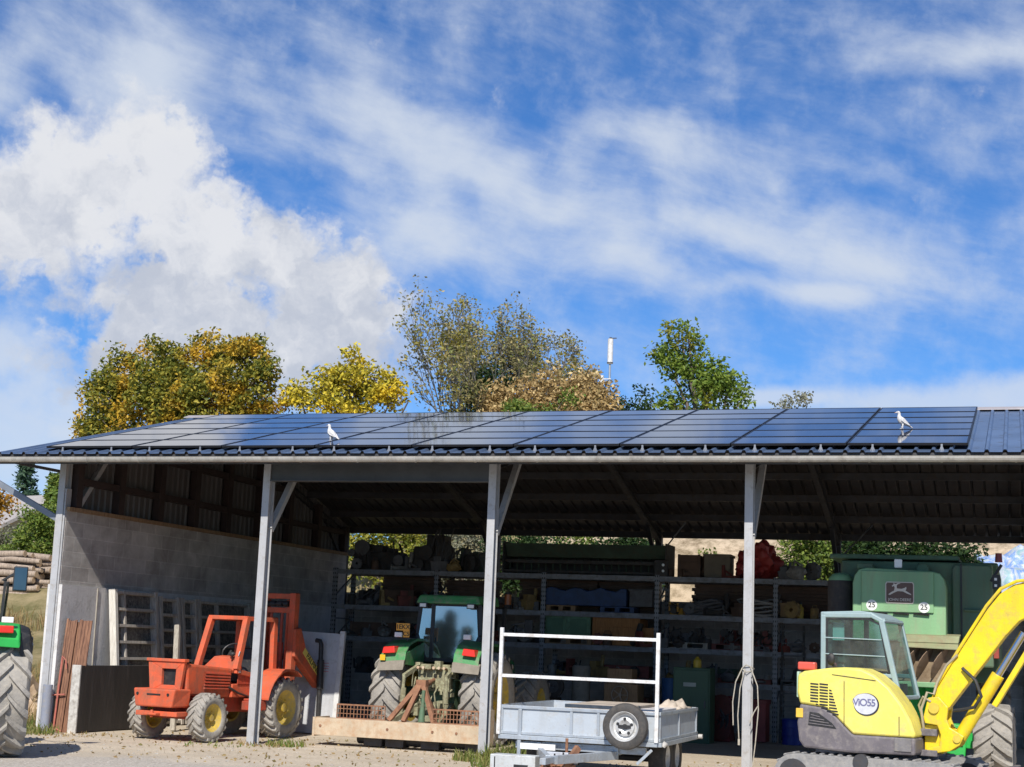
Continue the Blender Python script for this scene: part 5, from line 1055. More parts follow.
# load lying in the trailer
TLX, TLY = 0.53, -1.75
def sheet_stack(x0, x1, y0, y1, z0, z1, mat, name, label, cat):
    b = MB(); n = 5; h = (z1-z0)/n
    for k in range(n):
        d = rnd(-0.03, 0.03); e = rnd(-0.03, 0.03); b.box(x0+d, x1+d, y0+e, y1+e, z0+k*h, z0+k*h+h*0.93)
    return tag(b.build(name, mat, None, 0.004), label, cat)
sheet_stack(TLX-0.30, TLX+0.62, TLY-0.9, TLY+0.9, 0.63, 1.045, beige, 'cardboard_stack', 'stack of beige cardboard sheets lying in the trailer behind the front board', 'cardboard')
sheet_stack(TLX+0.72, TLX+1.02, TLY-0.9, TLY+0.3, 0.63, 1.02, M('pale_board', (0.62, 0.58, 0.54), 0.8, 0, 0.1, 3), 'board_stack', 'pale boards in the trailer beside its right side board', 'boards')
crumple('crumpled_paper', TLX+0.70, TLX+1.08, TLY+0.35, TLY+1.25, 0.97, 0.14, beige, 'crumpled beige paper on top of the trailer corner by the green cabinet', 'paper', 3)

# ------------------------------------------------------------------ things leaning along the end wall
formw = wood('formwork_wood', (0.55, 0.51, 0.45), (0.30, 0.26, 0.22)); ply = M('stained_plywood', (0.10, 0.09, 0.075), 0.9, 0, 0.6, 6, dirt=(0.36, 0.33, 0.28), dirt_amt=0.55)
palef = wood('pale_formwork', (0.74, 0.71, 0.64), (0.50, 0.46, 0.40))
def form_panel(y0, y1, h, label, first_pale, bays, lean=0.30):
    t = thing('formwork_panel', label, 'formwork', (-9.90, y0, 0), 0, 'shuttering panels leaning on the end wall')
    w = y1-y0; tilt = math.atan(lean/h)
    b = MB(); b.box(0.0, 0.02, 0.04, w-0.04, 0.02, h-0.03); b.build('sheet', ply, t)
    ms = [palef if first_pale else formw, formw]
    for k, yy in enumerate((0.045, w-0.045)):
        b = MB(); b.box(0.021, 0.16, yy-0.045, yy+0.045, 0, h); b.build('stile', ms[k], t, 0.004)
    n = 8
    for k in range(n+1):
        z = 0.06+(h-0.12)*k/n; b = MB(); b.box(0.021, 0.14, 0.092, w-0.092, z-0.025, z+0.025); b.build('crosspiece', formw, t)
    for q in bays:
        b = MB(); b.box(0.021, 0.11, q-0.03, q+0.03, 0.0, h-0.01); b.build('rib', formw, t)
    for o in t.children: pass
    t.rotation_euler = (0, -tilt, 0); t.location.x = -9.93+lean+0.02
    return t
form_panel(1.45, 2.98, 2.57, 'shuttering panel with pale front edge nearest the shed mouth, ladder-like ribs', True, (0.42,))
form_panel(3.08, 3.85, 2.50, 'narrow shuttering panel between two wider ones on the end wall', False, ())
form_panel(3.93, 4.55, 2.50, 'grey narrow shuttering panel just left of the orange forklift cab', False, ())
form_panel(4.60, 6.9, 2.50, 'widest shuttering panel on the end wall, behind the orange forklift', False, (0.9,))
t = thing('wooden_post', 'single pale wooden batten leaning behind the forklift hood', 'batten', (-8.75, 1.9, 0))
b = MB(); b.bar((0.18, 0, 0.02), (-0.03, 0.25, 1.95), 0.10, 0.07, side=(0, 1, 0)); b.build('batten', palew, t, 0.006)
# rusty sheets
rustw = wood('rusty_brown_sheet', (0.30, 0.15, 0.085), (0.12, 0.055, 0.035), 4)
for k, (xa, xb, y, h, l) in enumerate(((-9.90, -9.68, 0.02, 1.97, 'narrow rusty metal sheet leaning at the left inside corner of the shed'), (-9.72, -9.40, 0.06, 1.95, 'broad rusty brown sheet leaning beside the black slab'))):
    b = MB(); n = 5; w = xb-xa
    for i in range(n):
        a = xa+w*i/n; c = a+w/n-0.004; dz = rnd(-0.03, 0.03); z0 = 0.0
        b.hexa([(a, y-0.02, z0), (c, y-0.02, z0), (c, y+0.0, z0), (a, y+0.0, z0)], [(a+0.05, y+0.12, h+dz), (c+0.05, y+0.12, h+dz), (c+0.05, y+0.14, h+dz), (a+0.05, y+0.14, h+dz)])
    tag(b.build('rusty_sheet', rustw, None, 0.002), l, 'metal sheet', 'rusty sheets at the end wall')
t = thing('formwork_slab', 'thick black formwork slab standing on edge with a whitish front edge', 'slab', (-9.38, -0.02, 0), R_(-2))
b = MB(); b.box(-0.17, 0.0, 0.03, 2.35, 0.02, 1.17); b.build('slab', M('black_slab_board', (0.028, 0.024, 0.022), 0.75, 0, 0.3, 3, dirt=(0.06, 0.05, 0.045), dirt_amt=0.3, streak=True), t, 0.006)
b = MB(); b.box(-0.172, 0.002, -0.004, 0.03, 0.0, 1.18); b.build('end_board', M('pale_slab_edge', (0.50, 0.48, 0.44), 0.85, 0, 0.15, 5, dirt=(0.22, 0.19, 0.16), dirt_amt=0.5), t, 0.004)  # front end board much paler than the slab's long face
# red prop
t = thing('steel_prop', 'thin red steel stand leaning beside the corner post', 'prop', (-9.80, -0.02, 0))
b = MB(); b.tube([(-0.03, 0, 0.02), (0.02, 0.02, 1.32)], 0.016, 8); b.tube([(-0.12, 0, 0.64), (0.13, 0.02, 0.66)], 0.014, 8); b.tube([(0.02, 0.0, 1.32), (0.09, 0.02, 1.26), (0.12, 0.02, 1.1)], 0.012, 8); b.tube([(-0.10, 0, 0.02), (0.02, 0.02, 0.06), (0.12, 0.02, 0.02)], 0.015, 8)
b.build('frame', M('faded_red', (0.42, 0.12, 0.09), 0.7, 0, 0.2, 5, dirt=(0.3, 0.18, 0.12)), t, smooth=True)
# grey board behind the forklift
t = thing('metal_panel', 'pale grey panel with faint red scrawl standing behind the forklift', 'panel', (-6.05, 3.55, 0), R_(-3))
b = MB(); b.hexa([(-0.92, -0.14, 0.02), (-0.02, -0.14, 0.02), (-0.02, -0.10, 0.02), (-0.92, -0.10, 0.02)], [(-0.92, 0.06, 1.93), (-0.02, 0.06, 1.90), (-0.02, 0.10, 1.90), (-0.92, 0.10, 1.93)]); b.build('sheet', M('panel_grey', (0.50, 0.51, 0.53), 0.55, 0.1, 0.1, 2, dirt=(0.36, 0.35, 0.33), dirt_amt=0.3), t, 0.004)
b = MB(); b.bar((0.03, -0.12, 0.02), (0.03, 0.06, 1.95), 0.10, 0.07); b.build('edge_post', M('post_white', (0.58, 0.58, 0.57), 0.6, 0, 0.1, 3, dirt=(0.4, 0.38, 0.35)), t, 0.006)
b = MB(); zz = 1.33
for k in range(4):
    pts = [(-0.48+0.07*i+rnd(-0.01, 0.01), -0.006+(0.0), zz-0.05*k+rnd(-0.02, 0.02)) for i in range(5)]
    b.tube([(x, -0.14+0.2*(z-0.02)/1.9-0.004, z) for x, _, z in pts], 0.006, 5)
b.build('scrawl', M('red_paint', (0.5, 0.10, 0.10), 0.6), t)
# rope loops on the fourth post
t = thing('rope', 'pale rope looped round the post nearest the excavator, ends hanging', 'rope', (2.35, -0.02, 1.6))
b = MB(); rp = lambda p: b.tube(p, 0.009, 6)
rp([(-0.08, 0.03, 0.0), (0.0, -0.03, 0.06), (0.08, 0.03, 0.02), (0.08, 0.22, 0.0), (-0.08, 0.22, 0.02), (-0.08, 0.02, 0.0), (0.0, -0.035, -0.05), (0.08, 0.02, -0.03)])
rp([(-0.06, -0.01, 0.02), (-0.16, -0.03, -0.2), (-0.20, -0.04, -0.5), (-0.19, -0.03, -0.85)]); rp([(0.06, -0.01, 0.03), (0.17, -0.02, -0.25), (0.19, -0.03, -0.6), (0.15, -0.03, -1.1), (0.10, -0.02, -1.52)])
rp([(-0.02, -0.03, 0.0), (-0.09, -0.05, -0.3), (-0.12, -0.04, -0.7), (-0.10, -0.03, -1.05)]); rp([(0.18, -0.03, -0.55), (0.12, -0.03, -0.65), (0.06, -0.03, -0.8)])
b.build('strand', M('rope_pale', (0.42, 0.385, 0.32), 0.9, 0, 0.2, 20), t, smooth=True)
b = MB(); b.cyl((-0.10, -0.03, -1.05), (-0.10, -0.03, -1.14), 0.018); b.build('rope_end', MATS['rope_pale'], t, smooth=True)

# ------------------------------------------------------------------ racking along the back
rack = thing('pallet_rack', 'long grey steel pallet rack with four shelf levels along the back of the shed', 'pallet rack', (0, 9.5, 0))
rackm = M('rack_grey', (0.20, 0.205, 0.22), 0.5, 0.2, 0.2, 4, dirt=(0.13, 0.11, 0.09), dirt_amt=0.4)
def upright_mat():
    m = bpy.data.materials.new('rack_upright_punched'); nt, N, L, P = nodes_of(m); tc = N.new('ShaderNodeTexCoord'); sp = N.new('ShaderNodeSeparateXYZ'); L.new(tc.outputs['Object'], sp.inputs[0])
    fz = mathn(N, L, 'LESS_THAN', mathn(N, L, 'FRACT', mathn(N, L, 'MULTIPLY', sp.outputs[2], 10.0)), 0.42); fx = mathn(N, L, 'LESS_THAN', mathn(N, L, 'FRACT', mathn(N, L, 'MULTIPLY', sp.outputs[0], 22.0)), 0.5)
    n = noise_n(N, L, tc.outputs['Object'], 4, 5, 0.6); r = ramp(N, (0.15, 0.15, 0.16), (0.25, 0.255, 0.27), 0.3, 0.7); L.new(n.outputs['Fac'], r.inputs[0])
    L.new(mixc(N, L, mathn(N, L, 'MULTIPLY', fz, fx), r.outputs[0], (0.02, 0.02, 0.02)), P.inputs['Base Color']); P.inputs['Roughness'].default_value = 0.5; P.inputs['Metallic'].default_value = 0.2; return m
upm = upright_mat()
UX = [-8.95, -6.40, -3.82, -1.22, 1.37, 3.97]
for x in UX:
    for yy in (0.0, 1.05):
        b = MB(); b.box(x-0.05, x+0.05, yy-0.035, yy+0.035, 0, 3.45); b.build('upright', upm, rack)
    b = MB()
    for k in range(6): b.bar((x, 0.03, 0.2+k*0.52), (x, 1.02, 0.2+(k+1)*0.52 if k % 2 else 0.2+k*0.52), 0.03, 0.03)
    b.build('lattice', rackm, rack)
LEV = [1.19, 1.88, 2.60, 3.42]
for xa, xb in zip(UX, UX[1:]):
    for lv in LEV:
        if lv == 1.19 and xa < -4: continue
        for yy in (-0.01, 1.06):
            b = MB(); b.box(xa+0.05, xb-0.05, yy-0.03, yy+0.03, lv-0.11, lv); b.build('beam', rackm, rack)
        if lv != 3.42 or True:
            b = MB()
            for k in range(6): b.box(xa+0.06, xb-0.06, 0.06+k*0.165, 0.06+k*0.165+0.12, lv-0.03, lv-0.004)
            b.build('shelf_deck', crate_w, rack)
RYF = 9.5
def px_x(px, Y=RYF): return at(px, 600, Y).x
def wcrate(px0, px1, lev, h, mat, label, depth=0.7, yo=0.1, name='wooden_crate', cat='crate', group=None, slats=True):
    x0, x1 = px_x(px0), px_x(px1); w = x1-x0
    t = thing(name, label, cat, ((x0+x1)/2, RYF+yo, lev+0.001), R_(rnd(-3, 3)), group)
    b = MB(); b.box(-w/2+0.015, w/2-0.015, 0.015, depth-0.015, 0.02, h*0.96); b.build('body', mat, t)
    b = MB()
    if slats:
        n = max(2, int(h/0.16)); s = h/n
        for k in range(n): b.box(-w/2, w/2, -0.004, 0.014, k*s+0.01, (k+1)*s-0.01)
        for x in (-w/2+0.03, w/2-0.03): b.box(x-0.03, x+0.03, -0.02, -0.005, 0, h)
    else:
        b.box(-w/2-0.01, w/2+0.01, -0.01, depth+0.01, h*0.90, h)
    b.build('slats' if slats else 'lid', mat, t, 0.003)
    return t
def pallet(px0, px1, lev, mat, label, group='pallets on the racking', h=0.13):
    x0, x1 = px_x(px0), px_x(px1); w = x1-x0
    t = thing('pallet', label, 'pallet', ((x0+x1)/2, RYF+0.03, lev+0.001), 0, group)
    b = MB()
    for k in range(5): b.box(-w/2, w/2, k*0.2, k*0.2+0.12, h-0.022, h)
    for x in (-w/2+0.05, 0, w/2-0.05): b.box(x-0.05, x+0.05, 0, 0.92, 0.022, h-0.023)
    b.box(-w/2, w/2, 0, 0.1, 0, 0.021); b.box(-w/2, w/2, 0.8, 0.92, 0, 0.021); b.build('boards', mat, t)
    return t
def machine(px0, px1, lev, h, mat, mat2, label, cat, name, seed, yo=0.15, depth=0.8, group=None):
    """a greasy lump of farm machinery: housing, pulleys, pipes"""
    rs = random.Random(seed); x0, x1 = px_x(px0), px_x(px1); w = x1-x0
    t = thing(name, label, cat, ((x0+x1)/2, RYF+yo, lev+0.001), 0, group)
    b = MB(); b.hexa([(-w*0.42, 0.1, 0), (w*0.42, 0.1, 0), (w*0.42, depth, 0), (-w*0.42, depth, 0)], [(-w*0.36, 0.16, h*0.55), (w*0.30, 0.16, h*0.6), (w*0.30, depth*0.9, h*0.6), (-w*0.36, depth*0.9, h*0.55)])
    for k in range(4):
        x = rs.uniform(-w*0.35, w*0.3); ww = rs.uniform(0.08, 0.2)*w; hh = rs.uniform(0.55, 0.95)*h; b.box(x-ww/2, x+ww/2, rs.uniform(0, 0.3), depth*0.8, h*0.2, hh)
    b.build('housing', mat, t, 0.015)
    for k in range(3):
        b = MB(); x = rs.uniform(-w*0.4, w*0.4); r = rs.uniform(0.12, 0.26)*h; z = rs.uniform(r, h-r); b.lathe([(-0.03, r*0.3), (-0.03, r), (0.03, r), (0.03, r*0.3)], (x, 0.03-0.02*k, z), 'y', 20)
        b.build('pulley', mat2, t, smooth=True)
    b = MB()
    for k in range(5):
        x = rs.uniform(-w*0.45, w*0.4); b.tube([(x, 0.02, h*rs.uniform(0.05, 0.3)), (x+rs.uniform(-0.1, 0.15), -0.02, h*rs.uniform(0.3, 0.7)), (x+rs.uniform(-0.15, 0.25), 0.1, h*rs.uniform(0.6, 1.0))], rs.uniform(0.012, 0.03), 6)
    b.build('pipework', darksteel, t, smooth=True)
    return t
def drum(x, y, z, r, h, mat, label, cat, name, ribs=True):
    pr = [(0, r*0.96), (0.01*h, r), (0.32*h, r), (0.33*h, r*1.03), (0.35*h, r*1.03), (0.36*h, r), (0.64*h, r), (0.65*h, r*1.03), (0.67*h, r*1.03), (0.68*h, r), (0.98*h, r), (h, r*0.96), (h, r*0.9), (h*0.985, r*0.89), (h*0.985, 0)]
    if not ribs: pr = [(0, r*0.97), (0.01*h, r), (0.97*h, r), (h, r*0.97), (h, r*0.85), (0.98*h, r*0.84), (0.98*h, 0.0)]
    b = MB(); b.lathe(pr, (x, y, z), 'z', 28); return tag(b.build(name, mat, None, smooth=True), label, cat)
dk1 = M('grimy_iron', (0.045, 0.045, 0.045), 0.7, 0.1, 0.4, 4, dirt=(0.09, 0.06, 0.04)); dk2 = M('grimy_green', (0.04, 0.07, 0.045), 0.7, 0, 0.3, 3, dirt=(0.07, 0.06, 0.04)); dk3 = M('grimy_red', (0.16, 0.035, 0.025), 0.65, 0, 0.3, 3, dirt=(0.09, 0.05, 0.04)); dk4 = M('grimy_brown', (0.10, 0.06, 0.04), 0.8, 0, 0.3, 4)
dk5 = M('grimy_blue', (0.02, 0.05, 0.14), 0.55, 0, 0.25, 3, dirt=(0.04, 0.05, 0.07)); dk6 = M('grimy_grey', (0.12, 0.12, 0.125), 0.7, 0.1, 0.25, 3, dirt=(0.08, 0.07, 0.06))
T, S3, S2, S1 = 3.42, 2.60, 1.88, 1.19
# top level
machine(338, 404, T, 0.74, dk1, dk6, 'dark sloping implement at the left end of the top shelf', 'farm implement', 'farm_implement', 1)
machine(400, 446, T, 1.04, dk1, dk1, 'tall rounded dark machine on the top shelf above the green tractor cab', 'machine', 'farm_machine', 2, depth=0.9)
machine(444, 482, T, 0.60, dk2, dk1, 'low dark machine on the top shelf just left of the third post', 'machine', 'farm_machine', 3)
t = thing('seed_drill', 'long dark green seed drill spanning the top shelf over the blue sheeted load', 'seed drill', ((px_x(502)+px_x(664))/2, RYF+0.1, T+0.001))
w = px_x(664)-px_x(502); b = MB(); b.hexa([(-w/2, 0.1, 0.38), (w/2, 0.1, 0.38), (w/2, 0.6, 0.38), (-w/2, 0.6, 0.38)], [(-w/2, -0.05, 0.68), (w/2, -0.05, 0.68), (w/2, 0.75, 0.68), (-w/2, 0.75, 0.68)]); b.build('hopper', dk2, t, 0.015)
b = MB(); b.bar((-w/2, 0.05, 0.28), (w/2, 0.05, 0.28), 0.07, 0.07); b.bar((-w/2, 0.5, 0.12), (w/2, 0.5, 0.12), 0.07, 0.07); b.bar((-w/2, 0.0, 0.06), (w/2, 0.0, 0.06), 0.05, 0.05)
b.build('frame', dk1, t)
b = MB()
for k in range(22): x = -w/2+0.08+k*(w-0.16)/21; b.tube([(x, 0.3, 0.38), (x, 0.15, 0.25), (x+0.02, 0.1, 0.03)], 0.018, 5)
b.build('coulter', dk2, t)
MB().box(-w/2-0.03, -w/2, -0.1, 0.8, 0.0, 0.72).build('end_plate', dk1, t); MB().box(w/2, w/2+0.03, -0.1, 0.8, 0.0, 0.72).build('end_plate', dk1, t); MB().box(-w/2, w/2, 0.62, 0.66, 0.02, 0.42).build('gap_backing', dk1, t)  # long dark back plate added to blacken the gap under the hopper
wcrate(676, 699, T, 0.50, dk4, 'small dark brown crate on the top shelf beside the pale bank', group=None)
wcrate(702, 729, T, 0.52, M('drab_box', (0.16, 0.13, 0.09), 0.7, 0, 0.2, 3), 'drab lidded box on the top shelf between brown crate and red tarpaulin', slats=False, name='storage_box', cat='box')
b = MB(); c = ((px_x(733)+px_x(776))/2, RYF+0.45, T+0.34); b.blob(c, 0.47, 0.42, 0.42, 0.45, 1.8, 4, 5)
for v in b.bm.verts: v.co.z = max(v.co.z, T+0.004)
tag(b.build('tarpaulin_heap', M('tarp_red', (0.32, 0.035, 0.03), 0.5, 0, 0.2, 4), None, smooth=True), 'crumpled red tarpaulin heaped on the top shelf behind the fourth post', 'tarpaulin')
machine(778, 800, T, 0.36, dk4, dk1, 'small brown machine right of the red tarpaulin on the top shelf', 'machine', 'farm_machine', 6)
t = thing('gas_stove', 'little black burner with white knobs at the end of the seed drill', 'burner', ((px_x(653)+px_x(668))/2, RYF-0.02, T+0.001))
b = MB(); b.box(-0.15, 0.15, 0, 0.4, 0, 0.36); b.build('body', dk1, t, 0.01); b = MB()
for z in (0.12, 0.25): b.cyl((0.05, -0.02, z), (0.05, 0, z), 0.03)
b.build('knob', whitelens, t)
# second level
pallet(546, 575, S3, crate_w, 'wooden pallet under the blue sheeted load, second shelf from top'); pallet(600, 634, S3, dk5, 'dark blue pallet under the grey box, second shelf from top')
b = MB(); x0, x1 = px_x(545), px_x(626)
n = 16; pts = []
for k in range(n+1):
    x = x0+(x1-x0)*k/n; pts.append((x, S3+0.50+0.04*math.sin(k*1.3)+0.02*math.sin(k*3.1)))
b.prism([(x0, S3+0.135), (x1, S3+0.135)]+pts[::-1], 'y', RYF+0.02, RYF+0.9)
tag(b.build('sheeted_load', dk5, None, 0.02), 'long load under dark blue sheet on the second shelf', 'sheeted load')
wcrate(628, 652, S3+0.13, 0.40, dk6, 'plain grey steel box on the blue pallet', slats=False, name='steel_box', cat='box', yo=0.06)
machine(667, 684, S3, 0.30, M('tool_amber', (0.55, 0.28, 0.03), 0.5), dk1, 'little amber motor on the second shelf by the third rack upright', 'motor', 'motor', 9, yo=0.0, depth=0.4)
t = thing('cable_coil', 'grey coil of hose on the second shelf left of the fourth post', 'hose coil', (px_x(707), RYF+0.3, S3+0.002))
for k in range(6): b = MB(); b.tube([(0.40*math.cos(a)*(1-0.05*k), 0.28*math.sin(a), 0.035+k*0.055+0.03*math.sin(3*a+k)) for a in [i*math.pi/10 for i in range(21)]], 0.03, 6); b.build('loop', dk6, t, smooth=True)
t = thing('cable_coil', 'tangled whitish hoses on the second shelf just right of the fourth post', 'hose coil', (px_x(758), RYF+0.2, S3+0.002))
for k in range(7): b = MB(); b.tube([(0.44*math.cos(a)+0.04*math.sin(5*a), 0.25*math.sin(a), 0.04+k*0.05+0.05*math.sin(2*a+k)) for a in [i*math.pi/10 for i in range(21)]], 0.022, 6); b.build('loop', M('dull_white_hose', (0.26, 0.25, 0.24), 0.7), t, smooth=True)
wcrate(779, 791, S3, 0.32, M('cardboard_brown', (0.28, 0.18, 0.09), 0.85), 'small cardboard box on the second shelf left of the yellow bottle', slats=False, name='cardboard_box', cat='box', depth=0.35)
t = thing('bottle', 'yellow bottle on the second shelf beside a cardboard box', 'bottle', (px_x(800), RYF+0.1, S3+0.002)); b = MB(); b.lathe([(0, 0.07), (0.22, 0.07), (0.27, 0.03), (0.30, 0.028)], (0, 0, 0), 'z', 14); b.build('body', M('dull_yellow', (0.42, 0.30, 0.04), 0.5), t, smooth=True); b = MB(); b.cyl((0, 0, 0.30), (0, 0, 0.345), 0.034); b.build('cap', dk1, t)
machine(352, 380, S3, 0.42, dk1, dk6, 'dark machine with pale pulleys on the second shelf at far left', 'machine', 'farm_machine', 11); wcrate(383, 412, S3, 0.38, dk4, 'brown slatted crate on the second shelf left of the tractor cab')
machine(414, 434, S3, 0.42, dk3, dk1, 'small rusty red machine just above the tractor cab roof', 'machine', 'farm_machine', 12)
t = thing('lantern', 'amber lantern standing on the second shelf right of the third post', 'lantern', (px_x(508), RYF+0.0, S3+0.002)); b = MB(); b.cyl((0, 0, 0), (0, 0, 0.10), 0.09); b.cyl((0, 0, 0.33), (0, 0, 0.38), 0.07); b.build('frame', dk1, t); b = MB(); b.cyl((0, 0, 0.10), (0, 0, 0.33), 0.075); b.build('globe', M('amber_globe', (0.50, 0.15, 0.04), 0.3), t, smooth=True)
wcrate(517, 538, S3, 0.20, dk6, 'flat grey crate on the second shelf left of the blue sheeted load')
for pa, pb, hh, l in ((384, 436, 0.70, 'tall dark infill boards added at the back of the second shelf above the tractor cab'), (447, 496, 0.66, 'dark infill boards added at the back of the second shelf left of the third post'), (522, 600, 0.72, 'long dark infill boards added behind the blue sheeted load'), (600, 655, 0.70, 'dark infill boards added behind the plain grey steel box'), (694, 774, 0.70, 'long dark infill boards added behind the hose coils on the second shelf'), (778, 838, 0.70, 'dark infill boards added on the second shelf behind the yellow bottle')):
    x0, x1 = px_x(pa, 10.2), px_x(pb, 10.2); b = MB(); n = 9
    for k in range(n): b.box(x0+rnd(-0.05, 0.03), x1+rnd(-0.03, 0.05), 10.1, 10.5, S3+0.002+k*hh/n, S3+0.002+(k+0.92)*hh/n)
    tag(b.build('board_stack', dk4, None), l, 'boards')  # dark boards added to block the bright bank behind the second shelf
# third level
pallet(546, 592, S2, crate_w, 'wooden pallet under the green panelled cabinet')
t = thing('cabinet', 'pale green cabinet with two panelled doors on the third shelf', 'cabinet', ((px_x(543)+px_x(590))/2, RYF+0.08, S2+0.131)); w = px_x(590)-px_x(543)
gcab = M('pale_green_wood', (0.13, 0.25, 0.15), 0.65, 0, 0.15, 3, dirt=(0.10, 0.13, 0.08)); b = MB(); b.box(-w/2, w/2, 0.02, 0.6, 0, 0.52); b.build('body', gcab, t, 0.006)
for s in (-1, 1):
    b = MB(); c = s*w/4; b.box(c-w/4+0.02, c+w/4-0.02, 0.0, 0.02, 0.02, 0.50); d_ = b.build('door', gcab, t, 0.004); b = MB(); b.box(c-w/4+0.08, c+w/4-0.08, -0.012, -0.001, 0.09, 0.43); b.build('door_panel', M('green_wood_dark', (0.09, 0.18, 0.11), 0.7), d_, 0.006)
wcrate(592, 640, S2, 0.62, orange_w, 'orange-brown wooden crate beside the green cabinet on the third shelf')
wcrate(641, 654, S2, 0.42, orange_w, 'narrow orange crate against the second rack upright')
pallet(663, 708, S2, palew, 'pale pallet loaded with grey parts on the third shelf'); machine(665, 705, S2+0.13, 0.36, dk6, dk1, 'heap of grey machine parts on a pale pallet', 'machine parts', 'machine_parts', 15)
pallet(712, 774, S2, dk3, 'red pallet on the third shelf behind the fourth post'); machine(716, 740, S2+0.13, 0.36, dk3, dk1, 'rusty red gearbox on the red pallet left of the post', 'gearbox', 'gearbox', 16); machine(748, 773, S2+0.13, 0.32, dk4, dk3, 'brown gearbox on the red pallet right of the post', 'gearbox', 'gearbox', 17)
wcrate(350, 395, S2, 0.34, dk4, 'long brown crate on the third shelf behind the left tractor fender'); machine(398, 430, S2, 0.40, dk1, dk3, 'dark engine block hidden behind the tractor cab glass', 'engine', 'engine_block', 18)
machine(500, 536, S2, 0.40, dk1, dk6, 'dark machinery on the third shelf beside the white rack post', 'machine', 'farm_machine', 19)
# lowest level and floor
wcrate(718, 746, S1, 0.30, dk2, 'dark green crate on the lowest shelf left of the rope'); pallet(718, 772, S1-0.0, dk3, 'flat red pallet on the lowest shelf', h=0.10).location.y -= 0.08
machine(545, 588, S1, 0.34, dk6, dk1, 'grey pump on the lowest shelf below the green cabinet', 'pump', 'pump', 21); wcrate(594, 650, S1, 0.28, dk3, 'red low crate on the lowest shelf under the orange crate')
t = thing('ladder', 'black ladder standing against the rack left of the excavator', 'ladder', (px_x(794), RYF-0.15, 0))
b = MB()
for s in (-1, 1): b.bar((s*0.25, 0, 0), (s*0.22, 0.1, 2.45), 0.05, 0.03)
b.build('stile', dk1, t)
for k in range(9): b = MB(); b.bar((-0.24, 0.01*k, 0.25+k*0.26), (0.24, 0.01*k, 0.25+k*0.26), 0.035, 0.03); b.build('rung', dk6, t)
drum(px_x(796), RYF-0.45, 0, 0.21, 0.52, M('barrel_blue', (0.02, 0.035, 0.26), 0.45, 0, 0.15, 3), 'short blue plastic barrel at the foot of the ladder', 'barrel', 'barrel')
t = thing('locker', 'dark green steel cabinet with pale label beside the trailer tail', 'cabinet', (px_x(693, 7.6), 7.6, 0)); w = px_x(712, 7.6)-px_x(675, 7.6)
lg_ = M('locker_green', (0.035, 0.10, 0.05), 0.5, 0, 0.15, 2, dirt=(0.05, 0.08, 0.045), dirt_amt=0.3, streak=True); b = MB(); b.box(-w/2, w/2, 0.01, 0.55, 0, 1.50); b.build('body', lg_, t, 0.01); b = MB(); b.box(-w/2+0.03, w/2-0.03, -0.012, 0.01, 0.05, 1.45); dd = b.build('door', lg_, t, 0.006)
b = MB(); b.box(-w/2+0.22, -w/2+0.48, -0.016, -0.0125, 1.12, 1.20); b.build('label', M('label_pale', (0.42, 0.46, 0.42), 0.6), dd); b = MB(); b.box(w/2-0.12, w/2-0.09, -0.03, -0.0125, 0.7, 0.85); b.build('handle', dk6, dd)
t = thing('oil_can', 'yellow oil can standing on top of the green cabinet', 'can', (px_x(698, 7.7), 7.75, 1.502)); b = MB(); b.lathe([(0, 0.085), (0.15, 0.085), (0.19, 0.04), (0.22, 0.03)], (0, 0, 0), 'z', 16); b.build('body', M('can_yellow', (0.55, 0.40, 0.04), 0.45), t, smooth=True); b = MB(); b.box(-0.03, 0.03, -0.01, 0.01, 0.22, 0.27); b.build('cap', dk1, t)
drum(px_x(672, 8.6), 8.7, 0, 0.20, 1.25, M('pipe_blue', (0.03, 0.10, 0.25), 0.5, 0, 0.2, 3), 'blue upright drum half hidden behind the green cabinet', 'drum', 'drum', True)
b = MB(); b.lathe([(0, 0.20), (1.42, 0.19), (1.45, 0.17), (1.42, 0.15), (0.02, 0.15)], (px_x(581, 7.2), 7.4, 0), 'z', 24); tag(b.build('drain_pipe', M('cement_pipe', (0.20, 0.195, 0.17), 0.85, 0, 0.15, 3, dirt=(0.13, 0.12, 0.1)), None, smooth=True), 'upright grey cement pipe behind the trailer front board', 'pipe')
t = thing('workbench_machine', 'wooden-topped bench machine with iron handwheel behind the trailer', 'bench machine', (px_x(623, 7.2), 7.2, 0))
b = MB(); b.box(-0.35, 0.35, 0, 0.6, 0.72, 1.12); b.box(-0.30, 0.22, 0.02, 0.5, 1.12, 1.42); b.build('chest', crate_w, t, 0.01)
for s in (-1, 1):
    for yy in (0.05, 0.52): b = MB(); b.box(s*0.30-0.04, s*0.30+0.04, yy-0.04, yy+0.04, 0, 0.72); b.build('leg', crate_w, t)
b = MB(); b.box(-0.28, 0.28, 0.03, 0.3, 0.40, 0.72); b.build('gear_case', dk3, t, 0.01)
b = MB(); b.tube([(0.17*math.cos(a), -0.08, 0.90+0.17*math.sin(a)) for a in [i*math.pi/12 for i in range(25)]], 0.014, 6)
for k in range(5): a = k*2*math.pi/5; b.bar((0, -0.08, 0.90), (0.16*math.cos(a), -0.08, 0.90+0.16*math.sin(a)), 0.02, 0.015)
b.cyl((0, -0.1, 0.90), (0, 0.0, 0.90), 0.03); b.build('handwheel', M('iron_pale', (0.30, 0.25, 0.20), 0.6, 0.2), t, smooth=True)
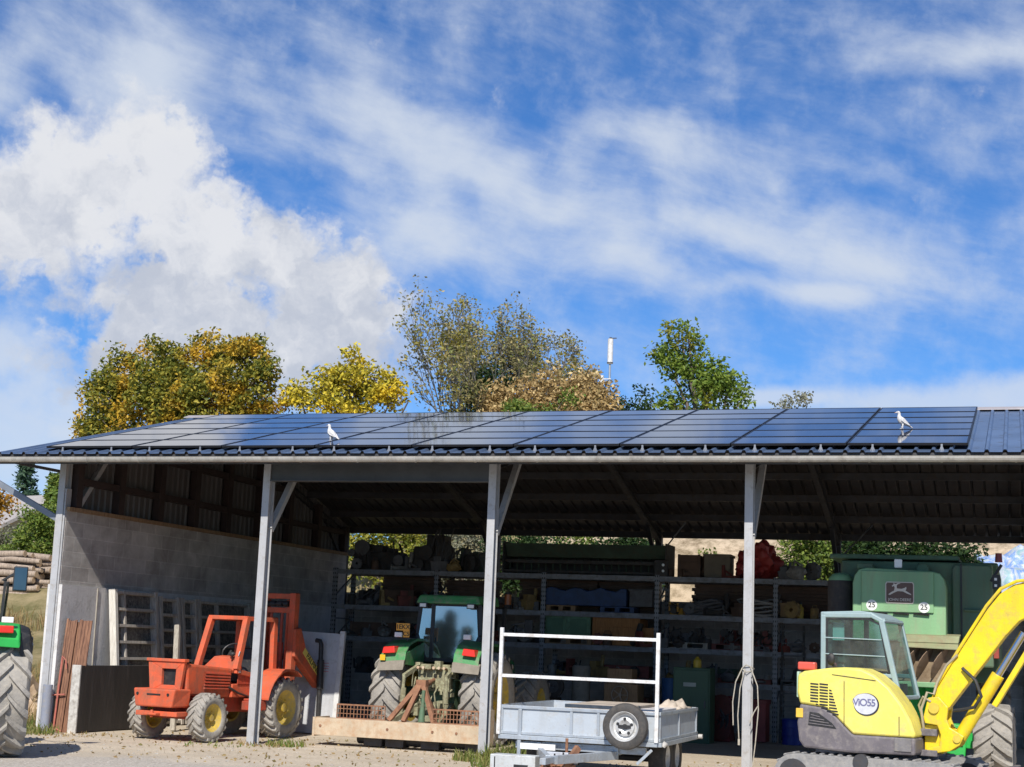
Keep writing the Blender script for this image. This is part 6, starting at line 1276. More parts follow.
t = thing('rope_reel', 'small black wheel leaning by the cement pipe', 'wheel', (px_x(556, 7.3), 7.3, 1.0)); b = MB(); b.lathe([(-0.05, 0.13), (-0.05, 0.23), (0.05, 0.23), (0.05, 0.13)], (0, 0, 0), 'y', 24, closed=True); b.build('tyre', rubberd, t, smooth=True); b = MB(); b.lathe([(-0.03, 0.135), (-0.03, 0.03), (0.03, 0.03), (0.03, 0.135)], (0, 0, 0), 'y', 20, closed=True); b.build('rim', dk6, t); b = MB(); b.box(-0.1, 0.1, 0.08, 0.3, -1.0, -0.22); b.build('stand', dk1, t)
machine(716, 740, 0, 0.98, M('machine_red', (0.26, 0.03, 0.025), 0.5, 0, 0.2, 3, dirt=(0.10, 0.05, 0.04)), dk3, 'red garden machine on the floor left of the fourth post', 'garden machine', 'garden_machine', 30, yo=-0.9)
wcrate(756, 771, 0, 0.88, M('box_red', (0.28, 0.04, 0.03), 0.55, 0, 0.2, 3), 'tall red box on the floor right of the fourth post', slats=False, name='tall_box', cat='box', yo=-0.5, depth=0.5)
wcrate(346, 364, 0, 0.82, M('crate_red', (0.30, 0.06, 0.03), 0.6, 0, 0.2, 3), 'orange-red crate low behind the pale grey panel', name='plastic_crate', yo=-3.5)
machine(640, 672, 0, 0.9, dk4, dk3, 'brown machine on the floor between handwheel bench and green cabinet', 'machine', 'farm_machine', 33, yo=-1.2)
machine(700, 716, S1, 0.4, dk1, dk6, 'dark pump in the shadow above the garden machine', 'pump', 'pump', 35)
machine(352, 372, S1-0.15, 0.4, dk1, dk1, 'black pump in the shadow behind the grey panel', 'pump', 'pump', 36)
b = MB(); b.box(0, 0.001, 0, 0.001, 0, 0.001); b.bm.free()
t = thing('spray_bottle', 'small white bottle hanging by the rack left of the excavator cab', 'bottle', (px_x(806), RYF-0.2, 1.60)); b = MB(); b.box(-0.09, 0.09, -0.04, 0.04, 0, 0.10); b.build('body', whitelens, t, 0.02); b = MB(); b.cyl((0.1, 0, 0.05), (0.16, 0, 0.05), 0.03); b.build('cap', dk6, t)
# small greasy parts crammed between the larger loads
def clutter(px, lev, k, yo):
    rs = random.Random(900+k); x = px_x(px)+rs.uniform(-0.05, 0.05); s = rs.uniform(0.8, 1.5); b = MB(); kind = k % 6
    if kind == 0:
        b.lathe([(-0.04, 0.03), (-0.04, 0.13), (0.04, 0.13), (0.04, 0.03)], (0, 0, 0.13), 'y', 18, closed=True)
        for q in range(9): a = q*0.698; b.box(0.13*math.cos(a)-0.015, 0.13*math.cos(a)+0.015, -0.03, 0.03, 0.115+0.13*math.sin(a), 0.145+0.13*math.sin(a))
    elif kind == 1: b.lathe([(0, 0.085), (0.20, 0.085), (0.205, 0.07), (0.215, 0.07), (0.215, 0.0)], (0, 0, 0), 'z', 18); b.tube([(-0.08, 0, 0.19), (-0.05, 0, 0.27), (0.05, 0, 0.27), (0.08, 0, 0.19)], 0.006, 5)
    elif kind == 2: b.tube([(-0.2, 0, 0.05), (0.05, 0, 0.05), (0.14, 0, 0.09), (0.17, 0, 0.2), (0.17, 0.05, 0.34)], 0.045, 9); b.cyl((-0.21, 0, 0.05), (-0.18, 0, 0.05), 0.075)
    elif kind == 3: b.prism([(-0.17, 0), (0.17, 0), (0.17, 0.05), (-0.10, 0.05), (-0.12, 0.26), (-0.17, 0.26)], 'y', -0.08, 0.08); b.cyl((-0.06, -0.1, 0.14), (0.1, -0.1, 0.06), 0.02)
    elif kind == 4: b.hexa([(-0.13, -0.1, 0), (0.13, -0.1, 0), (0.13, 0.1, 0), (-0.13, 0.1, 0)], [(-0.15, -0.12, 0.16), (0.15, -0.12, 0.16), (0.15, 0.12, 0.16), (-0.15, 0.12, 0.16)]); b.box(-0.11, 0.02, -0.09, 0.06, 0.16, 0.24); b.cyl((0.07, 0, 0.16), (0.09, 0, 0.34), 0.03)
    else: b.blob((0, 0, 0.10), 0.17, 0.12, 0.10, 0.5, 2.0, 2, k); b.tube([(-0.1, 0, 0.15), (0, -0.05, 0.27), (0.12, 0, 0.20)], 0.02, 6)
    if s > 1.2:
        for v in b.bm.verts: v.co.z = max(0.0, v.co.z)
    o = b.build('machine_part', rs.choice([dk1, dk6, dk4, dk3, dk6, dk1, M('part_pale', (0.26, 0.25, 0.23), 0.6, 0.1, 0.3, 6, dirt=(0.12, 0.09, 0.07)), M('part_ochre', (0.30, 0.20, 0.07), 0.65, 0, 0.3, 5, dirt=(0.12, 0.08, 0.05))]), None, 0.004)
    z0 = min(v.co.z for v in o.data.vertices)*s
    o.location = (x, RYF+yo, lev-z0+0.002); o.scale = (s, s, s); o.rotation_euler = (0, 0, rs.uniform(-0.9, 0.9))
    tag(o, 'small greasy machine part crammed among others on the dark racking', 'machine part', 'small parts on the racking')
k = 0
for lev, pxs in ((T, (352, 372, 395, 412, 436, 452, 470, 668, 692, 731, 784, 797, 812)), (S3, (350, 366, 388, 402, 424, 440, 455, 500, 515, 530, 672, 688, 698, 716, 728, 742, 766, 790, 812, 824)),
                 (S2, (352, 368, 384, 402, 432, 448, 500, 512, 526, 596, 608, 634, 648, 664, 680, 696, 708, 742, 764, 786, 800, 815)), (S1, (552, 566, 580, 600, 618, 636, 662, 680, 700, 712, 730, 748, 765, 786, 806))):
    for px in pxs:
        clutter(px, lev, k, rnd(-0.02, 0.22)); k += 1
# stack of folded sheet outside at right, seen under the back eave
n = 26; vs = []
for j in range(n):
    for i in range(n):
        u, v = i/(n-1), j/(n-1)
        k = noise.noise(Vector((u*5, v*5, 1)))+0.5*noise.noise(Vector((u*13, v*13, 4)))
        vs.append((5.3+3.4*u+0.15*k, 15.0+2.0*v-0.3*k, terr(6, 15.0+2*v)*0+2.9+1.6*math.sin(math.pi*min(1, v*0.55+0.05))+0.28*k))
fs = [(j*n+i, j*n+i+1, (j+1)*n+i+1, (j+1)*n+i) for j in range(n-1) for i in range(n-1)]
def tarp_mat():
    m = bpy.data.materials.new('blue_white_tarpaulin'); nt, N, L, P = nodes_of(m); ge = N.new('ShaderNodeNewGeometry')
    n1 = noise_n(N, L, ge.outputs['Position'], 1.6, 5, 0.7, 0.8); r = N.new('ShaderNodeValToRGB'); e = r.color_ramp.elements; e.new(0.5); e.new(0.6)
    for q, (p, c) in zip(e, ((0.38, (0.22, 0.38, 0.42)), (0.46, (0.45, 0.48, 0.52)), (0.54, (0.12, 0.25, 0.55)), (0.64, (0.50, 0.50, 0.48)))): q.position = p; q.color = (*c, 1)
    L.new(n1.outputs['Fac'], r.inputs[0]); L.new(r.outputs[0], P.inputs['Base Color']); P.inputs['Roughness'].default_value = 0.45; return m
o = raw('tarpaulin', vs, fs, tarp_mat(), None, True); s_ = o.modifiers.new('thick', 'SOLIDIFY'); s_.thickness = 0.04; tag(o, 'blue and white tarpaulin over a heap behind the shed, above the combine', 'tarpaulin')
# ------------------------------------------------------------------ doves on the panels
dovem = M('dove_white', (0.66, 0.64, 0.62), 0.8, 0, 0.14, 14, dirt=(0.42, 0.41, 0.41), dirt_amt=0.3, bump=0.5, bscale=70)
def dove(px, py, label, s=1.0, rz=0.0):
    p = on_panel(px, py)
    t = thing('dove', label, 'bird', p, rz, 'white doves on the solar panels')
    # one spine from beak to tail, facing -x ; radius per point
    spine = [(-0.108, 0.268, 0.004), (-0.088, 0.272, 0.011), (-0.070, 0.278, 0.027), (-0.050, 0.272, 0.029), (-0.045, 0.240, 0.024), (-0.048, 0.212, 0.031), (-0.040, 0.175, 0.052), (-0.010, 0.140, 0.065), (0.035, 0.110, 0.056), (0.080, 0.080, 0.038), (0.115, 0.058, 0.024), (0.165, 0.030, 0.017), (0.182, 0.020, 0.010)]
    b = MB(); rings = []; n = len(spine); seg = 14
    for i, (x, z, r) in enumerate(spine):
        a = spine[max(i-1, 0)]; c = spine[min(i+1, n-1)]; d = Vector((c[0]-a[0], 0, c[1]-a[1])).normalized(); u = Vector((-d.z, 0, d.x))
        wy = 0.92 if i < 9 else 1.25
        rings.append([b.bm.verts.new(Vector((x, 0, z))+u*r*math.cos(q)*(1 if i < 9 else 0.6)+Vector((0, 1, 0))*r*wy*math.sin(q)) for q in [2*math.pi*k/seg for k in range(seg)]])
    for A, B in zip(rings, rings[1:]):
        for k in range(seg): b.bm.faces.new((A[k], A[(k+1) % seg], B[(k+1) % seg], B[k]))
    b.bm.faces.new(rings[0]); b.bm.faces.new(rings[-1][::-1])
    for y in (-0.024, 0.024):                      # thighs, legs and toes run out of the body
        b.tube([(0.015, y, 0.10), (0.0, y, 0.055), (0.005, y, 0.02), (0.0, y, 0.004)], 0.022, 7, 0.006)
        for dx in (-0.04, -0.03, 0.025): b.tube([(0.0, y, 0.006), (dx, y+dx*0.3 if dx > -0.035 else y, 0.004)], 0.005, 5)
    body = b.build('body', dovem, t, smooth=True); sub = body.modifiers.new('smooth', 'SUBSURF'); sub.levels = 1; sub.render_levels = 1
    for y in (-1, 1):                                # folded wings
        b = MB(); vs = [(-0.035, 0.058, 0.185), (0.02, 0.066, 0.165), (0.075, 0.056, 0.115), (0.140, 0.028, 0.050), (0.09, 0.050, 0.066), (0.02, 0.066, 0.095), (-0.03, 0.060, 0.130)]
        b.hexa([(x, y*(w-0.012), z) for x, w, z in vs], [(x, y*(w+0.004), z) for x, w, z in vs]); b.build('wing', dovem, t, 0.004)
    b = MB(); b.cyl((-0.098, 0, 0.270), (-0.124, 0, 0.260), 0.008, 0.002, 8); b.build('beak', M('beak_pink', (0.5, 0.32, 0.26), 0.5), t)
    b = MB()
    for y in (-1, 1): b.blob((-0.078, y*0.024, 0.283), 0.005, 0.004, 0.005, 0, sub=1)
    b.build('eye', ink, t)
    t.scale = (s, s, s); return t
dove(331, 441, 'white dove standing tall on the panels above the orange forklift', 1.0, R_(-14))
dove(902, 429, 'plumper white dove on the panels above the combine harvester', 0.98, R_(22))

# ------------------------------------------------------------------ trees
def leaves(name, parent, centres, n_each, spread, size, mat, seed, aspect=1.9, droop=0.3):
    rs = random.Random(seed); vs = []; fs = []
    for c, k in centres:
        for _ in range(max(1, int(n_each*k))):
            g3 = [max(-1.7, min(1.7, rs.gauss(0, 1)))*spread for _q in range(3)]; p = Vector((c[0]+g3[0], c[1]+g3[1], c[2]+g3[2]*0.8))
            u = Vector((rs.gauss(0, 1), rs.gauss(0, 1), rs.gauss(-droop, 0.7))).normalized()
            v = u.cross(Vector((rs.gauss(0, 1), rs.gauss(0, 1), rs.gauss(0, 1)))).normalized()
            s = size*rs.uniform(0.6, 1.35); a = u*s*0.5*aspect; w = v*s*0.5; nn = u.cross(v)*s*0.12
            i = len(vs); vs += [p-a, p-a*0.1+w+nn, p+a, p-a*0.1-w+nn]; fs += [(i, i+1, i+2, i+3)]
    return raw(name, vs, fs, mat, parent)
def twig_points(clumps, density, rs, hollow=0.45, jitter=0.38):
    pts = []
    for c, r in clumps:
        n = int(0.76*density*(r[0]*r[1]+r[0]*r[2]+r[1]*r[2]))
        for _ in range(n):
            d = Vector((rs.gauss(0, 1), rs.gauss(0, 1), rs.gauss(0, 1))).normalized(); k = hollow+(1-hollow)*rs.random()**0.6; k *= 1+jitter*noise.noise(d*2.5+Vector(c))*2
            pts.append((Vector((c[0]+d.x*r[0]*k, c[1]+d.y*r[1]*k, c[2]+d.z*r[2]*k)), rs.uniform(0.5, 1.5)))
    return pts
def C(px, py, rpx, Y, ry=None, dy=0.0, kz=1.0):
    """clump whose centre stands at depth Y, radius given in pixels there"""
    p = at(px, py, Y+dy); s = (p-CAM).dot(FWD)/FPX; r = rpx*s*0.92
    return (p, (r, (ry or 0.9)*r, r*kz))
LEAF_N, LEAF_S = 6.5, 0.45
def tree(name, label, cat, base, clumps, mat, seed, density, n_each, spread, size, barkm, tr=0.2, group=None, hollow=0.45, limbs=True, aspect=1.9, twigs=0.25):
    rs = random.Random(seed); t = thing(name, label, cat, base, 0, group); B = Vector(base)
    cl = [(c-B, r) for c, r in clumps]
    top = sum((c for c, r in cl), Vector())/len(cl)
    b = MB(); fork = Vector((top.x*0.5, top.y*0.5, top.z*0.45))
    b.tube([(0, 0, -0.4), (fork.x*0.3, fork.y*0.3, fork.z*0.5), fork], tr, 9, tr*0.7); b.build('trunk', barkm, t, smooth=True)
    pts = twig_points(cl, density, rs, hollow)
    b = MB()
    for c, r in cl:
        mid = (fork+c)*0.5+Vector((rs.uniform(-0.3, 0.3), rs.uniform(-0.3, 0.3), rs.uniform(-0.1, 0.4)))
        b.tube([fork, mid, c], tr*0.55, 6, tr*0.12)
        for p, k in pts:
            if rs.random() < twigs and (p-c).length < max(r)*1.15: m = (c+p)*0.5+Vector((rs.uniform(-0.2, 0.2), rs.uniform(-0.2, 0.2), rs.uniform(0, 0.2))); b.tube([c, m, p], tr*0.11, 4, tr*0.03)
    b.build('limbs', barkm, t, smooth=True)
    leaves('crown', t, pts, n_each*LEAF_N, spread, size*LEAF_S, mat, seed+1, aspect)
    return t
def base_at(px, Y):
    p = at(px, 400, Y); return (p.x, Y, terr(p.x, Y))
walnut = leafmat('walnut_leaves', [(0.08, 0.115, 0.022), (0.15, 0.18, 0.03), (0.26, 0.25, 0.035), (0.42, 0.34, 0.045), (0.11, 0.14, 0.025)], ((0.64, 0.38, 0.035), 0.65, 0.525))
yellowl = leafmat('yellow_leaves', [(0.16, 0.19, 0.03), (0.55, 0.46, 0.05), (0.70, 0.56, 0.06), (0.30, 0.30, 0.04)], ((0.72, 0.52, 0.03), 0.7, 0.50))
thinl = leafmat('thin_leaves', [(0.20, 0.20, 0.09), (0.34, 0.28, 0.13), (0.16, 0.19, 0.05), (0.40, 0.31, 0.14)], ((0.36, 0.30, 0.03), 0.45, 0.56))
greenl = leafmat('ash_leaves', [(0.07, 0.14, 0.022), (0.15, 0.23, 0.03), (0.23, 0.29, 0.045), (0.10, 0.17, 0.026)], ((0.32, 0.28, 0.04), 0.7, 0.58))
tanl = leafmat('dry_leaves', [(0.34, 0.25, 0.10), (0.50, 0.36, 0.16), (0.42, 0.29, 0.12), (0.60, 0.46, 0.23)], ((0.20, 0.22, 0.06), 0.8, 0.60))
darkl = leafmat('ivy_leaves', [(0.015, 0.04, 0.012), (0.03, 0.065, 0.016), (0.05, 0.09, 0.02)])
bushl = leafmat('bush_leaves', [(0.08, 0.14, 0.025), (0.15, 0.23, 0.04), (0.26, 0.31, 0.055), (0.06, 0.10, 0.022)])
greyl = leafmat('grey_leaves', [(0.22, 0.22, 0.15), (0.34, 0.33, 0.24), (0.14, 0.16, 0.08)])
bushy = leafmat('bush_turning_leaves', [(0.10, 0.15, 0.025), (0.22, 0.24, 0.04), (0.42, 0.36, 0.05), (0.16, 0.20, 0.03)])
conl = leafmat('conifer_needles', [(0.035, 0.08, 0.05), (0.06, 0.115, 0.065), (0.09, 0.15, 0.08)])
Y1 = 26
tree('walnut_tree', 'broad walnut tree turning orange above the left end of the roof', 'tree', base_at(190, Y1),
     [C(105, 405, 32, Y1), C(95, 425, 26, Y1), C(125, 375, 32, Y1, dy=1), C(165, 362, 26, Y1), C(160, 400, 40, Y1), C(205, 365, 30, Y1, dy=0.6), C(200, 400, 42, Y1, dy=-0.5), C(245, 362, 28, Y1), C(225, 350, 20, Y1), C(250, 395, 34, Y1), C(262, 370, 16, Y1, dy=-0.4), C(180, 430, 40, Y1), C(120, 440, 40, Y1), C(245, 430, 40, Y1)],
     walnut, 11, 9.0, 20, 0.24, 0.20, bark, 0.26, 'trees on the bank behind the shed')
tree('walnut_tree', 'yellow-leaved tree between the big walnut and the thin grey tree', 'tree', base_at(345, Y1),
     [C(300, 398, 24, Y1), C(330, 385, 26, Y1), C(352, 370, 20, Y1), C(378, 385, 24, Y1), C(350, 402, 32, Y1), C(390, 402, 20, Y1), C(408, 402, 7, Y1, dy=-0.5), C(345, 425, 40, Y1)],
     yellowl, 12, 8.0, 15, 0.22, 0.20, bark, 0.2, 'trees on the bank behind the shed', hollow=0.3)
def branchy(name, label, base, px0, px1, pytop, Y, seed, mat, group, density=1.0, lean=0.0):
    """thin-leaved tree: forked stems to fine twigs, leaves only at the tips"""
    rs = random.Random(seed); t = thing(name, label, 'tree', base, 0, group); B = Vector(base)
    topz = at((px0+px1)/2, pytop, Y).z-B.z; wid = (at(px1, 380, Y).x-at(px0, 380, Y).x)/2; cx = (at(px1, 380, Y).x+at(px0, 380, Y).x)/2-B.x
    b = MB(); tips = []
    def grow(p, d, ln, r, depth):
        k = 3; pts = [p]
        for i in range(k):
            d = (d+Vector((rs.gauss(0, 0.13), rs.gauss(0, 0.13), rs.gauss(0.03, 0.08)))).normalized(); pts.append(pts[-1]+d*ln/k)
        b.tube(pts, r, 6 if depth < 2 else 4, r*0.62)
        e = pts[-1]
        if depth >= 2: tips.append((pts[2], 0.7)); 
        if depth == 5: tips.append((e, 1.2)); return
        for _ in range(3 if depth < 4 else 2):
            dd = (d+Vector((rs.gauss(0, 0.42), rs.gauss(0, 0.42), rs.gauss(0.06, 0.28)))).normalized()
            grow(e if rs.random() < 0.7 else pts[2], dd, ln*rs.uniform(0.66, 0.86), r*0.66, depth+1)
    for s in range(3):
        d = Vector((cx*0.08+(s-1)*wid*0.16, rs.uniform(-0.15, 0.15), 1)).normalized()
        grow(Vector((cx*0.5+(s-1)*0.25, rs.uniform(-0.2, 0.2), -0.3)), d, topz*0.30, 0.11, 0)
    # fit the crown to its measured width and height
    xs = [q.x for q, _ in tips]; zsx = [q.z for q, _ in tips]; mz = max(zsx); w0 = (max(xs)-min(xs))/2; c0 = (max(xs)+min(xs))/2
    sx = wid/w0; sz = topz/mz
    for v in b.bm.verts:
        f = min(1, max(0, v.co.z/(mz*0.4))); v.co.x = v.co.x*(1-f)+((v.co.x-c0)*sx+cx)*f; v.co.z *= sz
    tp = []
    for q, k in tips:
        f = min(1, max(0, q.z/(mz*0.4))); tp.append((Vector((q.x*(1-f)+((q.x-c0)*sx+cx)*f, q.y, q.z*sz)), k))
    b.build('trunk', barkg, t, smooth=True)
    leaves('crown', t, tp, 10.0*density, 0.15, 0.07, mat, seed+5, 1.8)
    return t
Y3 = 27
branchy('thin_tree', 'tall sparse grey-leaved tree with bare stems behind the roof centre', base_at(462, Y3), 426, 534, 296, Y3, 21, thinl, 'thin grey trees behind the roof', 0.9)
branchy('thin_tree', 'leaning thin-leaved tree over the tan bush, right of its taller neighbour', base_at(535, Y3), 488, 592, 299, Y3+1.5, 25, thinl, 'thin grey trees behind the roof', 0.75)
tree('ivy_bush', 'dark green ivy-clad clump at the foot of the sparse grey tree', 'bush', base_at(485, 25.5), [C(488, 385, 22, 25.5), C(478, 402, 24, 25.5), C(500, 398, 18, 25.5), C(486, 425, 30, 25.5)], darkl, 31, 9, 22, 0.25, 0.16, barkg, 0.12)
tree('dry_bush', 'broad tan bush of dry leaves in front of the thin trees', 'bush', base_at(545, 24.5), [C(505, 400, 20, 24.5), C(535, 390, 22, 24.5), C(562, 386, 20, 24.5), C(585, 390, 20, 24.5), C(598, 402, 16, 24.5), C(555, 405, 30, 24.5), C(520, 425, 36, 24.5), C(585, 425, 34, 24.5)], tanl, 33, 9, 22, 0.25, 0.18, bark, 0.14)
tree('green_bush', 'low dark green bush peeping over the ridge before the tan bush', 'bush', base_at(535, 22), [C(530, 408, 16, 22), C(560, 405, 12, 22), C(545, 425, 26, 22), C(512, 412, 8, 22)], bushl, 35, 10, 20, 0.2, 0.15, bark, 0.1)
tree('laurel_bush', 'dark evergreen bush under the mast, right of the tan bush', 'bush', base_at(628, 26), [C(618, 400, 14, 26), C(640, 402, 13, 26), C(652, 398, 7, 26), C(630, 425, 28, 26)], darkl, 37, 10, 24, 0.22, 0.15, bark, 0.1)
Y4 = 26
tree('ash_tree', 'leafy green tree standing alone right of the mast', 'tree', base_at(700, Y4),
     [C(682, 345, 22, Y4), C(668, 362, 16, Y4), C(690, 372, 24, Y4), C(705, 395, 30, Y4), C(715, 375, 18, Y4), C(728, 392, 16, Y4), C(672, 400, 16, Y4), C(742, 402, 8, Y4), C(688, 332, 10, Y4), C(700, 430, 40, Y4)],
     greenl, 13, 8.0, 17, 0.23, 0.19, bark, 0.2, 'trees on the bank behind the shed')
tree('small_shrub', 'small olive shrub top showing over the ridge at the right', 'shrub', base_at(793, 24), [C(785, 404, 9, 24), C(800, 403, 9, 24), C(793, 420, 18, 24)], greyl, 39, 12, 18, 0.16, 0.14, bark, 0.08)
# plants seen below the rear eave
tree('yellow_bush', 'yellow-green bush behind the shed seen above the left rack', 'bush', base_at(380, 16), [C(px, py, 20, 16) for px, py in ((352, 545), (372, 540), (395, 543), (418, 545), (380, 562), (405, 560))], bushy, 41, 12, 20, 0.25, 0.16, bark, 0.08)
tree('grey_bush', 'grey leafy bush behind the shed seen left of the third post', 'bush', base_at(465, 16.2), [C(444, 548, 20, 16.2), C(466, 545, 22, 16.2), C(486, 550, 18, 16.2), C(462, 568, 26, 16.2)], greyl, 43, 12, 22, 0.22, 0.13, bark, 0.08)
tree('green_bush', 'green bush on the bank seen right of the red tarpaulin', 'bush', base_at(810, 16.5), [C(795, 545, 20, 16.5), C(820, 552, 22, 16.5), C(840, 555, 20, 16.5), C(812, 540, 16, 16.5), C(800, 570, 24, 16.5), C(830, 572, 24, 16.5)], bushl, 45, 14, 24, 0.2, 0.13, bark, 0.07)
tree('infill_hedge', 'added dark hedge filling the pale gap seen just over the combine harvester', 'hedge', base_at(905, 15.6), [C(px, py, 22, 15.6) for px in (858, 885, 912, 939, 966) for py in (550, 575)], darkl, 63, 12, 24, 0.2, 0.14, bark, 0.08)  # hedge added to darken the bright strip above the combine
tree('infill_hedge', 'added dark hedge filling the pale gap seen between seed drill and third post', 'hedge', base_at(560, 16), [C(px, py, 20, 16) for px in (505, 525, 545, 618, 640) for py in (548, 575)], darkl, 65, 12, 24, 0.2, 0.14, bark, 0.08)  # hedge added to darken the gap behind the seed drill
tree('weed_clump', 'tiny bright green weed on the pale bank', 'weed', base_at(709, 16.2), [C(709, 552, 7, 16.2)], bushl, 47, 30, 14, 0.12, 0.11, bark, 0.02)
tree('green_bush', 'green bush glimpsed behind the dark seed drill on the top shelf', 'bush', base_at(590, 16.4), [C(575, 545, 14, 16.4), C(600, 547, 16, 16.4)], bushl, 49, 12, 20, 0.2, 0.13, bark, 0.06)
# left background
def conifer(name, label, px, pytop, Y, wpx, mat, seed, group=None):
    rs = random.Random(seed); base = base_at(px, Y); base = (at(px, 520, Y).x, Y, terr(at(px, 520, Y).x, Y)); t = thing(name, label, 'conifer', base, 0, group)
    H = at(px, pytop, Y).z-base[2]; s = (Vector(base)-CAM).length/FPX; W = wpx*s/2
    b = MB(); b.tube([(0, 0, -0.3), (0, 0, H*0.5), (0, 0, H)], H*0.018+0.04, 6, 0.01); b.build('trunk', bark, t)
    b = MB(); pts = []
    for k in range(int(H*9)):
        z = H*(0.08+0.90*rs.random()**0.85); L = W*(1-z/H)**0.75*rs.uniform(0.6, 1.1)+0.05; a = rs.uniform(0, 6.28); e = Vector((math.cos(a)*L, math.sin(a)*L, z+L*rs.uniform(-0.1, 0.35)))
        b.tube([(0, 0, z), e], 0.025, 4, 0.008)
        for q in range(5): f = 0.35+0.65*q/4; pts.append((Vector((e.x*f, e.y*f, z+(e.z-z)*f)), 1.0))
    b.build('limbs', bark, t)
    leaves('crown', t, pts, 9, 0.13+W*0.03, 0.12, mat, seed+3, 2.8, 0.1); return t
conifer('spruce_tree', 'dark blue-green spruce behind the pale house at far left', 22, 462, 46, 46, conl, 51)
conifer('fir_tree', 'dark young fir just left of the corner post', 52, 476, 34, 26, bushl, 53); conifer('fir_tree', 'slim yellowish fir half hidden by the corner post', 60, 482, 33, 22, bushl, 57)
tree('leafy_shrub', 'rounded bright green shrub above the log pile', 'bush', base_at(45, 30), [C(40, 525, 22, 30), C(55, 520, 18, 30), C(30, 545, 20, 30), C(60, 540, 20, 30), C(48, 545, 22, 30), C(15, 545, 16, 30)], bushl, 55, 9, 20, 0.25, 0.18, bark, 0.1)
tree('orange_tree', 'orange autumn tree cut by the left photo edge behind the house', 'tree', base_at(-6, 38), [C(-4, 498, 14, 38), C(-12, 510, 20, 38), C(-2, 520, 8, 38)], leafmat('orange_leaves', [(0.50, 0.26, 0.03), (0.42, 0.20, 0.02), (0.30, 0.22, 0.03)]), 59, 9, 16, 0.25, 0.2, bark, 0.12)
tree('hazel_shrub', 'olive shrub beside the pale house, left edge of the view', 'shrub', base_at(8, 36), [C(6, 540, 16, 36), C(22, 548, 12, 36), C(-8, 545, 16, 36)], greyl, 61, 9, 18, 0.25, 0.18, bark, 0.08)
h0 = at(-6, 545, 42)
t = thing('house', 'small cream house with pale tiled roof behind the log pile', 'house', (h0.x-1.0, 42, terr(h0.x, 42)), R_(-20))
hz = at(0, 528, 42).z-terr(h0.x, 42)
b = MB(); b.box(-3.2, 2.2, 0, 6, -1, hz); wl = b.build('wall', M('cream_render', (0.62, 0.52, 0.34), 0.9, 0, 0.08, 2), t)
b = MB(); b.hexa([(-3.6, -0.5, hz-0.1), (2.7, -0.5, hz-0.1), (2.7, -0.5, hz+0.08), (-3.6, -0.5, hz+0.08)], [(-3.6, 3, hz+1.75), (2.7, 3, hz+1.75), (2.7, 3, hz+1.93), (-3.6, 3, hz+1.93)]); b.hexa([(-3.6, 6.5, hz-0.1), (2.7, 6.5, hz-0.1), (2.7, 6.5, hz+0.08), (-3.6, 6.5, hz+0.08)], [(-3.6, 3, hz+1.75), (2.7, 3, hz+1.75), (2.7, 3, hz+1.93), (-3.6, 3, hz+1.93)])
b.build('roof', M('grey_tiles', (0.36, 0.33, 0.31), 0.8, 0, 0.15, 6), t)
b = MB(); b.prism([(0, hz), (6, hz), (3, hz+1.75)], 'x', 2.0, 2.19); b.prism([(0, hz), (6, hz), (3, hz+1.75)], 'x', -3.19, -3.0); b.build('gable', MATS['cream_render'], t)
for x in (-1.8, 0.5): f = MB().box(x-0.45, x+0.45, -0.04, 0.02, hz-1.7, hz-0.5).build('window', whitep, t); MB().box(x-0.38, x+0.38, -0.05, -0.042, hz-1.62, hz-0.58).build('pane', blackglass, f)
# felled logs piled on the slope
logm = wood('log_bark', (0.42, 0.33, 0.25), (0.19, 0.145, 0.11), 3); logend = M('log_end', (0.55, 0.38, 0.22), 0.85, 0, 0.15, 6)
k = 0
for row, (n, py) in enumerate(((9, 604), (8, 597), (8, 590), (7, 583), (7, 576), (6, 569), (5, 562), (4, 556))):
    for i in range(n):
        Y = 15.6+0.25*(i-(n-1)/2)+0.2; p = at(58-3*row, py, 15.6)
        r = rnd(0.085, 0.125); L = rnd(4.5, 6.5); x1 = p.x+rnd(-0.3, 0.3); z = p.z
        pts = [(x1-L+L*q/5, Y+0.03*math.sin(q+k), z+0.05*math.sin(q*1.7+k)) for q in range(6)]
        b = MB(); b.tube(pts, r, 10, r*0.85); o = b.build('log', logm, None, smooth=True); k += 1
        tag(o, 'long felled log in the pile on the slope left of the shed', 'log', 'logs piled on the slope')
        MB().cyl((x1-0.004, pts[-1][1], pts[-1][2]), (x1+0.006, pts[-1][1], pts[-1][2]), r*0.8, None, 10).build('cut_end', logend, o)
# boulders by the corner post
for k, (px, py, Y, r) in enumerate(((33, 690, 3.0, 0.42), (28, 708, 2.2, 0.35), (41, 712, 1.6, 0.28))):
    p = at(px, py, Y); b = MB(); b.blob((p.x-0.35, Y, terr(p.x-0.35, Y)+r*0.55), r*1.2, r, r*1.0, 0.45, 1.6, 3, k); o = b.build('boulder', M('pale_stone', (0.45, 0.33, 0.22), 0.9, 0, 0.2, 3, dirt=(0.30, 0.2, 0.12)), None, smooth=True)
    tag(o, ['largest pale boulder between left tractor tyre and corner post', 'middle boulder low behind the left tractor tyre', 'smallest boulder tight against the corner post'][k], 'boulder', 'boulders by the corner post')
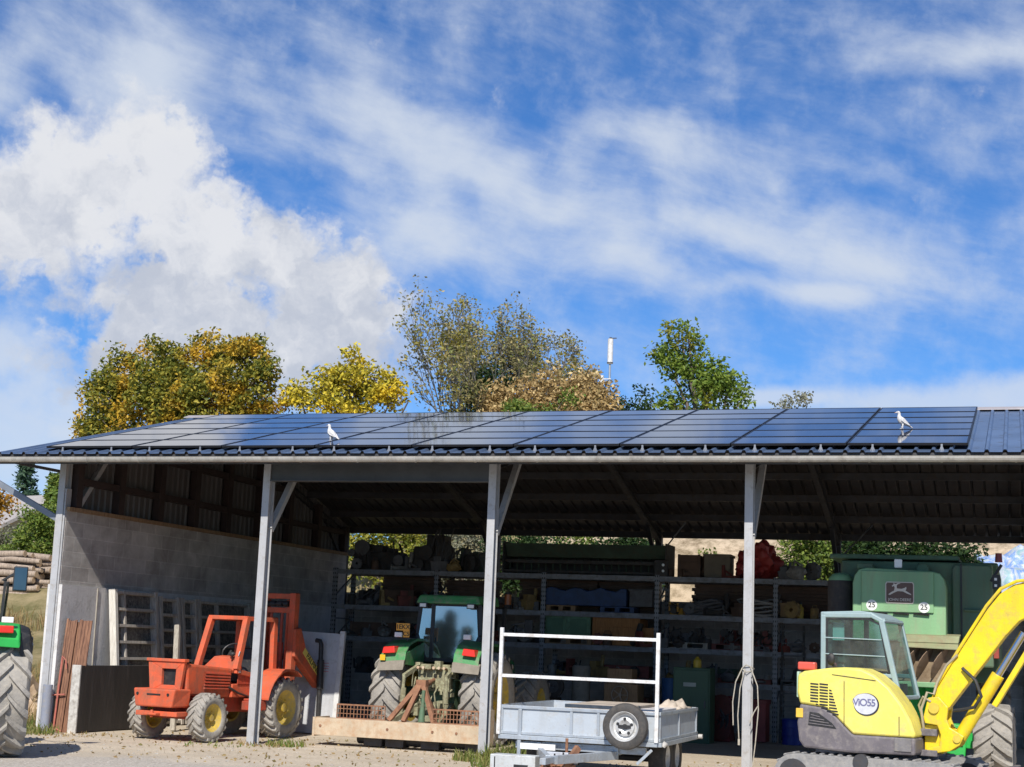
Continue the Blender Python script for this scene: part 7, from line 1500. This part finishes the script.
# telecom mast
p = at(610, 362, 60); t = thing('telecom_mast', 'slim grey mast with white cylindrical antenna above the tan bush', 'mast', (p.x, 60, terr(p.x, 60)))
zb = p.z-terr(p.x, 60); zt_ = at(610.5, 339, 60).z-terr(p.x, 60)
b = MB(); b.cyl((0, 0, 0), (0, 0, zb), 0.10, 0.06, 10); b.build('pole', galv, t, smooth=True)
b = MB(); b.cyl((0, 0, zb), (0, 0, zt_), 0.155, 0.155, 18); b.cyl((0, 0, zb-0.1), (0, 0, zb), 0.165, 0.165, 18); an = b.build('antenna', whitep, t, smooth=True)
b = MB(); b.cyl((0, 0, zb-0.08), (0, 0, zb-0.02), 0.175, 0.175, 18); b.cyl((0, 0, zt_), (0, 0, zt_+0.1), 0.1, 0.06, 8); b.bar((0, 0, zt_+0.04), (0.35, 0, zt_+0.04), 0.05, 0.05); b.build('antenna_collar', darksteel, t)
for z in (zb-1.0, zb-2.1): b = MB(); b.bar((-0.4, -0.1, z), (0.1, -0.1, z), 0.05, 0.05); b.box(-0.55, -0.32, -0.2, 0.0, z-0.5, z+0.2); b.build('bracket', whitep, t)
def wire(a, b_, label, sag=0.5):
    a = Vector(a); b_ = Vector(b_); pts = [a.lerp(b_, k/12)-Vector((0, 0, sag*4*(k/12)*(1-k/12))) for k in range(13)]
    tag(MB().tube(pts, 0.022, 5).build('overhead_cable', M('cable_grey', (0.12, 0.13, 0.15), 0.6), None), label, 'cable')
# ------------------------------------------------------------------ small growth and litter on the ground
def blades(name, spots, mat, seed):
    rs = random.Random(seed); vs = []; fs = []
    for (x, y, r, n, h) in spots:
        for _ in range(n):
            a = rs.uniform(0, 6.28); d = r*rs.random()**0.5; px, py = x+d*math.cos(a), y+d*math.sin(a); hh = h*rs.uniform(0.4, 1.1); w = rs.uniform(0.008, 0.016)
            z = terr(px, py)-0.01; q = rs.uniform(0, 6.28); ux, uy = math.cos(q)*w, math.sin(q)*w; lx, ly = rs.gauss(0, 0.35)*hh, rs.gauss(0, 0.35)*hh
            i = len(vs); vs += [(px-ux, py-uy, z), (px+ux, py+uy, z), (px+ux*0.7+lx*0.4, py+uy*0.7+ly*0.4, z+hh*0.6), (px-ux*0.7+lx*0.4, py-uy*0.7+ly*0.4, z+hh*0.6), (px+lx, py+ly, z+hh*0.95)]
            fs += [(i, i+1, i+2, i+3), (i+3, i+2, i+4)]
    return raw(name, vs, fs, mat)
grassm = leafmat('grass_blades', [(0.10, 0.17, 0.03), (0.20, 0.24, 0.06), (0.34, 0.29, 0.12), (0.13, 0.20, 0.03)])
strawm = leafmat('dry_stalks', [(0.40, 0.30, 0.14), (0.34, 0.22, 0.10), (0.24, 0.22, 0.08)])
struct(blades('grass', [(-1.9, -0.3, 0.35, 300, 0.2), (-1.3, -0.2, 0.45, 420, 0.34), (-0.9, 0.3, 0.5, 300, 0.35), (-1.1, -1.2, 0.5, 260, 0.2), (-9.9, -0.5, 0.45, 200, 0.2), (-10.4, 0.3, 0.6, 260, 0.3), (-10.9, -0.8, 0.8, 260, 0.2), (-5.4, 0.2, 0.35, 120, 0.15), (-6.3, -0.5, 0.6, 60, 0.08)], grassm, 3), 'stuff')
struct(blades('dry_grass', [(-11.6+rnd(-0.6, 0.6)-k*0.45, 1.0+k*0.55+rnd(-0.5, 0.5), 1.1, 260, 0.5) for k in range(22)]+[(-5.7, 0.1, 0.5, 120, 0.10), (-9.3, -0.3, 0.7, 120, 0.06)], strawm, 4), 'stuff')
def litter(name, n, box, size, mat, seed):
    rs = random.Random(seed); b = MB()
    for _ in range(n):
        x, y = rs.uniform(box[0], box[1]), rs.uniform(box[2], box[3]); s = size*rs.uniform(0.4, 1.3); r = bmesh.ops.create_icosphere(b.bm, subdivisions=1, radius=1)
        for v in r['verts']: v.co = Vector((x+v.co.x*s*rs.uniform(0.7, 1.2), y+v.co.y*s*rs.uniform(0.7, 1.2), terr(x, y)+v.co.z*s*0.6))
    return struct(b.build(name, mat, None), 'stuff')
litter('gravel', 700, (-10, 7, -6, 3.5), 0.026, M('gravel_stone', (0.38, 0.35, 0.31), 0.9, 0, 0.3, 30, bump=0), 5)
def fallen(n, seed):
    rs = random.Random(seed); pts = [(Vector((rs.uniform(-10, 3), rs.uniform(-4, 2.5), 0.012)), 1) for _ in range(n)]
    return leaves('leaves', None, pts, 1, 0.006, 0.034, strawm, seed)
struct(fallen(900, 8), 'stuff')
# conifers and a hedge line across the yard: what the cab windows mirror
def mirror_at(px, py, dist):
    """where the tractor's rear glass sends the sight line"""
    d = ray(px, py).normalized(); n = Vector((0, -1, 0.035)).normalized(); r = d-2*d.dot(n)*n; p = at(px, py, 3.2); return p+r*(dist/Vector((r.x, r.y)).length)
for k, (px, py, w) in enumerate(((451, 611, 2.6), (440, 621, 3.0), (432, 632, 3.2), (467, 628, 2.2))):
    q = mirror_at(px, py, 150); x, y, h = q.x, q.y, q.z-terr(q.x, q.y)
    rs = random.Random(70+k); t = thing('cypress_tree', ['tallest dark cypress far across the yard, mirrored in the tractor window', 'second tallest cypress of the far row across the yard', 'broadest cypress of the far row across the yard', 'slim lone cypress of the far row, mirrored by the window edge'][k], 'tree', (x, y, terr(x, y)), 0)
    b = MB(); b.tube([(0, 0, -0.3), (0, 0, h)], 0.22, 6, 0.02); b.build('trunk', bark, t); pts = []
    for q_ in range(260): z = h*(0.05+0.93*rs.random()); L = w*0.5*(1-z/h)**0.6*rs.uniform(0.3, 1); a = rs.uniform(0, 6.28); pts.append((Vector((math.cos(a)*L, math.sin(a)*L, z)), 1))
    leaves('crown', t, pts, 9, 0.28, 0.45, darkl, 80+k, 1.6)
